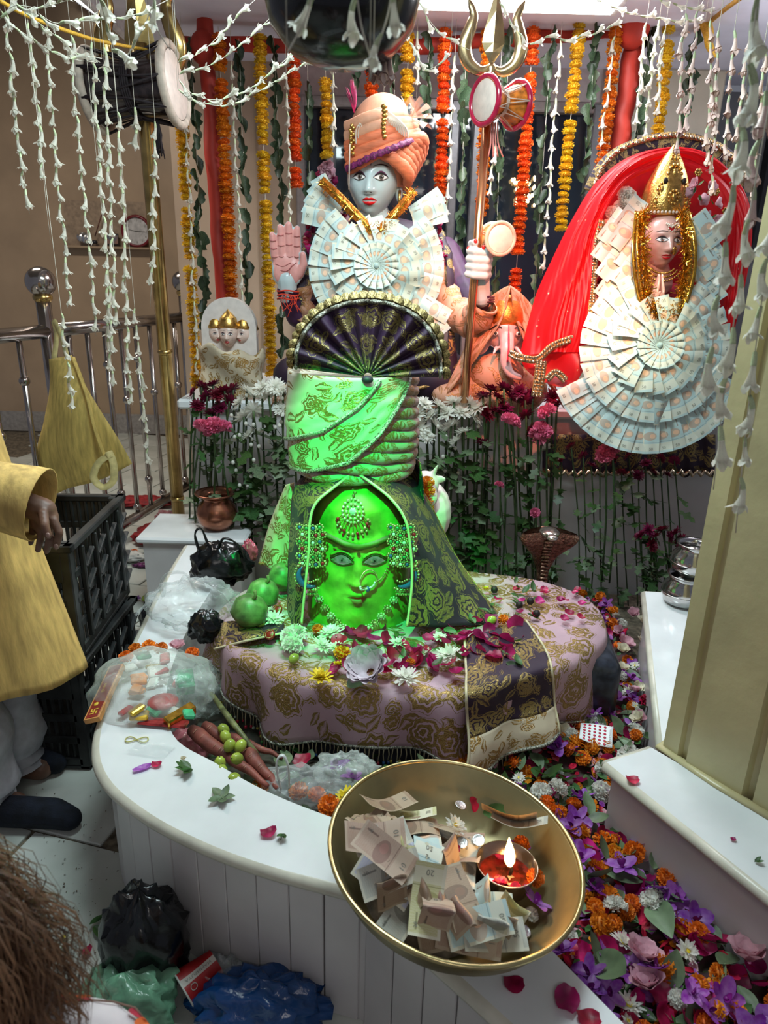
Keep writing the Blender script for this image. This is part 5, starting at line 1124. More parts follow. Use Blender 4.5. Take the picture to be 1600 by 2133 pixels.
# flowers around the goddess
random.seed(21)
wg = thing('white_flower_garland', 'garland of fluffy white flowers behind the left notes of the goddess', 'garland', at(1280, 450, 3.25))
for k in range(26): t = k/25; put('blossom', T['wc%d' % (k % 2)], wg, M=TRS(at(1312-58*t+rnd(-10, 10), 398+105*t+rnd(-7, 7), 3.22), (pi/2, rnd(-.6, .6), rnd(0, 6)), rnd(.8, 1.05)))
mg = thing('maroon_flower_garland', 'garland of maroon and white flowers left of the goddess notes', 'garland', at(1240, 570, 3.25))
for k in range(34): t = k/33; put('blossom', (T['mr0'], T['cm0'], T['wc1'])[0 if k % 5 < 2 else (1 if k % 5 < 4 else 2)], mg, M=TRS(at(1258-8*t+rnd(-20, 26), 495+170*t+rnd(-6, 6), 3.20), (pi/2, rnd(-.6, .6), rnd(0, 6)), rnd(.7, .95)))
for k, (x, y) in enumerate([(1452, 385), (1478, 392), (1462, 418), (1490, 425), (1478, 455), (1500, 462), (1444, 402)]):
    t = thing('pink_rosebud', 'pale pink rosebud, %s of the cluster beside the gold crown' % ordn(k), 'rose', at(x, y, 3.10), (pi/2-.3, rnd(-.4, .4), rnd(0, 6)), group='rosebuds beside the crown')
    put('petals', T['pr0'], t, local=True, M=TRS(s=.92)); put('calyx', T['lf0'], t, local=True, M=TRS((0, 0, -.006), (0, .4, 1), .5))
for k, (x, y) in enumerate([(1492, 400), (1512, 440), (1508, 480), (1455, 360)]):
    mb = MB(); c = at(x, y, 3.13)
    for j in range(6): a = j*pi/3; mb.ell(c+Vector((.010*cos(a), 0, .010*sin(a))), (.007, .004, .007), 6, 5)
    mb.ell(c, (.006, .008, .006), 6, 5); tag(mb.build('gold_flower_pin', GOLD), 'gold flower pin on the veil, %s from the top right of the crown' % ordn(k), 'pin')
# ================================================================== GANESHA AND FIVE-FACED IDOL
ga = thing('elephant_headed_idol', 'small elephant-headed idol wrapped in peach cloth between the large idols', 'idol', (at(1050, 800, 3.32).x, 3.32, 1.01))
ec = at(1053, 702, 3.20); s = .115; mb = MB()
mb.ell(ec+Vector((0, .04, .02)), (.088, .075, .085), 16, 12); mb.ell(ec+Vector((0, -.012, .035)), (.055, .05, .05), 14, 10)
P = spline([ec+Vector((0, -.04, .0)), ec+Vector((0, -.075, -.05)), ec+Vector((-.004, -.085, -.10)), ec+Vector((.02, -.09, -.15)), ec+Vector((.06, -.10, -.165))], 6)
for a, b, k in zip(P[:-1], P[1:], range(len(P))): cap(mb, a, b, .036-.0009*k, .036-.0009*(k+1))
for k in (-1, 1): mb.ell(ec+Vector((k*.105, .05, -.01)), (.05, .016, .08), 12, 8, (0, 0, k*.4)); cap(mb, ec+Vector((k*.045, -.05, -.045)), ec+Vector((k*.062, -.095, -.065)), .011, .006)
blob(mb, 'head', mat('painted_pink_white', (.78, .48, .48), .3, var=.12, scale=20, coat=.3), ga, .005, 5)
for k in (-1, 1):
    MB().ell(ec+Vector((k*.052, -.035, .018)), (.014, .008, .010), 10, 8).build('eye', mat('painted_eye_white', (.85, .8, .78)), ga); MB().ell(ec+Vector((k*.052, -.042, .018)), (.006, .004, .007), 8, 6).build('pupil', mat('painted_black_line', (.02, .015, .015)), ga)
    MB().tube(spline([ec+Vector((k*.028, -.055, .042)), ec+Vector((k*.052, -.048, .052)), ec+Vector((k*.078, -.02, .030))], 5), .0025, 5).build('eyebrow', mat('painted_black_line', (.02, .015, .015)), ga)
MB().tube(spline([ec+Vector((0, -.066, .06)), ec+Vector((0, -.080, .02)), ec+Vector((0, -.108, -.04)), ec+Vector((-.003, -.120, -.10))], 5), [.002]*5+[.004]*11, 5).build('trunk_mark', mat('red_mark', (.6, .02, .06), .5), ga)
mb = MB(); mb.lathe([(.075, 0), (.080, .02), (.072, .06), (.05, .10), (.02, .125), (1e-5, .13)], 18, TRS(ec+Vector((0, .02, .055)))); mb.build('crown', mat('orange_gold_crown', (.75, .25, .05), .3, .7, var=.2, bump=.5, bscale=120), ga)
def hood(u, v):
    t = (u-.5)*2; x = ec.x+t*(.13+.17*v**1.3); z = ec.z+.22-abs(t)**1.4*(.10+.02*v)-v*.42*abs(t)**.5-.0*v; y = 3.20+.03*abs(t)-.05*v+.012*sin(u*40)*v
    return Vector((x, y, max(1.02, z)))
MB().grid(hood, 40, 14, su=.7, sv=.45).build('hood_cloth', PEACH, ga, True, .004)
mb = MB(); mb.ell((ec.x, 3.30, 1.10), (.24, .12, .13), 20, 12); mb.ell((ec.x-.02, 3.25, 1.18), (.13, .09, .10), 16, 10); mb.ell((ec.x-.20, 3.24, 1.08), (.12, .08, .06), 14, 8); mb.build('body_cloth', PEACH, ga)
mb = MB()
for k in range(16): mb.ell(ec+Vector((.02+.006*k, -.075-.012*sin(k*.3), -.055-.0035*k)), .0075, 6, 5); mb.ell(ec+Vector((.02+.006*k, -.078-.012*sin(k*.3), -.075-.0035*k)), .0075, 6, 5)
mb.build('sequin_band', SEQ, ga)
fv5 = thing('five_faced_idol', 'small white arched idol with five gold-crowned faces in a gold cloth', 'idol', (at(482, 800, 3.42).x, 3.42, 1.01))
c5 = at(480, 700, 3.44); W5 = .135
def arch(w, h): return [(-w, -h)]+[(w*cos(pi-pi*k/16), h*.25+w*1.05*sin(pi*k/16)) for k in range(17)]+[(w, -h)]
MB().prism(arch(.132, .17), 0, .05, basis(c5+Vector((0, .02, 0)), Vector((1, 0, 0)), Vector((0, 0, 1)), Vector((0, -1, 0)))).build('arched_slab', mat('painted_white_stone', (.78, .70, .66), .3, var=.05), fv5, smooth=False)
for k, (dx, sc) in enumerate([(0, 1.), (-.066, .8), (.068, .8), (-.105, .6), (.108, .6)]):
    M = TRS(c5+Vector((dx, -.035+abs(dx)*.35, .012)), (0, 0, -dx*7)); f5 = Face(M, .045*sc, taper=.2); f5.dress(fv5, mat('painted_cream_skin', (.78, .58, .50), .3), ((.55, .02, .03), 'deepred'))
    mb = MB(); mb.lathe([(.048*sc, 0), (.052*sc, .01*sc), (.045*sc, .026*sc), (.040*sc, .045*sc), (.021*sc, .066*sc), (.008*sc, .077*sc), (1e-5, .088*sc)], 16, TRS(c5+Vector((dx, -.03+abs(dx)*.35, .012+.030*sc)))); mb.build('crown', GOLD, fv5)
mb = MB()
def wrap5(u, v):
    a = pi*(1.02*u)+pi; x = c5.x+.155*cos(a)*(1+.06*sin(9*v)); y = 3.44+.10*sin(a)-.02*sin(7*u+5*v); return Vector((x, y, 1.02+.235*v+.02*sin(pi*u*2)*v+.012*sin(23*u)*v))
mb.grid(wrap5, 40, 12, su=.55, sv=.28); mb.build('gold_cloth_wrap', CREAMB, fv5, True, .004)
# ================================================================== LINGAM
LY = 2.13
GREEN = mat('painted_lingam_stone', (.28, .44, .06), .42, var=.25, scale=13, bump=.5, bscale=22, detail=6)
class Ling(Face):
    def feat(s, x, z):
        f = Face.feat(s, x, z)*.8
        return f+.05*gs(z-.42-.10*x*x, .07)*sm(1.25, .9, abs(x))+.02*noise.noise(Vector((x*3, z*4, 2)))
    def A(s, z): q = max(0., (z-.15)/1.36); return 1.40*sqrt(max(.0009, 1-min(.9995, q)**3.0))*(1+.04*sm(-.6, -1.6, z))
    def S(s, x, z, e=.012):
        r = 1-(x/s.A(z))**2; y = -1.15*sqrt(max(.0001, r))*min(1, s.A(z)/1.2)-s.feat(x, z)*sm(0, .25, r)-e
        return s.M @ Vector((x, y, z))
    def head(s, nu=90, nv=80):
        mb = MB()
        def fn(u, v):
            t = 2*pi*u; z = -1.75+3.25*v; a = s.A(z); x = a*cos(t); y = 1.15*min(1, a/1.2)*sin(t)
            if y < 0: y -= s.feat(x, z)*sm(0, .5, -sin(t))
            return s.M @ Vector((x, y, z))
        return mb.grid(fn, nu, nv, cu=True)
lc = at(750, 1136, 2.215)
lin = thing('shiva_lingam', 'stone lingam with a carved face glowing green under the turban', 'lingam', (lc.x, 2.28, .40))
lf = Ling(TRS(lc, (0, 0, 0), (.127, .13, .17)), 1.)
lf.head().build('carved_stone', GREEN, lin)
SIL = mat('silver_eye', (.70, .72, .72), .18, .85, var=.15, scale=90); DKG = mat('dark_painted_groove', (.05, .06, .015), .6)
for k in (-1, 1):
    c = k*.42; W = .27; up = lambda u: .02+.105*sin(pi*u); dn_ = lambda u: .02-.075*sin(pi*u)
    e = lf.patch(dn_, up, 14, 4, .05, c-W, c+W).build('eye', SIL, lin)
    lf.disc(c, .035, .075, .062, 14, .055).build('iris', mat('silver_iris', (.42, .44, .42), .2, .8, var=.3, scale=120), e); lf.disc(c, .035, .028, .072, 10, .022).build('pupil', mat('painted_black_line', (.02, .015, .015)), e)
    for f, r in ((up, .011), (dn_, .009)): MB().tube([lf.S(c-W*1.15+2.3*W*j/14, f(j/14)+(.018 if f is up else -.012), .04) for j in range(15)], r*.16, 6).build('eye_rim', DKG, e)
    MB().tube([lf.S(c-W*1.1+2.2*W*j/14, .10+.10*sin(pi*j/14), .035) for j in range(15)], .0045, 6).build('eyelid', GREEN, e)
br = MB(); br.grid(lambda u, v: lf.S(-1.12+2.24*u, .30+.05*cos(pi*(u-.5)*2)*-1+.16*abs(u-.5)*1.6+(.15-.05*abs(u-.5))*v, .05+.06*sin(pi*v)), 36, 5); br.build('brow_ridge', mat('brow_ridge_paint', (.09, .11, .015), .5, var=.2, scale=20), lin)
LIPG = mat('painted_red_brown_lip', (.30, .10, .03), .5, var=.35, scale=30)
lu = lambda u: -.745+.07*sin(pi*u)**.7*(1-.3*gs(u-.5, .12)); mid = lambda u: -.745
lf.patch(mid, lu, 14, 3, .035, -.27, .27).build('upper_lip', LIPG, lin); lf.patch(lambda u: -.745-.085*sin(pi*u)**.8, mid, 14, 3, .035, -.2, .2).build('lower_lip', LIPG, lin)
lf.disc(.02, .20, .05, .06, 10, .035).build('red_dot', mat('brown_red_dot', (.18, .05, .02), .5), lin)
for x, z in ((.82, .0), (.48, .36), (-.62, .33)): lf.disc(x, z, .045, .10, 10, .03).build('drilled_dot', DKG, lin)
# ------------------------------------------------------------------ jewels
JW = mat('antique_gold_jewel', (.62, .52, .28), .25, .6, var=.3, scale=90); GEM = {k: mat('gem_'+k, c, .1, spec=.9) for k, c in dict(red=(.35, .01, .02), blue=(.02, .08, .30), green=(.02, .22, .08), clear=(.65, .68, .66)).items()}
def cluster(parent, nm, pts, r, m=JW, n=8, nv=6):
    mb = MB()
    for p in pts: mb.ell(p, r if not isinstance(r, dict) else r.get(0), n, nv)
    return mb.build(nm, m, parent)
pd = thing('forehead_pendant', 'jewelled pendant hanging on the green forehead of the lingam', 'pendant', at(738, 1052, 2.06))
def PS(px, py, e=.06):   # a point just proud of the carved face under that spot
    q = at(px, py, 2.15); x = (q.x-lc.x)/.127; z = (q.z-lc.z)/.17; return lf.S(x, z, e)
mb = MB()
for r, n in ((21, 18), (13, 10), (6, 6)): 
    for j in range(n): a = 2*pi*j/n; mb.ell(PS(738+r*cos(a), 1048+r*sin(a)), .0052 if r > 10 else .004, 6, 5)
mb.build('pearl_medallion', mat('pearl_green_lit', (.66, .62, .46), .25, .4), pd); MB().ell(PS(738, 1048, .05), (.012, .006, .012), 10, 8).build('centre_stone', GEM['clear'], pd)
for j in range(11):
    a = radians(200+14*j); x0, y0 = 738+24*cos(a), 1048-24*sin(a); L = 12+10*sin(pi*j/10)
    t_ = MB(); t_.tube([PS(x0, y0), PS(x0+cos(a)*L*.6, y0-sin(a)*L*.6+4)], .0012, 4); t_.ell(PS(x0+cos(a)*L*.7, y0-sin(a)*L*.7+5), .006, 7, 5); t_.ell(PS(x0+cos(a)*L*.95, y0-sin(a)*L*.95+8), .0045, 7, 5); t_.build('drop', JW if j % 3 else GEM['red'], pd)
mb = MB()
for j in range(7): mb.ell(PS(738+3*sin(j*2), 1022-5*j, .07), .0055-.0003*j, 6, 5)
mb.build('pendant_chain', JW, pd)
def earring(px, py, lab, mir, Y):
    t = thing('peacock_earring', lab, 'earring', at(px, py, Y)); mb = MB(); gm = {k: MB() for k in GEM}
    for r in range(6):
        for c in range(4):
            x, y = px-21+14*c+(3 if r % 2 else -3), py-62+15*r+3*sin(c); p = at(x, y, Y)
            for j in range(8): a = j*pi/4; mb.ell(p+Vector((.0105*cos(a), 0, .0105*sin(a))), .0042, 5, 4)
            gm[('blue', 'red', 'green', 'clear')[(r*3+c*2+(r*c) % 3) % 4]].ell(p+Vector((0, -.002, 0)), (.0062, .004, .0062), 7, 5)
    mb.build('gem_lattice', JW, t)
    for k, g in gm.items():
        if g.v: g.build('gem_'+k, GEM[k], t)
    P = [at(px+mir*(26*cos(a)), py+38+24*sin(a), Y-.004) for a in [radians(-45+13*j) for j in range(13)]]
    MB().tube(P, [.003+.0075*sin(pi*j/12) for j in range(13)], 7).build('crescent', GEM['blue'], t); mb = MB()
    for j in range(15): a = radians(-50+12*j); mb.ell(at(px+mir*(34*cos(a)), py+38+31*sin(a), Y-.004), .0046, 6, 5)
    mb.build('crescent_beads', JW, t); mb = MB()
    for j in range(6): mb.ell(at(px-10+5*j, py+50+3*sin(j), Y-.006), .004, 5, 4); mb.tube([at(px-12+5*j, py+62, Y), at(px-12+5*j, py+76, Y)], .0012, 4); mb.ell(at(px-12+5*j, py+78, Y), .0045, 6, 5)
    mb.build('bead_drops', JW, t); return t
earring(648, 1160, 'peacock-shaped jewelled earring left of the green face', -1, 2.045)
earring(838, 1160, 'peacock-shaped jewelled earring right of the green face', 1, 2.045)
nr = thing('nose_ring', 'jewelled nose ring chained to the right earring', 'nose ring', PS(770, 1190))
mb = MB(); mb.tube([PS(770+17*cos(a), 1180+17*sin(a), .12) for a in [j*2*pi/20 for j in range(20)]], .0022, 5, closed=True); mb.build('wire_hoop', JW, nr)
mb = MB()
for j in range(12): a = pi*j/11; mb.ell(PS(768+14*cos(a), 1188+10*sin(a), .14), .0042, 6, 5)
mb.build('hoop_beads', GEM['clear'], nr); MB().ell(PS(768, 1200, .14), (.008, .006, .010), 8, 6).build('nose_stone', GEM['blue'], nr); mb = MB()
for j in range(13): t = j/12; mb.ell(PS(785+28*t, 1186-38*t+10*sin(pi*t), .12), .0036, 5, 4)
mb.build('ear_chain', JW, nr)
nk = thing('jewelled_necklace', 'heavy pearl and stone necklace across the base of the green face', 'necklace', PS(738, 1290))
for k in range(15):
    t = k/14; px, py = 655+178*t, 1222+66*sin(pi*t)**1.1; p = PS(px, py, .10); mb = MB()
    for j in range(8): a = j*pi/4; mb.ell(p+Vector((.012*cos(a), 0, .011*sin(a))), .0045, 6, 4)
    mb.ell(p+Vector((0, -.003, 0)), (.008, .005, .008), 8, 5); mb.build('necklace_link', mat('pearl_green_lit', (.66, .62, .46)) if k % 2 else JW, nk)
for x in (715, 738, 760):
    mb = MB(); c = PS(x, 1294, .12)
    for j in range(14): mb.ell(c+Vector((rnd(-.016, .016), rnd(-.004, .004), rnd(-.02, .014))), .0055, 6, 5)
    mb.build('pearl_cluster', mat('pearl_green_lit', (.66, .62, .46)), nk)
MB().ell(PS(738, 1284, .14), (.010, .006, .014), 8, 6).build('red_stone', GEM['red'], nk)
# ------------------------------------------------------------------ purple hood cloth
hd = thing('purple_hood_cloth', 'purple and gold brocade cloth hooded over the lingam', 'cloth', (lc.x, 2.3, .9))
PIPE = mat('cream_piping', (.62, .56, .36), .6)
def panel(I, O, nm, seed, nv=18, sv=.3, par=hd, m=PURP, rip=.008):
    a = spline([at(*p) for p in I], 7); b = spline([at(*p) for p in O], 7); n = len(a)-1; mb = MB(); LL = sum((a[k+1]-a[k]).length for k in range(n))
    def fn(u, v):
        k = min(n-1, int(u*n)); f = u*n-k; p = a[k].lerp(a[k+1], f); q = b[k].lerp(b[k+1], f); w = sin(pi*min(1, v*.9+.05)); r = p.lerp(q, v)
        return r+Vector((0, -1, .25))*(.045*w*sin(pi*v)**.5*.6+rip*sin(v*11+seed+3*u)*w+.012*noise.noise(Vector((u*7+seed, v*5, seed)))*w)
    mb.grid(fn, n, nv, su=LL, sv=sv); o = mb.build(nm, m, par, True, .004)
    return o, a
o, a = panel([(738, 982, 2.12), (700, 1012, 2.08), (660, 1046, 2.055), (646, 1085, 2.045), (643, 1150, 2.04), (636, 1220, 2.035), (628, 1300, 2.03)], [(700, 980, 2.20), (640, 990, 2.26), (612, 1020, 2.26), (606, 1090, 2.25), (602, 1150, 2.24), (600, 1230, 2.22), (598, 1306, 2.2)], 'hood_left', 1, 10, .12)
MB().tube(a, .0045, 6).build('piping', PIPE, hd)
o, a = panel([(738, 982, 2.12), (772, 1005, 2.08), (815, 1040, 2.05), (845, 1085, 2.035), (856, 1150, 2.03), (858, 1220, 2.02), (848, 1305, 2.0)], [(790, 978, 2.25), (850, 990, 2.32), (884, 1030, 2.36), (915, 1090, 2.38), (950, 1160, 2.36), (1000, 1230, 2.30), (1052, 1296, 2.2)], 'hood_right', 2, 22, .30)
MB().tube(a, .0045, 6).build('piping', PIPE, hd)
b = spline([at(850, 992, 2.325), at(884, 1030, 2.362), at(915, 1090, 2.382), at(950, 1160, 2.362), at(1000, 1230, 2.302), at(1052, 1296, 2.2), at(1110, 1345, 2.05)], 6); MB().tube(b, .008, 6, flat=.5).build('hem_band', mat('gold_lace', (.55, .33, .12)), hd)
mb = MB(); mb.grid(lambda u, v: Vector((lc.x+(.20+.02*sin(5*v))*cos(pi*u), 2.28+.16*sin(pi*u)+.02*v, 1.0-.56*v)), 24, 8, su=.6, sv=.55); mb.build('hood_back', PURP, hd, True, .004)
# cream cloth peeping out behind the left side
cc = thing('cream_shawl', 'cream and gold brocade shawl behind the left side of the lingam', 'cloth', at(580, 1100, 2.4))
panel([(612, 1005, 2.36), (610, 1060, 2.36), (608, 1120, 2.36), (606, 1200, 2.36)], [(596, 1010, 2.46), (574, 1060, 2.48), (556, 1110, 2.48), (540, 1172, 2.46)], 'shawl', 5, 10, .14, cc, CREAMB)
MB().tube([at(540+4.4*j+2*sin(j*2.4), 1172+2.5*(j % 2)+j*.6, 2.455-.006*j) for j in range(16)], .006, 6).build('scalloped_edge', mat('gold_lace', (.55, .33, .12)), cc)
# ------------------------------------------------------------------ turban with fan
GTB = brocade('pale_cream_turban_brocade', (.56, .56, .44), (.38, .24, .07), 8, 15, base2=(.50, .46, .36)); ROLL_ = brocade('rose_beige_roll', (.46, .36, .34), (.38, .26, .09), 10, 18)
SEQT = mat('silver_sequin_piping', (.50, .52, .44), .3, .8, var=.5, scale=220, bump=.9, bscale=400)
tu = thing('brocade_turban', 'tall pale brocade turban glowing green on the lingam', 'turban', at(730, 1000, 2.25))
TCX = lc.x-.026; TYc = 2.29; z0, z1 = at(730, 1006, 2.1).z, at(730, 786, 2.1).z
def tur(th, z, r=1., wob=0.):
    f = (z-z0)/(z1-z0); R = (.196+.010*sin(pi*f))*r; return Vector((TCX+R*cos(th), TYc+R*.92*sin(th)+wob, z))
MB().grid(lambda u, v: tur(2*pi*u, z0+.012+(z1-z0-.016)*v, .93 if v < .98 else .4), 40, 12, cu=True).build('turban_core', mat('turban_core_cloth', (.32, .26, .22), .7), tu)
mb = MB(); mb.lathe([(1e-5, z1-.004), (.18, z1-.006), (.19, z1-.02)], 30, TRS((TCX, TYc, 0), s=(1, .92, 1))); mb.build('turban_crown', GTB, tu)
# smooth diagonal panel: lower edge follows a rising curve
def pw(x, P):
    for (a, b), (c, d) in zip(P[:-1], P[1:]):
        if x <= c: return b+(d-b)*max(0, (x-a))/(c-a)
    return P[-1][1]
LOWP = [(150, 0.0), (180, .01), (230, .06), (268, .20), (292, .47), (315, .82), (324, .985)]
def mid_(th): return z0+(z1-z0)*pw(math.degrees(th), [(165, .27), (180, .29), (215, .37), (248, .50), (275, .74), (292, .98), (300, 1.)])
def low(th): return z0+(z1-z0)*pw(math.degrees(th), LOWP)
mb = MB(); uvs = []
def fp(u, v):
    th = radians(150)+radians(174)*u; zl = low(max(pi, th)); z = zl+(z1-zl)*v; rr = 1.0+.018*sin(pi*v)+.012*sin(v*13+u*3)*(1-u*.6)+.02*noise.noise(Vector((u*4, v*3, 5)))
    return tur(th, z, rr+.105+.014*sin((z-mid_(th))*150)*sin(pi*v))
mb.grid(fp, 48, 20, su=.55, sv=.33); mb.build('smooth_wrap', GTB, tu, True, .004)
MB().tube([tur(th, low(max(pi, th))+.004, 1.125) for th in [radians(150)+radians(174)*j/50 for j in range(51)]], .0075, 6).build('sequin_piping', SEQT, tu)
MB().tube([tur(th, min(mid_(th), z1-.002), 1.155) for th in [radians(165)+radians(127)*j/44 for j in range(45)]], .007, 6).build('sequin_piping', SEQT, tu)
for k in range(10):   # stacked rolls at the right
    f = k/9; P = []; th0 = radians(pw(.02+.93*f, [(b, a) for a, b in LOWP])-9)
    for j in range(15):
        t = j/14; th = th0+t*(radians(395)-th0); zz = z0+(z1-z0)*max(.03, min(.97, .07+.93*f-.10*min(1, t*1.3)))-.004*sin(pi*t); P.append(tur(th, zz, .955+.02*sin(7*t+k)))
    mb = MB(); r0 = .0225
    mb.tube(P, lambda t: r0*(1+.10*sin(t*22+k)+.08*sin(t*9)), 10, flat=.95, up=(0, 0, 1)); mb.build('twisted_roll', ROLL_, tu)
fan = thing('pleated_fan_crest', 'pleated purple and gold fan crest standing on the turban', 'crest', at(766, 788, 2.25))
FC = at(766, 786, 2.10); FR = .222; FAN = brocade('purple_fan_brocade', (.030, .006, .040), (.32, .26, .10), 10, 16, dens=1.3)
def ff(u, v, ex=0.):
    a = radians(176)-radians(176)*u; r = FR*(.05+.95*v)*(1+.03*sin(3*a)); pl = sin(u*2*pi*11)
    return FC+Vector((r*cos(a)*1.03, .035*v+.020*pl*(.15+.85*v)*(1-.2*v)+.02-ex, r*sin(a)*1.04))
mb = MB(); mb.grid(ff, 176, 14, su=.62, sv=.25); mb.build('pleated_cloth', FAN, fan, True, .003)
MB().tube([ff(j/132, .975, .004) for j in range(133)], .0068, 6).build('sequin_piping', SEQT, fan)
for k in range(27):
    u = (k+.5)/27; c = ff(u, 1.02, .006); a = radians(176)-radians(176)*u; mb = MB(); dd = Vector((cos(a), 0, sin(a))); ss = Vector((-sin(a), 0, cos(a))); pts = []
    for j in range(9): q = pi*j/8; pts.append(c+ss*.020*cos(q)+dd*.022*sin(q)+Vector((0, .004*(j % 2), 0)))
    mb.fan(pts, c-dd*.004); mb.build('gold_scallop', mat('gold_scallop_lace', (.42, .33, .13), .4, .5, var=.4, scale=200, bump=.6, bscale=300), fan, True, .003)
MB().ell(FC+Vector((0, -.02, -.004)), (.018, .014, .012), 10, 8).build('crest_knot', FAN, fan)
# ------------------------------------------------------------------ base and cloth
bs = thing('lingam_base', 'dark stone yoni base under the pink cloth', 'base', (-.06, 2.2, .02))
MB().lathe([(.40, 0), (.42, .05), (.36, .12), (.34, .25), (.40, .34), (.43, .40), (.43, .425), (1e-5, .43)], 40, TRS((-.06, 2.2, .02), s=(1, .95, 1))).build('base_drum', mat('dark_blue_black_stone', (.03, .035, .05), .3, var=.3), bs)
MB().box((.52, 2.22, .30), (.62, .42, .22), (0, 0, -.12), bev=.03).build('spout', mat('dark_blue_black_stone', (.03, .035, .05)), bs)
pc = thing('pink_base_cloth', 'pink cloth with gold flowers and beaded fringe over the lingam base', 'cloth', (-.06, 2.2, .45))
ED = [(455, 1290), (470, 1335), (520, 1375), (590, 1402), (680, 1428), (780, 1442), (880, 1446), (970, 1440), (1060, 1425), (1140, 1398), (1205, 1362), (1258, 1322), (1248, 1270), (1195, 1232), (1110, 1206), (1000, 1192), (880, 1180), (760, 1176), (640, 1186), (540, 1215), (480, 1250)]
OUTL = spline([atz(x, y, .462) for x, y in ED], 7, closed=True); NO = len(OUTL); cen = Vector((.02, 2.2, .468))
def hem_drop(k):
    f = k/NO; i = f*len(ED)
    D = [.10, .14, .20, .22, .185, .16, .185, .22, .21, .20, .23, .25, .22, .14, .08, .05, .05, .05, .05, .05, .07]
    a = D[int(i) % len(D)]; b = D[(int(i)+1) % len(D)]; t = i-int(i); t = t*t*(3-2*t); return a+(b-a)*t
mb = MB(); vs = []; uv = []; NR = 8; ND = 9; HEM = []
for k in range(NO):
    p = OUTL[k]; d = (p-cen); d.z = 0; d.normalize(); dr = hem_drop(k)
    for j in range(NR):
        t = j/NR; q = cen.lerp(p, t); q = q+Vector((0, 0, .012*noise.noise(Vector((q.x*9, q.y*9, 0)))-.006*t)); vs.append(q); uv.append((q.x, q.y))
    for j in range(ND+1):
        t = j/ND; rp = .022*sin(k*.62+2*sin(k*.11))*t+.012*sin(k*.27+1)*t; q = p+d*(.012*sin(min(1, t*4)*pi/2)+rp+.012*t)+Vector((0, 0, -dr*t-.004)); vs.append(q); uv.append((p.x+d.x*dr*t, p.y+d.y*dr*t))
    HEM.append(vs[-1])
n2 = NR+ND+1
fs = [(k*n2+j, k*n2+j+1, ((k+1) % NO)*n2+j+1, ((k+1) % NO)*n2+j) for k in range(NO) for j in range(n2-1)]
mb.add(vs, fs, uv); mb.build('cloth_sheet', PINKB, pc, True, .003)
MB().tube(HEM[2:90], .005, 6).build('hem_braid', SEQT, pc)
FB = {}
for nm, c in (('red', (.45, .02, .05)), ('green', (.10, .40, .10)), ('yellow', (.60, .52, .10)), ('blue', (.03, .12, .30)), ('clear', (.45, .55, .45))):
    mb = MB(); mb.tube([(0, 0, 0), (.002, 0, -.02), (-.001, .001, -.04)], .0019, 5); mb.m = 1; mb.ell((0, 0, -.046), (.0048, .0048, .0065), 7, 6); FB[nm] = mb.mesh('fringe_tassel', [mat('fringe_cord', (.45, .40, .26), .5, .3), mat('fringe_bead_'+nm, c, .12, spec=.8, trans=.3)])
random.seed(4); kk = list(FB)
def fringe(par, pts, step=.0145):
    for p, d in place_on(pts, step): put('fringe_tassel', FB[random.choice(kk)], par, M=TRS(p+Vector((0, 0, -.003)), (rnd(-.12, .12), rnd(-.12, .12), rnd(0, 3)), rnd(.9, 1.15)))
fringe(pc, HEM[4:90])
# purple scarf laid over the front right
sc_ = thing('purple_scarf', 'purple and gold scarf with cream border draped over the front right of the base', 'cloth', atz(1050, 1400, .47))
SA = [(870, 1300, .478), (1000, 1290, .478), (1060, 1300, .474)]
A0 = spline([atz(965, 1330, .484), atz(968, 1400, .482), atz(968, 1446, .474), at(968, 1500, 1.70), at(962, 1545, 1.69), at(946, 1592, 1.69)], 6)
A1 = spline([atz(1092, 1292, .484), atz(1128, 1345, .482), atz(1145, 1394, .474), at(1146, 1440, 1.86), at(1144, 1480, 1.85), at(1142, 1502, 1.85)], 6); n = len(A0)-1
def fsf(u, v, e=0.):
    k = min(n-1, int(u*n)); f = u*n-k; p = A0[k].lerp(A0[k+1], f); q = A1[k].lerp(A1[k+1], f); w = sm(.45, 1, u); return p.lerp(q, v)+Vector((.2, -1, .1))*(.012+.065*w+.018*sin(v*9+.6)*w+.010*noise.noise(Vector((u*5, v*5, 8)))+e)+Vector((0, 0, .006))
MB().grid(lambda u, v: fsf(u*.70, v), 34, 22, su=.36, sv=.30).build('scarf_sheet', PURP, sc_, True, .003)
MB().grid(lambda u, v: fsf(.70+.30*u, v, .002), 14, 22, su=.13, sv=.30).build('cream_border', CREAMB, sc_, True, .003)
for v in (0., 1.): MB().tube([fsf(j/40, v, .002) for j in range(41)], .0042, 6).build('edge_piping', PIPE, sc_)
MB().tube([fsf(1., j/30, .003) for j in range(31)], .006, 6).build('lace_hem', SEQT, sc_)
# left corner of the purple cloth on the base
mb = MB(); Q0 = spline([atz(590, 1282, .482), atz(520, 1290, .482), atz(462, 1300, .480)], 6); Q1 = spline([atz(592, 1318, .486), atz(525, 1332, .484), at(446, 1352, 1.98)], 6)
ls = thing('purple_cloth_corner', 'purple and gold cloth corner at the left rim of the base', 'cloth', Q0[6])
MB().grid(lambda u, v: Q0[int(u*12)].lerp(Q1[int(u*12)], v)+Vector((0, 0, .006*sin(9*u+4*v))), 12, 5, su=.22, sv=.08).build('cloth_sheet', PURP, ls, True, .003); MB().tube(Q1, .004, 6).build('edge_piping', PIPE, ls)
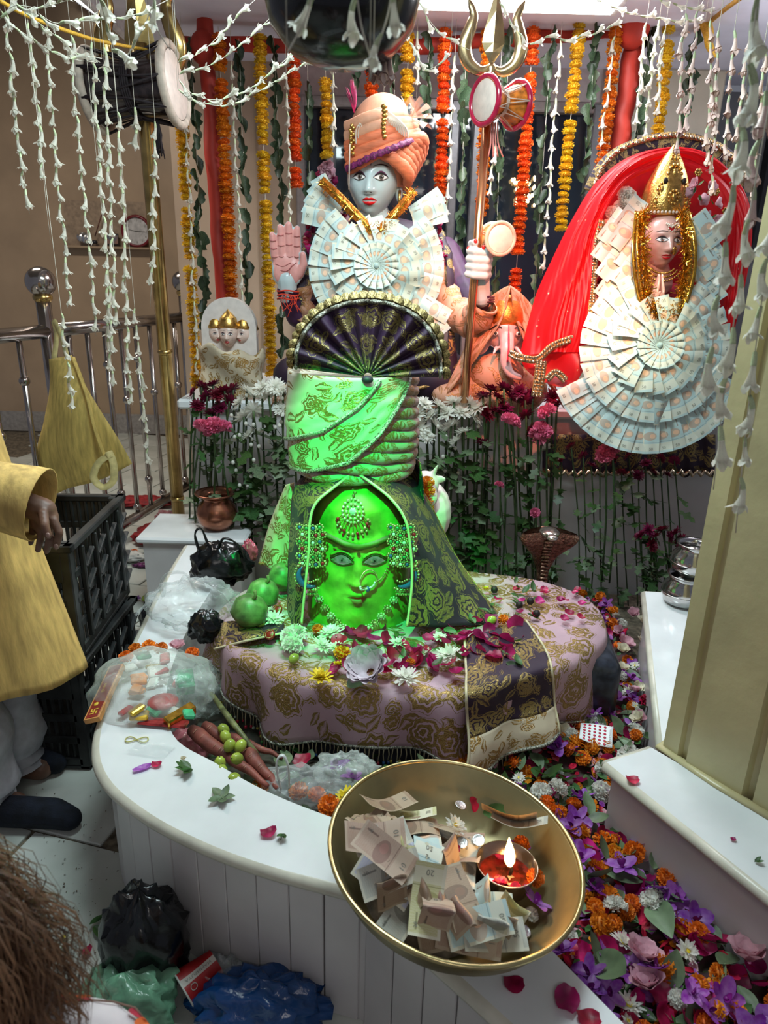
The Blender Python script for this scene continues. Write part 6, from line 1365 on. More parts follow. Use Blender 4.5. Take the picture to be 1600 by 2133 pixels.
# white bull with a marigold collar behind the lingam
nb = thing('bull_statue', 'small white bull statue with an orange marigold collar behind the lingam', 'statue', at(880, 1090, 2.55))
bc_ = at(885, 1012, 2.55); mb = MB(); mb.ell(bc_, (.055, .06, .06), 14, 10); mb.ell(bc_+Vector((.015, -.05, -.03)), (.035, .05, .04), 12, 8); mb.ell(bc_+Vector((.02, .10, -.14)), (.10, .15, .13), 16, 10); cap(mb, bc_+Vector((0, .04, -.05)), bc_+Vector((.01, .08, -.12)), .06, .08); cap(mb, bc_+Vector((0, .05, -.2)), (bc_.x, 2.60, .47), .08, .10)
for k in (-1, 1): mb.ell(bc_+Vector((k*.055, .01, .025)), (.03, .012, .016), 8, 6); cap(mb, bc_+Vector((k*.03, .0, .05)), bc_+Vector((k*.045, -.01, .085)), .012, .005)
blob(mb, 'bull_body', mat('white_painted_plaster', (.74, .68, .62), .5, var=.08), nb, .006, 4)
for k in range(5): put('marigold', T['go%d' % (k % 3)], nb, M=TRS(at(889+2*sin(k*2), 1004+18.5*k, 2.465), (0, .1, k), (.030, .030, .034)))
# plinth that carries the bull so that nothing hovers
MB().box((bc_.x+.02, 2.66, .23), (.30, .22, .46), bev=.01).build('bull_plinth', MARB_D, nb, smooth=False)
# ================================================================== RAILING, WALL NICHE, HANGING THINGS
STL = mat('polished_steel', (.42, .38, .36), .16, .95, var=.12, scale=10)
rl = thing('steel_railing', 'polished steel railing with ball finials at the left', 'railing', (-1.715, 3.54, 0))
RP = [Vector((-2.05, 1.9, 0)), Vector((-1.715, 3.54, 0)), Vector((-1.43, 4.98, 0))]
Z = Vector((0, 0, 1))
for a, b in zip(RP[:-1], RP[1:]):
    MB().tube([a+Z*1.30, b+Z*1.30], .034, 12).build('top_rail', STL, rl); MB().tube([a+Z*.10, b+Z*.10], .030, 12).build('bottom_rail', STL, rl)
    n = 9 if b is RP[2] else 8
    for k in range(1, n):
        p = a.lerp(b, k/n); o = MB().tube([p+Z*.10, p+Z*1.30], .0145, 10).build('baluster', STL, rl)
        for zz in ((1.08, .30) if k % 2 else (.85, .16)): MB().ell(p+Z*zz, .026, 12, 8).build('baluster_knob', STL, o)
for p in RP[1:]:
    MB().tube([p, p+Z*1.46], .036, 14).build('post', STL, rl); MB().lathe([(.036, 1.44), (.046, 1.455), (.046, 1.47), (.03, 1.48)], 16, TRS(p)).build('post_collar', mat('brass', (.55, .38, .14)), rl)
    MB().ell(p+Z*1.535, .072, 24, 16).build('ball_finial', STL, rl)
# cloth bag hung on the post
YC = mat('yellow_woven_cloth', (.62, .46, .13), .75, var=.14, scale=60, stretch=(1, 1, .12), bump=.25, bscale=300); YK = mat('ochre_kurta_cloth', (.64, .42, .13), .75, var=.16, scale=50, stretch=(1, 1, .10), bump=.2, bscale=260)
bg = thing('yellow_cloth_bag', 'yellow cloth bag hanging from the railing post', 'bag', at(130, 700, 3.42))
BL = spline([at(102, 748, 3.42), at(104, 810, 3.40), at(92, 880, 3.38), at(78, 950, 3.36), at(108, 1035, 3.36)], 6); BR = spline([at(150, 740, 3.40), at(176, 800, 3.34), at(210, 860, 3.30), at(245, 915, 3.30), at(276, 968, 3.32)], 6)
n = len(BL)-1
for sgn, nm in ((-1, 'bag_front'), (1, 'bag_back')):
    MB().grid(lambda u, v: BL[int(u*n)].lerp(BR[int(u*n)], v)+Vector((0, sgn*.05*sin(pi*v)*sin(pi*min(1, u*.8+.1))-.012*sin(v*9+u*4)*u, .01*sin(v*7)*u)), n, 16, su=.4, sv=.3).build(nm, YC, bg, True, .002)
MB().tube(spline([at(152, 744, 3.38), at(180, 820, 3.30), at(200, 900, 3.26), at(232, 985, 3.25)], 6), .010, 8, flat=.4).build('seam_fold', YC, bg)
ribbon(bg, spline([at(232, 945, 3.25), at(205, 965, 3.23), at(195, 995, 3.22), at(215, 1015, 3.22), at(236, 1000, 3.23), at(236, 965, 3.24), at(226, 940, 3.25)], 6), .035, mat('pale_yellow_strap', (.70, .60, .26), .7), 'strap', up=(.3, -.6, .75))
ribbon(bg, spline([at(112, 750, 3.42), at(118, 700, 3.46), at(112, 668, 3.50), at(128, 700, 3.44), at(140, 745, 3.42)], 5), .025, mat('pale_yellow_strap', (.70, .60, .26)), 'hanging_strap')
# niche shelf with clock, card and packet
ns = thing('wall_niche_shelf', None, None, at(225, 514, 6.95), kind='structure')
a, b = at(140, 510, 6.98), at(318, 518, 6.98)
MB().box(((a.x+b.x)/2, 6.95, (a.z+b.z)/2-.01), (b.x-a.x, .10, .02), bev=.004).build('shelf_edge', TAN, ns, smooth=False)
MB().box(((a.x+b.x)/2, 6.995, (a.z+b.z)/2+.20), (b.x-a.x, .012, .40)).build('niche_back', mat('tan_niche', (.34, .25, .17), .35), ns, smooth=False)
ck = thing('wall_clock', 'round wall clock with dark red rim on the tan wall', 'clock', at(285, 482, 6.93))
c = at(285, 482, 6.92); CB = basis(c, Vector((1, 0, 0)), Vector((0, 0, 1)), Vector((0, -1, 0)))
MB().lathe([(.138, -.02), (.146, 0), (.140, .022), (.122, .026), (.118, .012)], 36, CB, caps=False).build('clock_rim', mat('dark_red_plastic', (.16, .006, .012), .3), ck); MB().lathe([(1e-5, .010), (.120, .010)], 36, CB, caps=False).build('clock_face', mat('clock_face_grey', (.50, .49, .48), .5), ck)
for k in range(1, 13):
    vs, fs = TXT[str(k)]; M = CB @ TRS((.096*sin(k*pi/6), .096*cos(k*pi/6), .012), s=.030); MB().add([M @ v for v in vs], fs).build('clock_numeral', INK, ck)
for an, L, w in ((radians(92), .085, .006), (radians(-78), .075, .008)): MB().tube([CB @ Vector((0, 0, .016)), CB @ Vector((L*sin(an), L*cos(an), .016))], [w, .002], 6, flat=.4).build('clock_hand', INK, ck)
fcard = thing('picture_card', 'small dark picture card leaning on the wall shelf', 'picture', at(232, 510, 6.93))
MB().box(at(232, 498, 6.93), (.135, .012, .10), (-.12, 0, 0), bev=.002).build('card_frame', mat('dark_card', (.02, .02, .025), .4), fcard, smooth=False); MB().box(at(233, 499, 6.92), (.115, .006, .075), (-.12, 0, 0)).build('card_print', mat('card_print', (.30, .12, .05), .5, scale=14, col2=(.03, .10, .16)), fcard, smooth=False)
mb = MB(); mb.grid(lambda u, v: at(175, 496, 6.93)+Vector((.06*cos(2*pi*u)*sin(pi*v), -.03*sin(2*pi*u)*sin(pi*v), .045*cos(pi*v)))*(1+.35*noise.noise(Vector((cos(6.28*u)*2, sin(6.28*u)*2, v*4)))), 18, 10, cu=True)
tag(mb.build('foil_packet', mat('crumpled_foil', (.6, .6, .6), .22, .95, bump=1., bscale=50), smooth=False), 'crumpled silver foil packet on the wall shelf', 'packet')
inc = thing('incense_stick', 'incense stick leaning in a dark holder on the wall shelf', 'incense', at(198, 505, 6.93)); MB().tube([at(198, 492, 6.93), at(212, 446, 6.93)], .005, 6).build('stick', mat('incense_brown', (.12, .04, .03), .7), inc); MB().lathe([(.02, 0), (.026, .012), (.022, .03), (1e-5, .034)], 12, TRS(at(198, 508, 6.93))).build('holder', mat('dark_card', (.02, .02, .025)), inc)
# black hanging water pot above the lingam
bp = thing('black_hanging_pot', 'big black round pot hanging at the top of the picture', 'pot', at(715, 20, 1.55))
pcn = at(713, -62, 1.55)
MB().lathe([(1e-5, -.158), (.05, -.155), (.10, -.135), (.138, -.09), (.152, -.03), (.150, .03), (.12, .10), (.07, .14), (.06, .17), (.08, .19)], 40, TRS(pcn)).build('pot_body', mat('black_glossy_pot', (.006, .007, .010), .22, var=.3, coat=.3), bp)
for k in range(3): a = k*2*pi/3; MB().tube([pcn+Vector((.07*cos(a), .07*sin(a), .18)), Vector((pcn.x, pcn.y, 2.8))], .004, 5).build('hanging_chain', mat('dark_chain', (.05, .05, .05), .4, .8), bp)
MB().tube([pcn+Vector((.152*cos(t), .152*sin(t), -.03)) for t in [j*2*pi/40 for j in range(40)]], .004, 6, closed=True).build('pot_ridge', mat('black_glossy_pot', (.006, .007, .010)), bp)
yd = thing('yellow_drape', 'yellow cloth tied at the top right end of the red beam', 'cloth', at(1480, 60, 3.9)); MB().tube(spline([at(1468, 45, 3.95), at(1476, 70, 3.9), at(1478, 95, 3.9), at(1492, 118, 3.9)], 5), lambda t: .03-.018*t, 10).build('tied_cloth', mat('yellow_cord', (.75, .42, .04)), yd); MB().tube(spline([at(1476, 48, 3.95), at(1510, 20, 3.6), at(1545, -6, 3.3)], 5), .010, 8).build('tied_rope', mat('ochre_rope', (.50, .28, .05), .7), yd)
# window reflection of a hanging lamp, built as glowing bulbs before the pane
chd = thing('chandelier_reflection', 'lamp reflection in the dark glass behind the garlands, built as glowing bulbs', 'chandelier_reflection', at(1090, 400, 4.73)); random.seed(31)
MB().tube([at(1090, 370, 4.72), at(1090, 425, 4.72)], .006, 6).build('reflected_stem', BRASS, chd)
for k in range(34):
    q = at(1090+rnd(-24, 24), rnd(368, 428), 4.70+rnd(-.01, .02)); put('reflected_bulb', MB().ell((0, 0, 0), 1, 6, 5).mesh('reflected_bulb', mat('reflected_bulb_glow', (1, .8, .5), .4, emis=(1., .62, .25), estr=6.)) if k == 0 else bpy.data.meshes['reflected_bulb'], chd, M=TRS(q, s=(.0075, .0075, .012)))
# cobra and pots
CBR = mat('bronze_cobra', (.34, .20, .14), .25, .85, var=.3, scale=60, bump=.0)
_N, _L = NT(CBR); vv = _N.new('ShaderNodeTexVoronoi'); vv.inputs['Scale'].default_value = 120; tcn = _N.new('ShaderNodeTexCoord'); _L.new(tcn.outputs['Object'], vv.inputs['Vector']); bb = _N.new('ShaderNodeBump'); bb.inputs['Strength'].default_value = .7; bb.inputs['Distance'].default_value = .003; _L.new(vv.outputs['Distance'], bb.inputs['Height']); _L.new(bb.outputs[0], _N['Principled BSDF'].inputs['Normal'])
cb_ = thing('cobra_hood', 'bronze cobra rearing with spread hood behind the base cloth', 'cobra', at(1128, 1215, 2.72))
c0 = at(1127, 1235, 2.72); H_ = at(1137, 1098, 2.72).z-c0.z; dxc = at(1137, 1098, 2.72).x-c0.x
def W_(v): return pw(v, [(0, .022), (.35, .026), (.6, .055), (.85, .112), (.95, .125), (1, .112)])
MB().grid(lambda u, v: c0+Vector((dxc*v+W_(v)*cos(2*pi*u), -.05*sm(.5, 1, v)+(.022+.012*v)*sin(2*pi*u)+.035*(abs(cos(2*pi*u))**2)*sm(.4, .9, v)*-1, H_*v+.012*(1-abs(cos(2*pi*u)))*sm(.8, 1, v))), 32, 26, cu=True).build('hood', CBR, cb_)
for j in range(16): v = .05+.055*j; MB().box(c0+Vector((dxc*v, -.05*sm(.5, 1, v)-.026-.012*v, H_*v)), (.030+.012*v, .010, H_*.045), (.15, 0, 0), bev=.004).build('belly_scale', CBR, cb_)
mb = MB(); hc = c0+Vector((dxc, -.07, H_+.002)); mb.ell(hc, (.042, .055, .018), 16, 10); mb.ell(hc+Vector((0, -.045, -.004)), (.026, .03, .014), 12, 8); mb.build('head', mat('silver_bronze', (.52, .46, .42), .2, .9, bump=.3), cb_)
for k in (-1, 1): MB().ell(hc+Vector((k*.022, -.05, .006)), .005, 8, 6).build('eye', DKG, cb_)
COPR = mat('aged_copper', (.42, .17, .10), .26, .9, var=.35, scale=16, bump=.12, col2=(.20, .08, .05))
cp = thing('copper_pot', 'round copper water pot on the low marble step', 'pot', (at(452, 1070, 3.16).x, 3.16, .411))
MB().lathe([(1e-5, 0), (.045, 0), (.06, .008), (.092, .045), (.099, .085), (.088, .12), (.066, .145), (.062, .158), (.078, .172), (.096, .180), (.098, .186), (.088, .184), (.064, .168), (.055, .15), (.080, .11), (.088, .08), (.05, .02), (1e-5, .012)], 40, TRS(cp.location)).build('pot_body', COPR, cp)
MB().lathe([(.0985, .180), (.101, .184), (.098, .189), (.094, .187)], 40, TRS(cp.location), caps=False).build('rim', COPR, cp)
SST = mat('polished_stainless', (.55, .53, .52), .12, .98, var=.1, scale=20)
for k, (px, py, lab) in enumerate([(1424, 1262, 'lower round steel pot of the stack beside the pillar'), (1432, 1185, 'upper round steel pot of the stack beside the pillar')]):
    q = atz(px, 1262, .41); base = Vector((q.x, q.y+.02, .411+.128*k)); t = thing('steel_pot', lab, 'pot', base)
    MB().lathe([(1e-5, 0), (.045, 0), (.07, .012), (.084, .045), (.080, .078), (.062, .100), (.058, .110), (.070, .122), (.072, .127), (.060, .124), (.050, .108), (.07, .07), (.06, .02), (1e-5, .012)], 36, TRS(base)).build('pot_body', SST, t); MB().tube([base+Vector((.0835*cos(a), .0835*sin(a), .052)) for a in [j*2*pi/36 for j in range(36)]], .0016, 5, closed=True).build('pot_ring', SST, t)
# ------------------------------------------------------------------ cut flowers standing along the altar
random.seed(77)
FLF = {}
for i in range(3):   # lobed chrysanthemum leaf
    mb = MB(); ol = []
    for k in range(15): t = k/14; ol.append((t, (.5+.5*sin(pi*min(1, t*1.02)))*.30*(1+.45*sin(t*17+i))*sin(pi*min(1, .06+t*.94))**.5))
    vs = []
    for t, w in ol: z = .25*sin(t*2.2+i)*.4; vs += [(t, -w, z+.08*w), (t, 0, z), (t, w, z+.1*w)]
    mb.add(vs, [(3*k+j, 3*k+3+j, 3*k+4+j, 3*k+1+j) for k in range(14) for j in range(2)]); FLF[i] = mb.mesh('leaf', LEAFP if i == 1 else LEAF)
def cut_flower(px, py, foot, key, lab, Y=3.16, s=1., nl=7, leafs=.06, foot_px=None, bud=0, name='cut_flower', cat='flower', group=None):
    h = at(px, py, Y); fpx = foot_px if foot_px else px+rnd(-25, 25); f = at(fpx, foot, min(3.30, Y+.10)); f.z = max(.03, f.z)
    t = thing(name, lab, cat, f, group=group); m = h.lerp(f, .5)+Vector((rnd(-.02, .02), rnd(-.02, .02), 0)); P = spline([f, m, h], 6)
    MB().tube(P, .0032*s, 5).build('stem', STEM, t)
    for k in range(nl):
        u = rnd(.08, .86); p = P[int(u*(len(P)-1))]; a = rnd(0, 2*pi)
        if sin(a) > .5: a = -a
        put('leaf', FLF[random.randrange(3)], t, M=TRS(p, (rnd(-.5, .5), rnd(-.5, .9), a), leafs*rnd(.7, 1.25)))
    if key: put('blossom', T[key], t, M=TRS(h, (rnd(.35, 1.15), rnd(-.35, .35), rnd(0, 6)), s))
    for k in range(bud):
        u = rnd(.5, .95); p = P[int(u*(len(P)-1))]; e = p+Vector((rnd(-.05, .05), rnd(-.05, .0), rnd(.02, .06))); MB().tube([p, e], .0016, 4).build('side_stem', STEM, t); MB().ell(e, (.009, .009, .010), 8, 6).build('bud', WHT, t)
    return t
def bunch(pts, key, cn, where, **kw):
    for k, (px, py) in enumerate(pts): cut_flower(px, py, kw.get('foot', 1130)+rnd(-30, 30), key+str(k % 3) if key in ('ch', 'cm', 'wd') else key+str(k % 2), '%s on a leafy stem, %s from the left %s' % (cn, ordn(k) if k < 16 else 'far one', where), **{a: b for a, b in kw.items() if a != 'foot'})
bunch([(404, 818), (420, 806), (432, 826), (444, 802), (452, 822), (468, 815), (478, 836), (412, 845), (458, 850), (440, 862), (486, 812)], 'cm', 'maroon chrysanthemum', 'before the five-faced idol', Y=3.20, foot=1060, s=1.5, nl=6)
bunch([(422, 892), (444, 886), (462, 892)], 'pc', 'pink carnation', 'under the five-faced idol', Y=3.10, foot=1060, s=1.6, nl=3)
bunch([(500, 838), (514, 815), (530, 826), (546, 808), (560, 824), (574, 806), (590, 815), (604, 826), (508, 868), (528, 856), (588, 852), (520, 905)], 'ch', 'white chrysanthemum', 'left of the turban', Y=3.12, foot=1130, s=1.65, nl=8, leafs=.095, bud=3)
bunch([(868, 862), (884, 842), (900, 866), (914, 846), (930, 862), (946, 838), (962, 858), (978, 842), (988, 868), (906, 886), (940, 888), (966, 900), (950, 920), (888, 905), (872, 890), (996, 850)], 'ch', 'white chrysanthemum', 'right of the turban', Y=3.12, foot=1190, s=1.7, nl=8, leafs=.095, bud=2)
bunch([(1006, 826), (1022, 812), (1036, 828), (1050, 810), (1064, 830), (1080, 815), (1094, 834), (1110, 822), (1034, 858), (1052, 850), (1096, 866), (1150, 828), (1160, 846), (1108, 896), (1006, 924), (1014, 862)], 'cm', 'maroon chrysanthemum', 'before the elephant idol', Y=3.10, foot=1215, s=1.6, nl=7, leafs=.075)
bunch([(1064, 878), (1140, 858), (1130, 896), (1120, 908)], 'pc', 'pink carnation', 'beside the red veil', Y=3.02, foot=1200, s=1.6, nl=6, leafs=.07)
bunch([(1115, 1068), (1040, 1010)], 'pc', 'small pink carnation', 'low among the stems', Y=2.98, foot=1240, s=.8, nl=2)
bunch([(1190, 930), (1215, 950), (1250, 945), (1280, 960), (1310, 950), (1345, 965), (1375, 955), (1405, 960), (1170, 960), (1232, 970), (1295, 985), (1360, 985), (1330, 990), (1390, 990)], 'cm', 'dark maroon flower', 'under the note skirt', Y=3.10, foot=1262, s=1.1, nl=9, leafs=.075)
bunch([(1262, 945), (1275, 925)], 'pc', 'hanging pink carnation', 'below the banknote skirt', Y=3.0, foot=1200, s=1.6, nl=4)
bunch([(1335, 1115), (1352, 1105), (1366, 1118), (1380, 1104), (1394, 1118), (1408, 1110), (1420, 1128), (1358, 1135)], 'cm', 'maroon chrysanthemum', 'beside the steel pots', Y=2.85, foot=1265, s=1.3, nl=8, leafs=.07)
lace = thing('altar_cloth', 'purple cloth with gold sequin edge hanging under the banknote skirt', 'cloth', at(1350, 960, 3.3))
MB().grid(lambda u, v: at(1130+360*u, 905+82*v+8*sin(u*40)*v, 3.335-.008*sin(u*60)), 70, 6, su=1, sv=.2).build('lace_sheet', PURP, lace, True, .004)
MB().tube([at(1130+360*j/60, 985+6*sin(j*2.2), 3.30) for j in range(61)], .010, 6).build('scalloped_edge', SEQ, lace)
# ================================================================== BRASS BOWL WITH OFFERINGS
BWL = mat('aged_brass_bowl', (.30, .25, .12), .42, .6, var=.22, scale=9, bump=.08, bscale=40, col2=(.20, .165, .085))
bw = thing('brass_bowl', 'wide brass offering bowl on the bench corner', 'bowl', (.150, 1.052, .411))
BT = TRS((.146, 1.06, .444), (radians(.5), radians(5.5), 0), .965)
MB().lathe([(1e-5, .006), (.15, .008), (.185, .02), (.222, .062), (.247, .108), (.252, .113), (.257, .110), (.256, .104), (.232, .058), (.195, .010), (.155, 0), (1e-5, 0)], 72, BT).build('bowl_shell', BWL, bw)
MB().tube([BT @ Vector((.254*cos(a), .254*sin(a), .110)) for a in [j*2*pi/72 for j in range(72)]], .0052, 8, closed=True).build('rolled_rim', mat('worn_brass_rim', (.55, .45, .22), .28, .9, var=.15, scale=20), bw)
MB().lathe([(.10, -.030), (.105, -.018), (.10, .0)], 36, BT).build('foot_ring', BWL, bw)
def BP(x, y, z): return BT @ Vector((x, y, z))
def bpx(px, py, h=.03):   # place in the bowl seen at that spot
    d = ray(px, py); o = Vector((0, 0, CAM_H)); inv = BT.inverted(); o2 = inv @ o; d2 = (inv.to_3x3() @ d); t = (h-o2.z)/d2.z; p = o2+d2*t; r = sqrt(p.x*p.x+p.y*p.y); return p if r < .175 else Vector((p.x*.175/r, p.y*.175/r, p.z+.2*(r-.175)))
NOTES = {}
def note(px, py, key, shape, rz, h, tilt, lab, sc=.9, tx=0.):
    k = (key, shape, int(px) % 3)
    if k not in NOTES: NOTES[k] = note_mesh(key, shape, .132, .063, seed=hash(k[2]) % 7+len(shape), name='note_paper')
    p = bpx(px, py, h+.012); r = sqrt(p.x**2+p.y**2); rc = min(r, .190); p = Vector((p.x*rc/r, p.y*rc/r, p.z+.8*max(0, rc-.12))); t = thing('banknote', lab, 'banknote', (0, 0, 0)); t.matrix_basis = BT @ TRS(p, (tilt, tx, 0)) @ Matrix.Rotation(rz, 4, 'Z') @ Matrix.Translation((-.060*sc if shape != 'fold' else 0, 0, 0)) @ Matrix.Scale(sc, 4)
    put('note_paper', NOTES[k], t, local=True); return t
BN = [(800, 1700, '10', 'bent', .5, .06, -.5, 'dark brown banknote curled against the far left wall of the bowl'), (845, 1700, '20', 'bent', -.1, .065, -.6, 'olive banknote lying along the far wall of the bowl'), (905, 1720, '10', 'flat', -.7, .07, -.6, 'brown banknote lying flat at the far middle of the notes'), (770, 1740, '10', 'crumple', .7, .07, -.3, 'crumpled brown banknote at the left bowl wall'),
      (840, 1755, '100', 'flat', -1.05, .095, -.35, 'lavender banknote slanting in the middle of the heap'), (890, 1745, '50', 'flat', 1.50, .090, -.5, 'pale cyan banknote standing behind the lavender one'), (755, 1778, '10b', 'bent', .15, .09, .25, 'orange-edged banknote folded along the left of the heap'), (745, 1830, '10b', 'flat', -.55, .100, .5, 'pink and white banknote spread at the left rim'),
      (790, 1810, '50b', 'fold', .6, .06, 0, 'small grey banknote folded behind the pink one'), (828, 1792, '20', 'fold', .2, .08, .0, 'yellow-green banknote folded in the heap centre'), (855, 1785, '20', 'crumple', 0, .115, .3, 'yellow banknote lying on top of the heap'), (883, 1820, '50', 'bent', 1.35, .11, .2, 'blue-cyan banknote running down the heap middle'), (925, 1800, '10b', 'fold', -.5, .07, 0, 'orange banknote folded beside the marigold petal'),
      (812, 1850, '10', 'fold', -.9, .06, .1, 'brown banknote folded like a tent left of the middle'), (842, 1855, '10', 'fold', 1.2, .06, .1, 'small brown banknote curled behind the front tent'), (775, 1880, '50b', 'bent', .4, .07, .5, 'grey banknote edge at the lower left'), (800, 1905, '10', 'fold', 1.9, .035, .2, 'dark folded banknote standing at the lower left wall'), (872, 1885, '10', 'fold', .25, .075, .35, 'brown banknote folded in the front middle'), (905, 1890, '10b', 'fold', .15, .075, .4, 'pinkish banknote folded beside the front brown one'),
      (952, 1858, '10', 'bent', -1.25, .105, .35, 'brown banknote with curled corners leaning before the lamp'), (1005, 1875, '50', 'fold', -.1, .05, .3, 'turquoise banknote folded below the lamp'), (1000, 1895, '50', 'bent', .05, .055, .3, 'blue banknote under the turquoise one'), (950, 1935, '10b', 'fold', .6, .055, .4, 'tan banknote folded at the front of the heap'), (890, 1968, '10b', 'fold', 1.45, .06, .6, 'cream and pink banknote opened toward the near rim'), (870, 1950, '20', 'bent', 1.5, .075, .8, 'pale banknote hanging over the near front'),
      (985, 1960, '50', 'bent', .3, .05, .5, 'cyan banknote near the front right of the heap'), (1010, 1965, '50b', 'fold', 1.3, .03, .4, 'grey banknote folded upright at the front right'), (1030, 1950, '10', 'fold', 1.1, .03, .3, 'brown banknote folded upright below the lamp'), (1060, 1925, '20', 'fold', .9, .025, .3, 'olive banknote end sticking up right of the heap'), (1050, 1715, '10', 'bent', -.25, .075, -.75, 'brown and green banknote standing against the far right wall'), (1070, 1735, '50b', 'bent', -.3, .06, -.6, 'worn banknote under the standing one at the far right'),
      (975, 1770, '10b', 'bent', 1.3, .05, -.2, 'pale banknote lying under the coins'), (965, 1800, '50b', 'bent', 1.4, .06, 0, 'grey banknote between heap and lamp'), (920, 1990, '10', 'bent', .3, .03, .6, 'brown banknote lying at the near wall'), (965, 2000, '10b', 'bent', -.1, .025, .6, 'pale brown banknote low at the near wall'), (1020, 1995, '50b', 'bent', .1, .025, .5, 'grey banknote low at the near right'), (745, 1890, '100', 'bent', -.5, .05, .6, 'lavender banknote corner at the left wall'), (830, 1940, '50b', 'bent', 1.0, .03, .5, 'dark banknote deep in the lower left of the bowl'), (850, 1725, '10', 'bent', .05, .08, -.3, 'brown banknote folded behind the cyan one'), (785, 1770, '50b', 'bent', .4, .08, .1, 'dark banknote under the orange-edged one')]
for k, (px, py, key, shp, rz, h, tl, lab) in enumerate(BN): note(px, py, key, shp, rz, h, tl, lab)
mb = MB(); mb.grid(lambda u, v: BP((.14*u)*cos(2*pi*v)-.055, (.17*u)*sin(2*pi*v)-.01, .02+.05*(1-u*u)+.012*noise.noise(Vector((u*6, v*9, 1)))), 10, 28); tag(mb.build('banknote_heap', mat('dark_crumpled_notes', (.13, .10, .07), .7, var=.5, scale=25, bump=.6), bw), kind='stuff')
COIN = mat('steel_coin', (.55, .55, .54), .22, .95, bump=.3, bscale=300)
for k, (px, py, h, lab) in enumerate([(962, 1755, .085, 'steel coin on the pale note, left of the pair'), (997, 1750, .08, 'bluish steel coin on the pale note, right of the pair'), (960, 1677, .075, 'coin leaning on the far wall of the bowl'), (1093, 1940, .03, 'bright steel coin at the right of the bowl'), (1075, 1960, .028, 'dull coin under the orange petals in the bowl')]):
    p = bpx(px, py, h); o = MB().lathe([(1e-5, .0008), (.011, .0008), (.0125, .0014), (.0135, .0010), (.0135, -.0010), (1e-5, -.0012)], 24).build('coin', COIN); o.matrix_basis = BT @ TRS(p, (rnd(-.3, .3), rnd(-.2, .2), 0)); tag(o, lab, 'coin')
# oil lamp
lp = thing('oil_lamp', 'small steel bowl lamp with a burning wick in the brass bowl', 'lamp', (0, 0, 0)); LPp = bpx(1058, 1815, .06); LT_ = BT @ TRS((LPp.x, LPp.y, .016), (radians(-3), radians(-4), 0)); lp.matrix_basis = LT_
MB().lathe([(1e-5, 0), (.040, 0), (.050, .012), (.062, .058), (.0635, .062), (.061, .062), (.048, .014), (.038, .004), (1e-5, .004)], 40).build('lamp_bowl', mat('heated_steel', (.50, .38, .30), .16, .95, var=.15, scale=20), lp, local=True)
MB().lathe([(1e-5, .034), (.054, .034)], 32, caps=False).build('oil', mat('dark_red_oil', (.16, .012, .006), .06, spec=.8, var=.4, scale=40), lp, local=True)
random.seed(6)
for k in range(9): a = rnd(0, 6.28); r = rnd(.02, .046); put('floating_petal', T['rp%d' % (k % 3)], lp, local=True, M=TRS((r*cos(a), r*sin(a), .037), (rnd(-.3, .3), rnd(-.3, .3), rnd(0, 6)), .6))
for k in range(3): put('floating_note', bpy.data.meshes['note_paper'], lp, local=True, M=TRS((-.02+.02*k, -.03, .036), (.1, .1, k), .22))
MB().tube([(.008, .0, .030), (.010, -.004, .048), (.008, -.004, .062)], .0035, 6).build('wick', mat('burnt_wick', (.02, .012, .01), .9), lp, local=True)
fl_ = MB().lathe([(1e-5, 0), (.006, .004), (.0105, .014), (.0115, .026), (.009, .042), (.005, .056), (.0015, .070), (1e-5, .074)], 16, TRS((.006, -.002, .056), (.0, -.12, 0))).build('flame', mat('flame_glow', (1, .6, .2), .5, emis=(1.0, .52, .13), estr=14.), lp, local=True)
fl = bpy.data.lights.new('flame_light', 'POINT'); fl.energy = .32; fl.color = (1, .50, .16); fl.shadow_soft_size = .012; fo = bpy.data.objects.new('flame_light', fl); COL.objects.link(fo); fo.matrix_basis = LT_ @ Matrix.Translation((.004, -.016, .095))
# flowers in the bowl
def loose(name, key, M, lab, cat, group=None):
    o = put(name, T[key], M=M); return tag(o, lab, cat, group)
def inbowl(px, py, h, key, name, lab, cat, s=1., rot=(.2, .2, 0)): p = bpx(px, py, h); return loose(name, key, BT @ TRS(p, rot, s), lab, cat)
inbowl(1130, 1890, .045, 'or0', 'orchid_bloom', 'violet and white orchid in the right of the brass bowl', 'orchid', 1.25, (.5, .2, 2))
inbowl(1140, 1835, .05, 'mo0', 'marigold_bloom', 'orange marigold right of the lamp in the bowl', 'marigold', .9); inbowl(1115, 1755, .055, 'mo1', 'marigold_bloom', 'orange marigold behind the lamp in the bowl', 'marigold', .85)
inbowl(1095, 1765, .05, 'or1', 'orchid_bloom', 'pale orchid behind the lamp in the bowl', 'orchid', .8); inbowl(948, 1720, .07, 'wd0', 'white_bloom', 'white flower at the far side of the bowl', 'flower', 1.); inbowl(985, 1672, .07, 'rp0', 'rose_petal', 'crimson rose petal on the far wall of the bowl', 'petal', 1., (.9, .3, 1)); inbowl(885, 1768, .12, 'mo2', 'marigold_bloom', 'torn orange marigold on top of the notes', 'marigold', .7, (.4, 1, 0)); inbowl(1107, 1905, .035, 'wc1', 'white_bloom', 'little white bloom beside the orchid in the bowl', 'flower', .55)
inbowl(1010, 1690, .06, 'lf0', 'leaf', 'green leaf on the far wall of the bowl', 'leaf', 1.3, (.6, .2, .5)); inbowl(945, 1768, .09, 'rp1', 'rose_petal', 'dark red petal beside the coins', 'petal', .7); inbowl(1090, 1955, .03, 'mo1', 'marigold_bloom', 'scattered orange petals at the right bowl wall', 'marigold', .55)
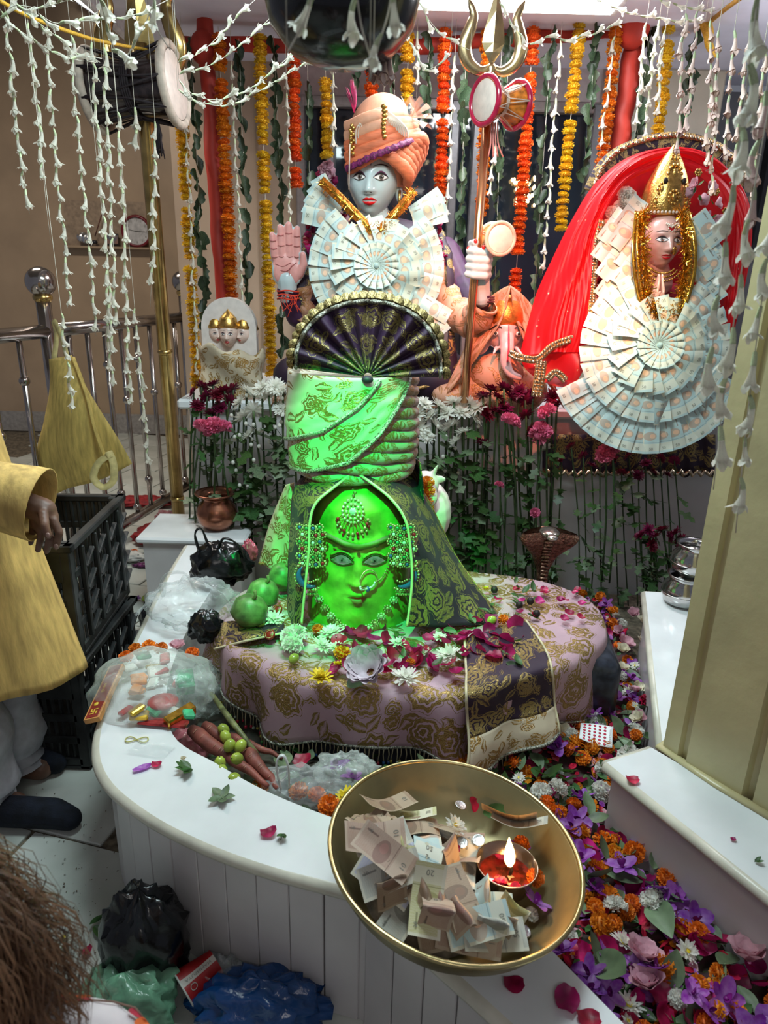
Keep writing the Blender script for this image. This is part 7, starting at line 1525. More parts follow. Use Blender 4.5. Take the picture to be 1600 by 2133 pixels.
# ================================================================== FLOWER BED
BED = [(.165, 1.20), (.36, .94), (.62, .58), (1.02, .70), (.63, 1.45), (.61, 1.50), (.76, 1.58), (1.06, 2.54), (1.08, 3.05), (.70, 3.10), (.62, 2.55), (.56, 2.0), (.42, 1.80), (.20, 1.72), (.10, 1.42)]
def inside(x, y, P=BED):
    c = False; j = len(P)-1
    for i in range(len(P)):
        if (P[i][1] > y) != (P[j][1] > y) and x < (P[j][0]-P[i][0])*(y-P[i][1])/(P[j][1]-P[i][1])+P[i][0]: c = not c
        j = i
    return c
def bedz(x, y): return .215-.06*sm(1.5, 2.6, y)+.022*noise.noise(Vector((x*7, y*7, 4)))+.03*gs(y-1.35, .25)*gs(x-.25, .2)
BEDM = mat('mixed_petal_ground', (.10, .03, .05), .7, var=.6, scale=55, col2=(.03, .05, .02))
mb = MB(); ix = {}; NXG, NYG = 44, 110
for i in range(NXG):
    for j in range(NYG):
        x, y = .06+1.08*i/(NXG-1), .56+2.6*j/(NYG-1)
        if inside(x, y, [(a+(a-.6)*.06, b) for a, b in BED]): ix[(i, j)] = len(mb.v); mb.v.append((x, y, bedz(x, y)-.02)); mb.uv.append((x, y))
for (i, j) in list(ix):
    q = [(i, j), (i+1, j), (i+1, j+1), (i, j+1)]
    if all(k in ix for k in q): mb.f.append(tuple(ix[k] for k in q)); mb.mi.append(0)
fbed = tag(mb.build('flower_bed', BEDM), 'thick bed of mixed petals and leaves filling the channel', 'flower bed', kind='stuff')
random.seed(101)
def scatter(n, pick, ymin, ymax, lift=.006, xr=None):
    k = 0; guard = 0
    while k < n and guard < n*60:
        guard += 1; y = ymin+(ymax-ymin)*random.random()**1.15; x = rnd(.1, 1.1)
        if not inside(x, y): continue
        pick(x, y, bedz(x, y)+rnd(0, lift*2)+lift); k += 1
def where(x, y):
    if y < .85: return 'at the near bottom of the channel'
    if y < 1.15: return 'beside the bowl' if x < .48+(1.15-y)*.35 else 'under the near ledge wall'
    if y < 1.45: return 'behind the bowl' if x < .42 else 'left of the near ledge tip'
    if y < 1.75: return 'below the scarf hem' if x < .55 else 'before the pillar foot'
    if y < 2.2: return 'right of the draped cloth'
    return 'at the far end by the altar'
def mk(name, keys, lab, cat, grp, smin, smax, tilt=.7):
    def f(x, y, z):
        w = where(x, y); loose(name, random.choice(keys), TRS((x, y, z), (rnd(-tilt, tilt), rnd(-tilt, tilt), rnd(0, 6.28)), rnd(smin, smax)), lab+' '+w, cat, grp+' '+w)
    return f
P_rose = mk('rose_petal', ['rp0', 'rp1', 'rp2'], 'magenta rose petal on the flower bed', 'petal', 'rose petals', 1.1, 1.6, .9)
P_orch = mk('orchid_bloom', ['or0', 'or1', 'or2'], 'violet orchid on the flower bed', 'orchid', 'orchids', 1., 1.45, .6)
P_mari = mk('marigold_bloom', ['mo0', 'mo1', 'mo2'], 'orange marigold on the flower bed', 'marigold', 'marigolds', .85, 1.25, 1.)
P_leaf = mk('leaf', ['lf0', 'lf1', 'lf2', 'lg0', 'lg1', 'lg2'], 'green leaf on the flower bed', 'leaf', 'leaves', .8, 1.4, .6)
P_whit = mk('white_bloom', ['wc0', 'wc1', 'wd0', 'wd1'], 'white bloom on the flower bed', 'flower', 'white blooms', .7, 1.1, .6)
P_pink = mk('rose_bloom', ['pr0', 'pr0', 'wr1'], 'pale rose on the flower bed', 'rose', 'pale roses', .75, 1.1, .6)
scatter(140, P_rose, .66, 1.45); scatter(60, P_rose, 1.4, 3.0); scatter(80, P_orch, .66, 1.5, .014); scatter(38, P_orch, 1.5, 3.0, .012)
scatter(55, P_mari, .66, 1.4, .010); scatter(120, P_mari, 1.3, 3.05, .010); scatter(110, P_leaf, .66, 1.3); scatter(150, P_leaf, 1.2, 2.4, .010); scatter(14, P_whit, .6, 1.3, .014); scatter(40, P_whit, 1.4, 3.0, .014); scatter(12, P_pink, .6, 1.6, .012); scatter(16, P_pink, 1.9, 3.0, .016)
random.seed(55); mb = MB()   # fine filler petals under the picked-out ones
for k in range(4600):
    x, y = rnd(.1, 1.1), .58+2.5*random.random()**1.3
    if not inside(x, y): continue
    M = TRS((x, y, bedz(x, y)-.006+rnd(0, .016)), (rnd(-1, 1), rnd(-.7, .7), rnd(0, 6)), rnd(.6, 1.15)); mb.m = random.choice((0, 0, 1, 2, 2, 3, 4)); L = .03; w = .011
    mb.add([M @ Vector(p) for p in ((-L*.5, 0, 0), (-L*.1, -w, .003), (L*.4, -w*.7, .006), (L*.5, 0, .004), (L*.4, w*.7, .006), (-L*.1, w, .003))], [(0, 1, 2, 3), (0, 3, 4, 5)])
tag(mb.build('petal_litter', [ROSE, VIO, LEAF, MG_O, LPK], None, False), 'fine litter of torn petals between the channel flowers', 'petals', kind='stuff')
def bedat(px, py, dz=.02):
    q = atz(px, py, .17)
    for _ in range(3): q = atz(px, py, bedz(q.x, q.y)+dz)
    return q
for px, py, key, s, nm, lab, cat in [(1300, 1345, 'pr0', 1.35, 'rose_bloom', 'large dusty pink rose at the far end of the flower channel', 'rose'), (1345, 1300, 'wr0', 1.3, 'rose_bloom', 'cream rose touching the far ledge', 'rose'), (1345, 1345, 'wr0', 1.3, 'rose_bloom', 'cream rose below the other cream rose by the ledge', 'rose'), (1320, 1280, 'pr0', 1.0, 'rose_bloom', 'salmon rose at the foot of the maroon bunch', 'rose'), (1352, 1465, 'rc0', 1.1, 'carnation_bloom', 'crimson carnation beside the foot of the pillar', 'carnation'), (1310, 1445, 'wr1', 1.0, 'rose_bloom', 'small cream rose above the dotted card', 'rose'),
     (1250, 1445, 'wd1', 1.2, 'white_bloom', 'white daisy above the dotted card', 'flower'), (1325, 1525, 'wc0', 1.1, 'white_bloom', 'white bloom right of the dotted card', 'flower'), (1310, 1575, 'wc0', 1.2, 'white_bloom', 'white bloom at the tip of the near ledge', 'flower'), (1128, 1652, 'wc1', 1.2, 'white_bloom', 'pale green-white bloom behind the brass bowl', 'flower'), (1125, 1540, 'wr0', 1.2, 'rose_bloom', 'pale lotus-like rose beside the scarf hem', 'rose'), (1170, 1530, 'wr1', 1.1, 'rose_bloom', 'pale bloom left of the dotted card', 'rose'),
     (1297, 1965, 'wd0', 1.25, 'white_bloom', 'white daisy with yellow heart low in the channel', 'flower'), (1450, 1920, 'or1', 1.5, 'orchid_bloom', 'large violet orchid in the channel foreground', 'orchid'), (1340, 1760, 'or0', 1.3, 'orchid_bloom', 'violet orchid against the near ledge wall', 'orchid'), (1430, 1850, 'or2', 1.2, 'orchid_bloom', 'white-edged orchid below the ledge', 'orchid'), (1520, 1870, 'or0', 1.3, 'orchid_bloom', 'dark violet orchid at the ledge near the right edge', 'orchid'), (1265, 1870, 'mo0', 1.5, 'marigold_bloom', 'big orange marigold in the middle of the channel', 'marigold'), (1390, 1830, 'mo1', 1.2, 'marigold_bloom', 'orange marigold against the ledge wall', 'marigold'), (1290, 1800, 'mo2', 1.1, 'marigold_bloom', 'orange marigold above the big one', 'marigold'),
     (1345, 1825, 'lg0', 1.7, 'leaf', 'broad green leaf near the ledge wall', 'leaf'), (1360, 1880, 'lg1', 1.8, 'leaf', 'broad dark green leaf in the channel middle', 'leaf'), (1235, 1990, 'lg2', 2., 'leaf', 'long green leaf beside the bowl rim', 'leaf'), (1335, 2000, 'pr0', 1.4, 'rose_bloom', 'pale pink rose low in the channel', 'rose'), (1560, 2000, 'pr0', 1.5, 'rose_bloom', 'big pink rose at the right picture edge', 'rose'), (1350, 2060, 'pr0', 1.3, 'rose_bloom', 'pink rose bloom at the bottom of the channel', 'rose'), (1310, 2095, 'wd1', 1.2, 'white_bloom', 'cream daisy at the bottom edge of the channel', 'flower')]:
    loose(nm, key, TRS(bedat(px, py), (rnd(-.3, .5), rnd(-.4, .4), rnd(0, 6)), s), lab, cat)
# dotted card
cd = thing('dotted_card', 'white card of red dot stickers lying on the flowers', 'card', bedat(1240, 1530, .04)); CM = TRS(bedat(1242, 1532, .045), (.25, -.1, -.32))
MB().grid(lambda u, v: CM @ Vector(((u-.5)*.098, (v-.5)*.085, .012*(u-.75)**2*4*(1-v)+.004*sin(3*u))), 10, 8).build('card_sheet', mat('white_card', (.72, .78, .78), .5, var=.03), cd, True, .0008)
for i in range(5):
    for j in range(6):
        x, y = -.036+.0155*i, -.034+.0135*j; u, v = x/.098+.5, y/.085+.5; z = .012*(u-.75)**2*4*(1-v)+.004*sin(3*u); MB().lathe([(1e-5, .0014), (.0042, .0014), (.0042, .0002)], 12, CM @ TRS((x, y, z))).build('red_dot', mat('crimson_sticker', (.50, .01, .05), .35), cd)
vs, fs = textmesh('Party & Fashion', .0085); MB().add([CM @ (Vector((.041-v.y, v.x, .0045))) for v in vs], fs).build('card_lettering', mat('faded_print', (.40, .34, .36), .6), cd)
# ================================================================== FLOWERS AND FRUIT ON THE BASE CLOTH
random.seed(202)
def top(px, py, dz=.012): return atz(px, py, .475+dz)
PET = []
for k in range(84):
    px = rnd(700, 1080); py = rnd(1290, 1400)
    if px > 960 and py > 1370: continue
    loose('rose_petal', 'rp%d' % (k % 3), TRS(top(px, py, rnd(.0, .022)), (rnd(-.9, .9), rnd(-.9, .9), rnd(0, 6)), rnd(1.2, 1.75)), 'magenta rose petal heaped before the green face', 'petal', 'rose petals on the base cloth')
for k in range(18): loose('rose_petal', 'rp%d' % (k % 3), TRS(top(rnd(1030, 1220), rnd(1225, 1300), .008), (rnd(-.3, .3), rnd(-.3, .3), rnd(0, 6)), rnd(.7, 1.)), 'crimson rose petal strewn on the right of the pink cloth', 'petal', 'rose petals on the cloth right side')
for k in range(26): loose('leaf', 'lf%d' % (k % 3), TRS(top(rnd(820, 1110), rnd(1265, 1390), rnd(.01, .03)), (rnd(-.6, .6), rnd(-.6, .6), rnd(0, 6)), rnd(.6, 1.1)), 'green leaf among the petals on the base cloth', 'leaf', 'leaves on the base cloth')
for k in range(16): loose('leaf', 'lf%d' % (k % 3), TRS(top(rnd(1020, 1120), rnd(1215, 1270), .012), (rnd(-.4, .4), rnd(-.4, .4), rnd(0, 6)), rnd(.5, .9)), 'small green leaf on the upper right of the cloth', 'leaf', 'leaves on the cloth upper right')
for px, py, key, s, nm, lab, cat in [(612, 1325, 'wc0', 1.5, 'white_bloom', 'mint-lit white carnation at the left of the petals', 'carnation'), (608, 1345, 'wc1', 1.4, 'white_bloom', 'mint-lit white carnation in front of the left one', 'carnation'), (690, 1320, 'ch0', 1.5, 'white_bloom', 'mint-lit white flower below the necklace', 'flower'), (670, 1345, 'ch1', 1.3, 'white_bloom', 'mint-lit white flower above the yellow daisy', 'flower'), (700, 1350, 'wd0', 1.2, 'white_bloom', 'white daisy beside the orange marigold', 'flower'), (668, 1412, 'yd0', 1.35, 'yellow_daisy', 'yellow daisy at the front edge of the cloth', 'daisy'), (706, 1385, 'yd0', .8, 'yellow_daisy', 'small yellow daisy above the front one', 'daisy'), (713, 1360, 'mo0', 1.25, 'marigold_bloom', 'orange marigold beside the lotus bud', 'marigold'), (662, 1310, 'mo1', .9, 'marigold_bloom', 'orange marigold under the necklace left end', 'marigold'),
     (845, 1412, 'ch2', 1.5, 'white_bloom', 'mint-lit white flower at the front right of the petals', 'flower'), (935, 1365, 'ch0', 1.4, 'white_bloom', 'mint-lit white flower at the right of the petals', 'flower'), (885, 1362, 'wd1', 1.2, 'white_bloom', 'white daisy with yellow heart among the petals', 'daisy'), (915, 1328, 'wd0', 1.0, 'white_bloom', 'small mint-lit white bloom among the petals', 'flower'), (830, 1340, 'ch1', 1.1, 'white_bloom', 'mint-lit white petals below the face', 'flower'), (855, 1380, 'mo2', .7, 'marigold_bloom', 'small orange marigold below the white daisy', 'marigold'), (1048, 1290, 'mo0', .9, 'marigold_bloom', 'orange marigold on the right cloth edge', 'marigold'), (1012, 1228, 'yd0', .8, 'yellow_daisy', 'yellow bloom on the upper right cloth', 'daisy'), (570, 1290, 'ch2', 1.3, 'white_bloom', 'mint-lit white flower beside the left hood edge', 'flower'), (560, 1272, 'wd2', 1.0, 'white_bloom', 'pale bloom beside the green fruit', 'flower')]:
    loose(nm, key, TRS(top(px, py, .018), (rnd(-.2, .5), rnd(-.3, .3), rnd(0, 6)), s), lab, cat)
lo = thing('lotus_bud', 'large pale lotus bud at the front of the base cloth', 'lotus', top(770, 1395)); Lc = top(772, 1400, .02); LOT = mat('grey_violet_lotus', (.66, .56, .64), .45, var=.15, scale=25)
for l, (n, rr, el) in enumerate(((5, .054, 1.30), (6, .062, 1.10), (6, .066, .82))):
    for k in range(n):
        mb = MB(); M = TRS(Lc, (.55, -.35, 0)) @ Matrix.Rotation(2*pi*(k+.4*l)/n, 4, 'Z') @ Matrix.Translation((.012, 0, 0)) @ Matrix.Rotation(-el, 4, 'Y'); petal(mb, rr*1.25, rr*.48, .5, -.6+.35*l, 6, 4, .25, M); mb.build('petal', LOT, lo)
mb = MB(); petal(mb, .055, .026, .5, .2, 6, 4, .2, TRS(Lc+Vector((-.02, -.012, -.022)), (0, .25, -2.4))); mb.build('sepal', mat('sepal_green', (.20, .30, .22), .5), lo)
FRU = mat('green_wood_apple', (.13, .21, .07), .4, var=.25, scale=30, bump=.15, bscale=60)
for px, py, r, lab in [(520, 1272, .062, 'round green fruit with dry stalk, nearest of the three'), (548, 1236, .058, 'round green fruit behind the nearest one'), (590, 1200, .056, 'round green fruit half hidden behind the cloth edge')]:
    c = atz(px, py, .475+r*.9); t = thing('green_fruit', lab, 'fruit', c-Vector((0, 0, r)))
    MB().lathe([(1e-5, -r*.94), (r*.35, -r*.88), (r*.8, -r*.55), (r, -.02), (r*.9, r*.45), (r*.5, r*.82), (r*.14, r*.92), (1e-5, r*.86)], 26, TRS(c, (-.3, .3, 0))).build('fruit_body', FRU, t); MB().tube(spline([c+Vector((r*.25, -r*.2, r*.82)), c+Vector((r*.42, -r*.35, r*1.05)), c+Vector((r*.38, -r*.3, r*1.35))], 4), [.007]*3+[.006]*6, 6).build('stalk', mat('dry_stalk', (.20, .16, .08), .8), t)
    if r < .060: 
        MB().lathe([(.03, 0), (.034, .01), (.03, .02)], 10, TRS(Vector((c.x, c.y, .475-r*0)), (0, 0, 0))).build('leaf_bed', LEAFP, t)
BER = mat('glossy_green_berry', (.36, .46, .06), .25, var=.15, scale=20, coat=.3)
def berry(p, s, rot, lab, name='green_berry'):
    t = thing(name, lab, 'fruit', p); MB().lathe([(1e-5, -1.25), (.45, -1.1), (.85, -.6), (1., 0), (.88, .6), (.5, 1.1), (.12, 1.22), (1e-5, 1.18)], 18, TRS(p, rot, s)).build('fruit_body', BER, t); MB().ell((TRS(p, rot, s) @ Vector((0, 0, 1.22))), (.0022, .0022, .0022), 6, 5).build('stalk_scar', DKG, t)
for px, py, lab in [(612, 1372, 'pale green berry lying at the front left of the petals'), (1024, 1292, 'green berry lying among the petals at the right'), (543, 1297, 'small green berry beside the round fruits')]: berry(top(px, py, .014), .0155, (0, 1.4, rnd(0, 3)), lab)
for px, py, lab in [(578, 1270, 'red round seal on the cloth near the hood'), (562, 1322, 'red and gold medal lying left of the white carnation')]:
    t = thing('red_medal', lab, 'medal', top(px, py, .01)); M = TRS(top(px, py, .02), (.7, -.3, 0)); MB().lathe([(1e-5, -.004), (.017, -.004), (.018, 0), (.017, .004), (1e-5, .004)], 24, M).build('medal_disc', mat('dark_red_wax', (.28, .015, .01), .35), t); MB().tube([M @ Vector((.013*cos(a), .013*sin(a), .0045)) for a in [j*2*pi/20 for j in range(20)]], .001, 5, closed=True).build('medal_ring', JW, t)
for k, (px, py) in enumerate([(1030, 1228), (1082, 1260), (1105, 1252), (1118, 1278)]):
    t = thing('dark_seed_ball', 'dark wrinkled seed ball on the pink cloth, %s from the left' % ordn(k), 'seed', top(px, py)); mb = MB(); c = top(px, py, .012); mb.grid(lambda u, v: c+Vector((cos(2*pi*u)*sin(pi*v), sin(2*pi*u)*sin(pi*v), cos(pi*v)))*.013*(1+.18*sin(14*u*3.1)*sin(9*v)), 18, 10, cu=True); mb.build('seed', mat('dark_seed', (.02, .012, .012), .6), t)
# ================================================================== CRATES
CRT = mat('black_crate_plastic', (.018, .020, .020), .42, var=.4, scale=12, bump=.1)
def crate(c, dims, rz, lab, h):
    t = thing('plastic_crate', lab, 'crate', c, (0, 0, rz)); x, y = dims[0]/2, dims[1]/2
    def B(cc, d, nm, par=t, rot=(0, 0, 0), bev=.004): return MB().box(cc, d, rot, bev).build(nm, CRT, par, False, 0, True)
    B((0, 0, .008), (2*x, 2*y, .016), 'crate_floor')
    for sx in (-1, 1):
        for sy in (-1, 1): B((sx*(x-.018), sy*(y-.018), h/2), (.036, .036, h), 'corner_post')
    B((0, y-.004, h*.83), (2*x-.05, .010, h*.30), 'wall_panel'); B((0, -y+.004, h*.83), (2*x-.05, .010, h*.30), 'wall_panel')
    for s in (-1, 1):
        B((s*x, 0, h-.012), (.030, 2*y+.03, .024), 'rim'); B((0, s*y, h-.012), (2*x+.03, .030, .024), 'rim')
        for q in range(4):
            z = .03+q*(h-.06)/4
            B((s*(x-.006), 0, z), (.012, 2*y-.04, .030), 'wall_band'); B((0, s*(y-.006), z), (2*x-.04, .012, .030), 'wall_band')
        n = int(2*y/.032)
        for k in range(n): yy = -y+.05+(2*y-.10)*k/(n-1); B((s*(x-.010), yy, h/2), (.008, .014, h-.04), 'wall_slat')
        n = int(2*x/.032)
        for k in range(n): xx = -x+.05+(2*x-.10)*k/(n-1); B((xx, s*(y-.010), h/2), (.014, .008, h-.04), 'wall_slat')
        for k in range(4):   # slanted outer braces
            yy = -y+.08+(2*y-.16)*k/3; B((s*(x+.006), yy, h*.52), (.018, .012, h*.80), 'brace')
            for q in range(4): B((s*(x+.006), yy+.05, h*(.20+.19*q)), (.016, .085, .010), 'brace_shelf', rot=(radians(28), 0, 0), bev=.002)
    return t
crate((-1.145, 2.15, .004), (.36, .50), 0, 'lower black plastic crate of the stack beside the bench', .40)
crate((-1.145, 2.16, .412), (.36, .50), radians(3), 'upper black plastic crate of the stack with a cut-out handle', .40)
# ================================================================== PLASTIC BAGS
def bag(name, lab, c, r, m, seed, cat='bag', spike=.25, handles=(), squash=0., n=34, fold=3.2, extra=None):
    t = thing(name, lab, cat, (c[0], c[1], c[2]-r[2])); c = Vector(c); mb = MB()
    def fn(u, v):
        a = 2*pi*u; ph = pi*v; d = Vector((cos(a)*sin(ph), sin(a)*sin(ph), cos(ph))); q = noise.noise(d*fold+Vector((seed, 0, 0))); q2 = abs(noise.noise(d*fold*2.7+Vector((0, seed, 0))))
        k = 1+spike*q-spike*.8*q2+.10*(.5-abs(noise.noise(d*fold*1.9+Vector((seed, 3, 0))))*2)*(1 if spike < .34 else .5); p = Vector((d.x*r[0]*k, d.y*r[1]*k, d.z*r[2]*k*(1.15 if d.z > 0 else 1))); p.z = max(p.z, -r[2]*.92); return c+p
    mb.grid(fn, n, n//2, cu=True); mb.build('bag_body', m, t)
    for k, P in enumerate(handles): MB().tube(spline([c+Vector(p) for p in P], 6), lambda s: .006+.006*abs(sin(s*9+k)), 7, flat=.45).build('bag_handle', m, t)
    return t
BLK = mat('black_bag_film', (.006, .007, .008), .2, var=.4, scale=20, bump=.6, bscale=26, spec=.6)
CLR = film('clear_bag_film', (.72, .78, .78), .22, .12, .8, 16); CLR2 = film('clear_packet_film', (.75, .85, .78), .30, .10, .8, 18)
GRN = film('green_bag_film', (.22, .48, .30), .72, .2, .9, 18, .25); BLU = film('blue_bag_film', (.005, .06, .22), .92, .2, .9, 18, .08)
PKP = mat('pink_packet', (.50, .08, .14), .3, var=.3, scale=25, bump=.3, coat=.4)
def bat(px, py, z): return atz(px, py, z)
c = bat(455, 1172, .52); bag('black_carry_bag', 'black carrier bag with pink packets by the marble step', (c.x, c.y+.03, .495), (.125, .09, .085), BLK, 3, spike=.2, handles=[[(-.07, -.02, .05), (-.085, -.03, .14), (-.06, -.02, .16), (-.035, -.01, .06)], [(.0, -.03, .07), (.03, -.05, .135), (.08, -.04, .11), (.10, -.03, .05)]])
for k, (px, py) in enumerate([(436, 1168), (488, 1172), (520, 1150)]): q = at(px, py, 2.62); o = bag('pink_packet', 'pink foil packet sticking out of the black carrier bag, %s from the left' % ordn(k), (q.x, q.y, q.z), (.035, .03, .045), PKP, 10+k, 'packet', .35)
c = bat(400, 1262, .47); bag('clear_carry_bag', 'clear carrier bag slumped on the back of the bench', (c.x, c.y, .478), (.165, .13, .075), CLR, 5, spike=.22, n=44, handles=[[(-.09, -.03, .04), (-.07, -.05, .13), (0, -.05, .14), (.03, -.04, .06)], [(-.12, 0, .02), (-.16, -.02, .0), (-.19, -.04, -.03)]])
c = bat(432, 1312, .46); bag('small_black_bag', 'small knotted black bag against the base cloth', (c.x-.01, c.y+.02, .46), (.06, .05, .055), BLK, 8)
q = at(336, 1185, 2.9); bag('dark_floor_bag', 'dark plastic bag on the floor below the marble step', (q.x-.05, 2.85, .07), (.05, .06, .075), BLK, 12)
# clear packet of ritual goods
pk = thing('ritual_packet', 'puffy clear packet of ritual goods on the bench corner', 'packet', bat(310, 1440, .42))
pcx = bat(322, 1412, .46)
def fpk(u, v):
    a = 2*pi*u; ph = pi*v*.5; d = Vector((cos(a)*sin(ph), sin(a)*sin(ph), cos(ph))); q = noise.noise(d*3.4+Vector((7, 0, 0))); return Vector((pcx.x-.005, pcx.y+.0, .413))+Vector((d.x*.185, d.y*.165, d.z*.115))*(1+.10*q)
MB().grid(fpk, 48, 18, cu=True).build('clear_wrap', CLR2, pk)
def inpk(px, py, z, d, rot, m, nm): MB().box(bat(px, py, z), d, rot, .004).build(nm, m, pk, False)
inpk(262, 1480, .43, (.045, .02, .012), (0, 0, 1.1), mat('red_sachet', (.50, .03, .03), .3), 'red_sachet'); inpk(290, 1490, .435, (.05, .035, .012), (.2, .1, .2), mat('gold_sachet', (.70, .45, .05), .25, .5), 'gold_sachet'); inpk(330, 1400, .45, (.06, .05, .015), (.3, .1, .5), mat('pale_sachet', (.70, .72, .66), .4), 'pale_sachet'); inpk(290, 1410, .45, (.05, .03, .012), (.2, .3, .9), mat('orange_sachet', (.75, .25, .03), .4), 'orange_sachet')
inpk(385, 1420, .46, (.05, .07, .04), (.3, .1, .4), mat('green_sachet', (.05, .40, .18), .35, var=.4), 'green_sachet'); inpk(340, 1505, .42, (.14, .035, .008), (0, 0, -.1), mat('red_gold_card', (.35, .03, .03), .3, var=.3, scale=40), 'red_card'); inpk(375, 1490, .43, (.03, .09, .03), (.1, .2, -.7), mat('gold_foil_tinsel', (.80, .46, .07)), 'gold_foil_roll')
for k in range(14):
    cnm = ('red_sachet', 'pale_sachet', 'green_sachet', 'orange_sachet', 'gold_sachet')[k % 5]; inpk(250+random.Random(k).uniform(0, 150), 1360+random.Random(k+50).uniform(0, 130), .43+.02*(k % 3), (.045, .03, .014), (.3, .2, k), MATS[cnm], cnm)
q = bat(340, 1462, .437); MB().tube([q+Vector((.032*cos(a), .032*sin(a), .004*sin(2*a))) for a in [j*2*pi/28 for j in range(28)]], .0028, 6, closed=True).build('glass_bangle', mat('dark_red_glass', (.10, .005, .01), .08, spec=.9), pk); MB().ell(q, (.045, .04, .014), 14, 8).build('red_cloth_wad', mat('red_sachet', (.50, .03, .03)), pk)
for k, (px, py) in enumerate([(282, 1352), (310, 1345), (335, 1350), (262, 1368), (400, 1360)]): put('marigold_bloom', T['mo%d' % (k % 3)], pk, M=TRS(bat(px, py, .475), (0, 0, k), 1.0))
put('rose_petal', T['pr0'], pk, M=TRS(bat(370, 1352, .49), (0, 0, 1), .9))
# incense box with lettering and good-luck emblem
ib = thing('incense_box', 'narrow dark red printed box standing at the bench edge', 'box', bat(220, 1470, .42)); e0, e1 = bat(196, 1508, .421), bat(248, 1395, .455); d = (e1-e0); L_ = d.length; X = d.normalized(); Zn = Vector((-.25, -.35, .9)); Yn = Zn.cross(X).normalized(); Zn = X.cross(Yn); IB = basis((e0+e1)/2+Zn*.012, X, Yn, Zn)
def ibox(cx, cy, cz, dx, dy, dz, m, nm): mb = MB(); mb.M = IB; mb.box((cx, cy, cz), (dx, dy, dz), bev=.0008); mb.build(nm, m, ib, False)
ibox(0, 0, 0, L_, .046, .016, mat('orange_box_edge', (.62, .28, .08), .4), 'box_body'); ibox(0, 0, .0085, L_-.008, .036, .0014, mat('maroon_box_print', (.22, .012, .012), .4), 'box_panel')
YPR = mat('yellow_print', (.72, .50, .05), .5)
def lettering(parent, txt, M, size, m, nm): vs, fs = textmesh(txt, size); MB().add([M @ v for v in vs], fs).build(nm, m, parent, False)
mb = MB(); sx = -.5*L_+.026; mb.M = IB @ TRS((sx, 0, .0098), (0, 0, .0))
for bx in ((0, 0, .020, .0032), (0, 0, .0032, .020), (.005, .0085, .010, .0032), (-.005, -.0085, .010, .0032), (-.0085, .005, .0032, .010), (.0085, -.005, .0032, .010)): mb.box((bx[0], bx[1], 0), (bx[2], bx[3], .0008))
mb.build('swastika_emblem', YPR, ib, False)
MB().lathe([(1e-5, .0008), (.007, .0008), (.007, 0)], 20, IB @ TRS((sx+.030, .004, .0092))).build('round_emblem', YPR, ib)
lettering(ib, 'शुभ लाभ', IB @ TRS((.010, .003, .0098)), .012, YPR, 'box_lettering')
# ================================================================== PIT OFFERINGS
random.seed(9)
CAR = mat('red_carrot', (.27, .075, .055), .55, var=.3, scale=16, bump=.3, bscale=50)
def carrot(a, b, r, lab):
    a, b = Vector(a), Vector(b); t = thing('red_carrot', lab, 'carrot', a); P = [a.lerp(b, k/12)+Vector((.004*sin(k), .004*cos(k*1.3), 0)) for k in range(13)]
    MB().tube(P, lambda s: r*(1.-.72*s**1.3)*(1 if s > .03 else .72)*(1+.04*sin(s*60)), 14).build('root', CAR, t); MB().ell(P[0], (r*.4, r*.4, r*.3), 8, 6).build('crown_scar', mat('carrot_crown', (.20, .16, .06), .8), t)
    for k in range(7): u = rnd(.08, .8); p = a.lerp(b, u); d = (b-a).normalized(); s = d.cross(Vector((0, 0, 1))).normalized(); rr = r*(1-.72*u**1.3); MB().tube([p+s*rr*.5+Vector((0, -rr*.3, rr*.80)), p-s*rr*.1+Vector((0, -rr*.2, rr*1.0))], .0009, 4).build('root_ring', mat('carrot_ring', (.50, .28, .18), .7), t)
carrot(bat(398, 1522, .375), bat(560, 1635, .35), .0225, 'long red carrot nearest the marble bench'); carrot(bat(425, 1512, .36), bat(545, 1590, .33), .018, 'red carrot behind the long one'); carrot(bat(515, 1568, .37), bat(580, 1640, .34), .021, 'short red carrot under the berries'); carrot(bat(480, 1535, .31), bat(590, 1578, .31), .015, 'thin red carrot half buried behind the berries')
for k, (px, py, z) in enumerate([(466, 1520, .375), (470, 1535, .385), (478, 1553, .395), (501, 1554, .395), (494, 1580, .40), (458, 1590, .40), (462, 1608, .395), (488, 1622, .40)]): berry(bat(px, py, z), .0155, (rnd(-.4, .4), rnd(-.4, .4), 0) if k in (5,) else (rnd(-.9, .9), rnd(-.9, .9), 0), 'glossy green berry by the carrots, %s counted from the top' % ordn(k))
HP_ = [(-.60, 2.5), (-.62, 2.0), (-.55, 1.60), (-.41, 1.47), (-.26, 1.37), (-.09, 1.29), (.05, 1.25), (.14, 1.24), (.22, 1.45), (.15, 1.70), (-.10, 1.78), (-.35, 1.86), (-.45, 2.1), (-.46, 2.5)]
def pz(x, y): return .285+.035*noise.noise(Vector((x*8, y*8, 2)))-.09*sm(1.55, 1.85, y)
mb = MB(); ix = {}
for i in range(46):
    for j in range(60):
        x, y = -.68+.92*i/45, 1.22+1.3*j/59
        if inside(x, y, HP_): ix[(i, j)] = len(mb.v); mb.v.append((x, y, pz(x, y)-.015)); mb.uv.append((x, y))
for (i, j) in list(ix):
    q = [(i, j), (i+1, j), (i+1, j+1), (i, j+1)]
    if all(k in ix for k in q): mb.f.append(tuple(ix[k] for k in q)); mb.mi.append(0)
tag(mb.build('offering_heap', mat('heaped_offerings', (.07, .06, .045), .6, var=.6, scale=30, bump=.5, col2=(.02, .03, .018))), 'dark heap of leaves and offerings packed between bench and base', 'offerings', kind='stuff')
def heap(px, py, dz):
    q = atz(px, py, .28)
    for _ in range(3): q = atz(px, py, pz(q.x, q.y)+dz)
    return q
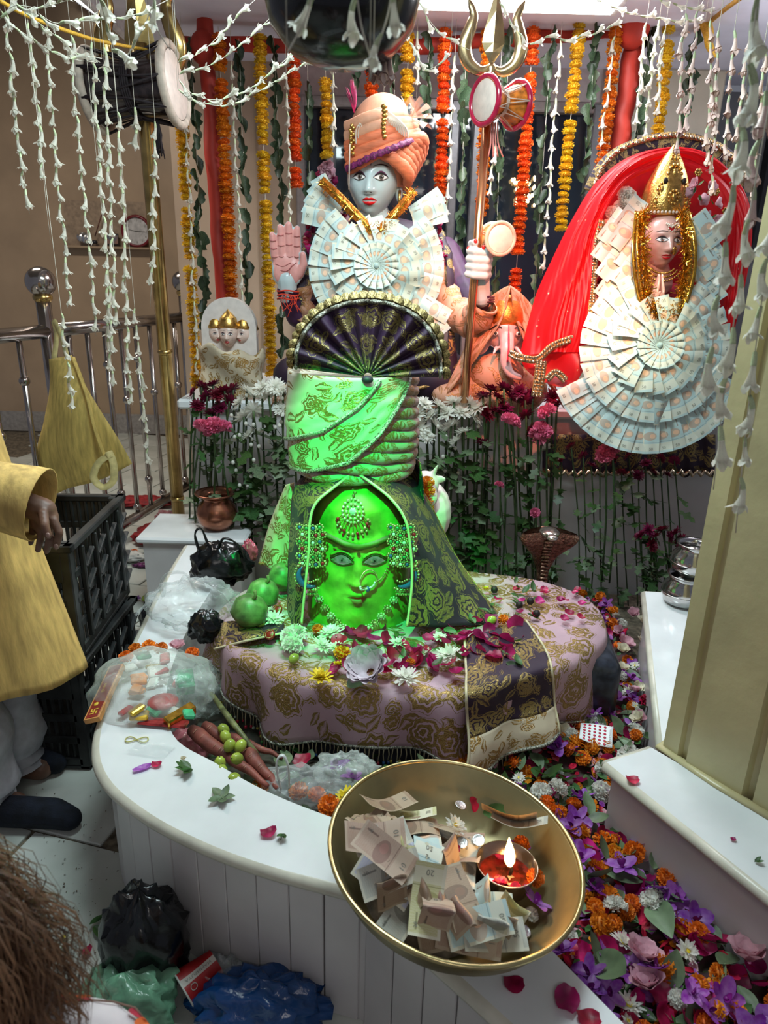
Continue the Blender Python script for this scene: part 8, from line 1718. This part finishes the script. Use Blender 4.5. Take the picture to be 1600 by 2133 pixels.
for k in range(70):
    x, y = rnd(-.55, .18), rnd(1.26, 1.75)
    if inside(x, y, HP_): loose('leaf', random.choice(['lf0', 'lf1', 'lg0', 'lg2']), TRS((x, y, pz(x, y)+.004), (rnd(-.5, .5), rnd(-.5, .5), rnd(0, 6)), rnd(.6, 1.1)), 'green leaf on the heap between bench and base '+('under the cloth fringe' if y > 1.5 else 'along the bench inner edge'), 'leaf', 'leaves on the offering heap '+('back' if y > 1.5 else 'front'))
for px, py, key, s, nm, lab, cat in [(540, 1642, 'mo0', 1.15, 'marigold_bloom', 'orange marigold at the bench edge right of the carrots', 'marigold'), (622, 1648, 'mo1', 1.2, 'marigold_bloom', 'orange marigold under the clear bag', 'marigold'), (660, 1655, 'mo2', 1.1, 'marigold_bloom', 'orange marigold right of the one under the clear bag', 'marigold'), (685, 1678, 'mo0', 1.35, 'marigold_bloom', 'big orange marigold at the bench edge beside the bowl', 'marigold'), (722, 1662, 'yd0', 1.2, 'yellow_bloom', 'yellow bloom beside the bowl rim', 'flower'), (750, 1668, 'wc1', .9, 'white_bloom', 'white bloom touching the bowl rim', 'flower'), (700, 1600, 'or0', 1.5, 'orchid_bloom', 'mint-lit orchid under the fringe', 'orchid'), (735, 1622, 'or1', 1.2, 'orchid_bloom', 'violet orchid deep under the fringe', 'orchid'), (632, 1585, 'rp0', 1.5, 'rose_petal', 'dark crimson petal under the fringe', 'petal'), (590, 1600, 'lg1', 1.5, 'leaf', 'dark leaf behind the white bag handle', 'leaf'), (530, 1625, 'lg0', 1.5, 'leaf', 'dull green leaf below the carrots', 'leaf'), (770, 1640, 'lg2', 1.4, 'leaf', 'green leaf behind the bowl rim', 'leaf')]:
    loose(nm, key, TRS(heap(px, py, .03), (rnd(-.2, .4), rnd(-.3, .3), rnd(0, 6)), s), lab, cat)
q = heap(620, 1655, .03); bag('clear_offering_bag', 'clear plastic bag with a white loop handle at the bench edge', (q.x, q.y+.02, q.z+.0), (.13, .075, .045), CLR, 21, spike=.22, n=40)
WLP = mat('white_plastic_handle', (.70, .74, .72), .3); MB().tube(spline([at(585, 1642, 1.44), at(576, 1600, 1.43), at(580, 1578, 1.43), at(592, 1575, 1.43), at(601, 1600, 1.43), at(602, 1640, 1.44)], 6), .0055, 8, flat=.5).build('bag_handle', WLP, [o for o in COL.objects if o.name.startswith('clear_offering_bag')][0])
q = heap(720, 1610, .03); bag('clear_film_wad', 'crumpled clear film lit green under the fringe', (q.x, q.y, q.z), (.09, .07, .04), CLR2, 23, 'plastic', .4)
q = heap(395, 1560, .03); bag('pink_cloth_packet', 'soft pink packet between carrots and bench', (q.x, q.y, q.z+.01), (.065, .06, .04), mat('pink_soft_packet', (.46, .14, .17), .35, bump=.3, coat=.3), 25, 'packet', .3)
q = heap(425, 1475, .02); bag('clear_green_bag', 'clear bag glinting green behind the carrots', (q.x, q.y+.04, q.z+.03), (.08, .08, .09), CLR2, 27, 'bag', .35)
st_ = thing('bamboo_stick', 'greenish stick leaning from the bench to the base', 'stick', heap(520, 1560, 0)); MB().tube([at(440, 1445, 1.86), at(480, 1500, 1.74), at(535, 1570, 1.62)], [.008, .010, .007], 8).build('stick', mat('greenish_stick', (.22, .24, .09), .5, var=.3), st_)
# ================================================================== SMALL THINGS ON THE BENCH AND LEDGES
def flat(px, py, key, s, nm, lab, cat, z=ZT, rz=0.): loose(nm, key, TRS(atz(px, py, z+.004), (rnd(-.1, .1), rnd(-.1, .1), rz), s), lab, cat)
T['vp'] = t_sheetpetal(.05, .012, .25, 3).mesh('orchid_petal', VIO)
flat(296, 1600, 'vp', .9, 'orchid_petal', 'violet petal on the left of the bench top', 'petal', rz=.6); flat(326, 1593, 'rp1', .7, 'rose_petal', 'crinkled crimson petal on the left bench top', 'petal'); flat(560, 1735, 'rp0', 1.0, 'rose_petal', 'crimson petal in the middle of the bench top', 'petal', rz=.3); flat(1180, 2085, 'rp2', 1.3, 'rose_petal', 'crimson petal on the bench extension', 'petal', rz=1.2); flat(1225, 2125, 'rp1', 1.1, 'rose_petal', 'crimson petal at the bottom edge of the bench extension', 'petal'); flat(1317, 1625, 'rp0', .9, 'rose_petal', 'single crimson petal on the near ledge', 'petal'); flat(1070, 2052, 'rp0', 1.0, 'rose_petal', 'dark petal under the bowl front', 'petal'); flat(1527, 1748, 'rp1', .35, 'dry_petal', 'tiny dry petal on the near ledge', 'petal')
def sprig(px, py, n, L, lab, m='lf', z=ZT, spread=1.4, rz=0):
    c = atz(px, py, z+.004); t = thing('leaf_sprig', lab, 'leaf', c); MB().tube([c, c+Vector((.02*cos(rz), .02*sin(rz), .003))], .0012, 4).build('stalk', STEM, t)
    for k in range(n): put('leaf', T['%s%d' % (m, k % 2*2)], t, M=TRS(c+Vector((0, 0, .002)), (0, rnd(-.15, .02), rz+spread*(k-(n-1)/2)), L*rnd(.8, 1.1)))
sprig(398, 1602, 5, .75, 'feathery green sprig on the bench edge', 'lf', spread=.5, rz=3.6); sprig(462, 1662, 5, .6, 'sprig of rounded green leaves on the bench', 'lg', spread=1.2); sprig(588, 1738, 3, .45, 'small green sprig beside the crimson petal', 'lf', spread=.5, rz=4.7); sprig(1572, 1795, 2, .35, 'tiny dark sprig on the near ledge', 'lf', spread=.6)
rb_ = MB(); c = atz(285, 1541, ZT+.003); rb_.tube([c+Vector((.030*cos(a)*(1+.0*a), .011*sin(2*a), .001)) for a in [j*2*pi/30 for j in range(30)]], .0016, 6, closed=True); tag(rb_.build('rubber_band', mat('yellow_rubber', (.52, .50, .14), .5)), 'twisted yellow rubber band on the bench top', 'rubber band')
sh = MB(); c = atz(315, 1562, ZT+.003); sh.grid(lambda u, v: c+Vector(((u-.5)*.105+.02*(v-.5), (v-.5)*.05-.02*(u-.5), .004+.004*noise.noise(Vector((u*7, v*7, 0))))), 14, 8); tag(sh.build('clear_film_scrap', CLR), 'flat scrap of clear film on the bench top', 'plastic')
flat(382, 1582, 'wr1', .28, 'dry_petal', 'dry cream flake on the bench top', 'petal')
# ================================================================== FLOOR LITTER
def fl_at(px, py, z=0.): return atz(px, py, z)
c = fl_at(305, 1990, .10); bag('black_floor_bag', 'crumpled black bag on the floor against the bench riser', (c.x-.005, c.y+.01, .125), (.105, .085, .14), BLK, 31, spike=.2)
c = fl_at(268, 2085, .06); bag('green_floor_bag', 'translucent green bag on the floor in front of the black one', (c.x, c.y, .065), (.11, .09, .075), GRN, 33, spike=.28, n=44)
c = fl_at(545, 2095, .05); bag('blue_floor_bag', 'blue plastic bag on the floor before the bench', (c.x, c.y, .055), (.15, .075, .065), BLU, 35, spike=.25, n=44)
c = fl_at(465, 2045, .04); bag('clear_floor_film', 'crumpled clear film between cup and blue bag', (c.x, c.y, .045), (.06, .05, .05), CLR, 37, 'plastic', .4)
cu = thing('paper_cup', 'crushed red paper cup lying on the floor', 'cup', fl_at(400, 2070)); c0 = fl_at(384, 2064, .065); dirc = Vector((.62, .55, .22)).normalized(); x, y, z = frame(dirc); CUB = basis(c0, x, y, z); CH = .085
def cupr(v, a): r = .041-.012*v; return r*(1+.10*sin(2*a+.6)+.05*sin(3*a+v*3)-.10*sin(pi*v)*max(0, cos(a-2.2)))
MB().grid(lambda u, v: CUB @ Vector((cupr(v, 2*pi*u)*cos(2*pi*u), cupr(v, 2*pi*u)*sin(2*pi*u), CH*v)), 40, 10, cu=True).build('cup_wall', mat('red_cup_print', (.36, .010, .012), .45), cu); MB().grid(lambda u, v: CUB @ Vector((cupr(v, 2*pi*u)*.965*cos(2*pi*u), cupr(v, 2*pi*u)*.965*sin(2*pi*u), CH*v*.98+.001)), 40, 10, cu=True).build('cup_lining', mat('cup_white_lining', (.60, .60, .55), .5), cu)
MB().tube([CUB @ Vector((cupr(0, a)*cos(a), cupr(0, a)*sin(a), 0)) for a in [j*2*pi/40 for j in range(40)]], .0022, 6, closed=True).build('rolled_lip', mat('cup_white_lining', (.60, .60, .55)), cu); MB().fan([CUB @ Vector((cupr(1, a)*.96*cos(a), cupr(1, a)*.96*sin(a), CH*.96)) for a in [j*2*pi/28 for j in range(28)]]).build('cup_bottom', mat('cup_white_lining', (.60, .60, .55)), cu)
_v = Vector((-.25, -.5, .8)); aS = atan2(_v.dot(y), _v.dot(x))
MB().grid(lambda u, v: CUB @ Vector(((cupr(u, aS+(v-.5)*.5)+.0006)*cos(aS+(v-.5)*.5), (cupr(u, aS+(v-.5)*.5)+.0006)*sin(aS+(v-.5)*.5), CH*u)), 10, 4).build('print_stripe', mat('cup_stripe', (.55, .50, .44), .5), cu)
vs, fs = textmesh('AYUSHMAN', .012); 
def onc(p, a0): a = a0+p.y/.038; v = .5+p.x/CH; r = cupr(max(0, min(1, v)), a)+.0012; return CUB @ Vector((r*cos(a), r*sin(a), CH*v))
MB().add([onc(p, aS) for p in vs], fs).build('cup_lettering', INK, cu, False)
MB().tube([onc(Vector((-.022+.007*cos(t), .022+.007*sin(t), 0)), aS) for t in [j*2*pi/20 for j in range(20)]], .0009, 5, closed=True).build('cup_logo', mat('cup_stripe', (.55, .50, .44)), cu)
for px, py, key, s, nm, lab, cat in [(135, 1955, 'wd0', 1.2, 'white_bloom', 'trodden white daisy on the floor', 'daisy'), (182, 1980, 'rp0', .7, 'rose_petal', 'dark petal on the floor by the daisy', 'petal'), (195, 1930, 'lf1', 1.2, 'leaf', 'crushed green leaf on the floor', 'leaf'), (215, 1905, 'lf0', .8, 'leaf', 'long green leaf on the floor', 'leaf'), (284, 1248, 'or0', .9, 'orchid_bloom', 'violet orchid on the floor behind the bench', 'orchid'), (280, 1150, 'mo0', 1.1, 'marigold_bloom', 'orange marigold on the floor near the railing', 'marigold')]:
    loose(nm, key, TRS(fl_at(px, py, .012), (rnd(-.2, .2), rnd(-.2, .2), rnd(0, 6)), s), lab, cat)
q = fl_at(305, 1246, .02); berry(q, .02, (0, 1.4, .4), 'green berry on the floor behind the bench')
mb = MB(); random.seed(14)
for k in range(260):
    p = fl_at(rnd(60, 330), rnd(1640, 2080), .0025); s = rnd(.001, .004); a = rnd(0, 3); mb.add([p+Vector((s*cos(a), s*sin(a), 0)), p+Vector((-s*sin(a)*.5, s*cos(a)*.5, .001)), p+Vector((-s*cos(a), -s*sin(a), 0)), p+Vector((s*sin(a)*.5, -s*cos(a)*.5, .0008))], [(0, 1, 2, 3)])
tag(mb.build('floor_grit', GROUT, None, False), 'fine dirt and petal crumbs strewn on the marble floor', 'litter', kind='stuff')
RC = mat('red_cloth_heap', (.30, .012, .015), .7, var=.25, bump=.3)
for px, py, r, m, lab, nm, sd in [(318, 1115, (.12, .12, .05), RC, 'red cloth heap on the floor behind the railing foot', 'red_cloth_heap', 41), (300, 1045, (.22, .10, .03), RC, 'flat red cloth on the floor under the railing', 'red_cloth', 43), (345, 1085, (.07, .06, .06), film('pink_film', (.55, .22, .25), .6), 'crumpled pinkish film beside the brass pole foot', 'pink_film', 45), (268, 1160, (.10, .06, .025), mat('white_cloth_scrap', (.60, .58, .54), .7), 'white cloth scrap on the floor behind the crates', 'cloth_scrap', 47), (310, 1178, (.10, .03, .012), mat('violet_packet_strip', (.16, .03, .12), .3, var=.5, scale=50), 'violet foil packet strip on the floor behind the crates', 'packet_strip', 49)]:
    q = fl_at(px, py, r[2]); bag(nm, lab, (q.x, q.y, r[2]+.002), r, m, sd, 'cloth' if 'cloth' in nm else 'litter', .35)
# ================================================================== MAN AT THE LEFT EDGE
man = thing('person', 'man in an ochre kurta and white trousers standing at the left edge', 'person', (-1.20, 1.72, 0))
SKB = mat('brown_skin', (.17, .085, .055), .5, var=.15, scale=25, sss=.1, bump=.1, bscale=80)
mb = MB(); cxm, cym = -1.27, 1.80
cap(mb, (cxm, cym, 1.0), (cxm, cym, 1.38), .15, .17); cap(mb, (cxm, cym, 1.40), (cxm, cym, 1.52), .07, .06); mb.ell((cxm+.01, cym, 1.66), (.095, .085, .125), 18, 14); mb.ell((cxm+.105, cym, 1.645), (.02, .018, .03), 8, 6)
for k in (-1, 1): cap(mb, (cxm+.03*k, cym+.09*k, .92), (cxm+.02, cym+.09*k, .50), .095, .07); cap(mb, (cxm+.02, cym+.09*k, .50), (cxm+.02, cym+.08*k, .09), .065, .045); cap(mb, (cxm+.0, cym+.08*k, .045), (cxm+.16, cym+.08*k-.02, .035), .042, .036)
W0 = at(92, 1062, 1.60); SH = Vector((cxm+.02, cym-.17, 1.40)); EL = Vector((-1.16, 1.60, 1.13))
cap(mb, SH, EL, .06, .048); cap(mb, EL, W0, .046, .030)
cap(mb, (cxm, cym+.17, 1.40), (cxm-.05, cym+.24, 1.10), .06, .048); cap(mb, (cxm-.05, cym+.24, 1.10), (cxm+.05, cym+.26, .88), .045, .03); mb.ell((cxm+.06, cym+.26, .83), (.03, .04, .05), 10, 8)
# hanging hand with five bent fingers
def HW(px, py, dy=0.): return at(px, py, 1.60+dy)
mb.ell(HW(96, 1078), (.032, .024, .034), 12, 10); mb.ell(HW(86, 1086, .01), (.030, .024, .030), 12, 10)
for (p0, p1, p2, r) in [((112, 1084, -.012), (124, 1110, -.022), (117, 1140, -.020), .0105), ((98, 1092, -.005), (104, 1122, -.014), (97, 1148, -.012), .0105), ((83, 1094, .004), (85, 1122, .0), (79, 1146, .0), .0100), ((69, 1090, .014), (68, 1114, .012), (64, 1132, .012), .0090)]:
    cap(mb, HW(*p0), HW(*p1), r*1.1, r); cap(mb, HW(*p1), HW(*p2), r, r*.82)
cap(mb, HW(90, 1070, -.030), HW(93, 1094, -.052), .0125, .0120); cap(mb, HW(93, 1094, -.052), HW(100, 1116, -.056), .0115, .0100)
blob(mb, 'body', SKB, man, .0045, 3)
for px, py, dy in ((100, 1115, -.067), (117, 1138, -.031)): MB().ell(HW(px, py, dy), (.006, .003, .007), 8, 6).build('fingernail', mat('fingernail', (.36, .22, .18), .35), man)
# kurta body: closed loft, side-on, open hem
def ku(u, v):
    a = 2*pi*u; z = .44+1.03*v; xr = pw(v, [(0, .385), (.25, .335), (.5, .285), (.8, .23), (1, .10)]); yr = pw(v, [(0, .30), (.4, .22), (.85, .20), (1, .08)])
    fx = 1+.05*sin(5*a+2)*(1-v)+.025*sin(11*a)*(1-v); return Vector((cxm-.02+xr*cos(a)*fx, cym-.02+yr*sin(a)*fx, z-.045*sin(a-.5)*(1-v)+.10*max(0, -cos(a))*(0)))
MB().grid(ku, 64, 40, cu=True, su=1.6, sv=1.).build('kurta', YK, man, True, .003)
S1 = at(86, 1052, 1.60); mb = MB(); P = spline([SH+Vector((0, 0, .02)), EL+Vector((.0, -.01, .02)), S1], 8); N_ = len(P)
mb.tube(P, lambda t: .098-.012*t+.006*sin(t*14), 22, cap=False); mb.build('sleeve', YK, man, True, .003)
for k in (-1, 1):
    mb = MB(); yy = cym+.09*k-.02; mb.tube(spline([(cxm+.04, yy, .86), (cxm+.03, yy, .50), (cxm+.06, yy, .22), (cxm+.05, yy-.01, .075)], 8), lambda t: .135-.03*t+.010*sin(t*26+k)+.012*sm(.7, 1, t)*sin(t*70), 22, cap=False); mb.build('trouser_leg', mat('white_trouser_cotton', (.56, .57, .62), .8, var=.08, bump=.2), man, True, .003)
SOCK = mat('navy_sock', (.006, .009, .018), .9, var=.3, bump=.4, bscale=200)
for k in (-1, 1):
    f0 = fl_at(110, 1690, .05) if k < 0 else Vector((cxm+.14, cym+.10, .05)); mb = MB(); h0 = Vector((cxm+.06, f0.y+.0, .05)); cap(mb, h0, f0+Vector((.0, 0, -.008)), .048, .046); cap(mb, f0+Vector((0, 0, -.008)), f0+Vector((.055, -.012, -.014)), .046, .036); cap(mb, h0, h0+Vector((0, 0, .09)), .05, .048); blob(mb, 'sock', SOCK, man, .006, 4)
# ================================================================== FOREGROUND PERSON
fp_ = thing('person', 'long-haired person in a floral white top at the bottom left corner', 'person', (-.42, .46, 0))
hcen = at(-215, 1975, .52); HR = .105; mb = MB()
mb.ell(hcen, (.085, .10, .115), 20, 16); mb.ell(hcen+Vector((.0, .088, -.035)), (.014, .022, .02), 8, 6)
cap(mb, hcen+Vector((0, -.01, -.09)), hcen+Vector((0, -.02, -.17)), .05, .055); cap(mb, hcen+Vector((-.13, -.01, -.22)), hcen+Vector((.15, -.01, -.22)), .06, .06); cap(mb, hcen+Vector((0, -.02, -.24)), hcen+Vector((0, -.02, -.62)), .13, .12)
for k in (-1, 1): cap(mb, hcen+Vector((k*.16, -.01, -.23)), hcen+Vector((k*.19, .02, -.46)), .045, .036); cap(mb, hcen+Vector((k*.19, .02, -.46)), hcen+Vector((k*.13, .16, -.60)), .035, .025); cap(mb, hcen+Vector((k*.06, -.02, -.62)), hcen+Vector((k*.07, .0, -1.10)), .075, .04)
for k in (-1, 1):
    for j in range(5): cap(mb, hcen+Vector((k*.13+.012*(j-2), .18, -.61)), hcen+Vector((k*.13+.014*(j-2), .22, -.64-.004*abs(j-2))), .009, .007)
blob(mb, 'body', mat('fair_brown_skin', (.36, .20, .14), .5), fp_, .009, 3)
HAIR = mat('brown_hair', (.055, .025, .012), .45, var=.5, scale=14, col2=(.16, .075, .035))
mb = MB(); random.seed(91); mb.ell(hcen+Vector((0, -.008, .012)), (.096, .108, .120), 20, 14)
for k in range(2600):
    a = rnd(0, 2*pi); el = rnd(.15, 1.5); d = Vector((cos(a)*cos(el), sin(a)*cos(el), sin(el)))
    if d.y > .55 and el < .8: continue
    p0 = hcen+Vector((d.x*.096, d.y*.105, d.z*.122)); out = Vector((cos(a), sin(a)*.9, 0)); L = rnd(.22, .42); ph, am = rnd(0, 6), rnd(.008, .024); P = []
    for j in range(9):
        t = j/8; P.append(p0+out*(.055*sin(min(1, t*2)*pi/2)*cos(el)+.05*(1-cos(el))*t*2+.02*t)+Vector((am*sin(t*9+ph), am*cos(t*8+ph), -L*t**1.25*(.6+.4*cos(el))-.05*t*(1-cos(el))*2)))
    w = rnd(.0008, .0018); s = Vector((-sin(a), cos(a), 0)); vs = []
    for j, q in enumerate(P): ww = w*(1-.7*j/8); vs += [q-s*ww, q+out*ww*.5, q+s*ww]
    mb.add(vs, [(3*j+i, 3*j+3+i, 3*j+4+i, 3*j+1+i) for j in range(8) for i in range(2)])
tag(mb.build('hair', HAIR, fp_), kind='stuff')
mb = MB()
def sho(u, v): a = 2*pi*u; r = pw(v, [(0, .10), (.18, .20), (.4, .22), (1, .19)]); z = pw(v, [(0, -.135), (.18, -.17), (.4, -.26), (1, -.66)]); return hcen+Vector((.03+r*cos(a)*1.22, -.035+r*.62*sin(a), z+.012+.008*sin(9*a+v*5)))
mb.grid(sho, 48, 18, cu=True, su=1.2, sv=.6); mb.build('top', mat('white_printed_cotton', (.66, .60, .62), .8, var=.04, bump=.15), fp_, True, .003)
FO = mat('orange_petal_print', (.80, .16, .03), .7); FRD = mat('crimson_petal_print', (.40, .015, .04), .7); BRN = mat('brown_stem_print', (.22, .12, .09), .7)
for (u0, v0) in ((.02, .10), (.93, .14), (.10, .20), (.0, .30), (.17, .12), (.86, .25)):
    for k in range(7):
        mb = MB(); a = 2*pi*k/7; pts = []
        for j in range(10):
            q = 2*pi*j/10; dx, dy = .012*cos(q)+.016, .008*sin(q); X_ = dx*cos(a)-dy*sin(a); Y_ = dx*sin(a)+dy*cos(a); pp = sho(u0+X_/1.2, v0+Y_/.6); dc = (pp-(hcen+Vector((0, 0, pp.z-hcen.z)))).normalized(); pts.append(pp+dc*.004+Vector((0, 0, .004)))
        mb.fan(pts); mb.build('printed_petal', FO if k % 3 else FRD, fp_, False)
    mb = MB(); mb.tube([sho(u0+.02*j/1.2, v0-.02*j)+Vector((.004, 0, .004)) for j in range(5)], .0012, 4); mb.build('printed_stem', BRN, fp_)
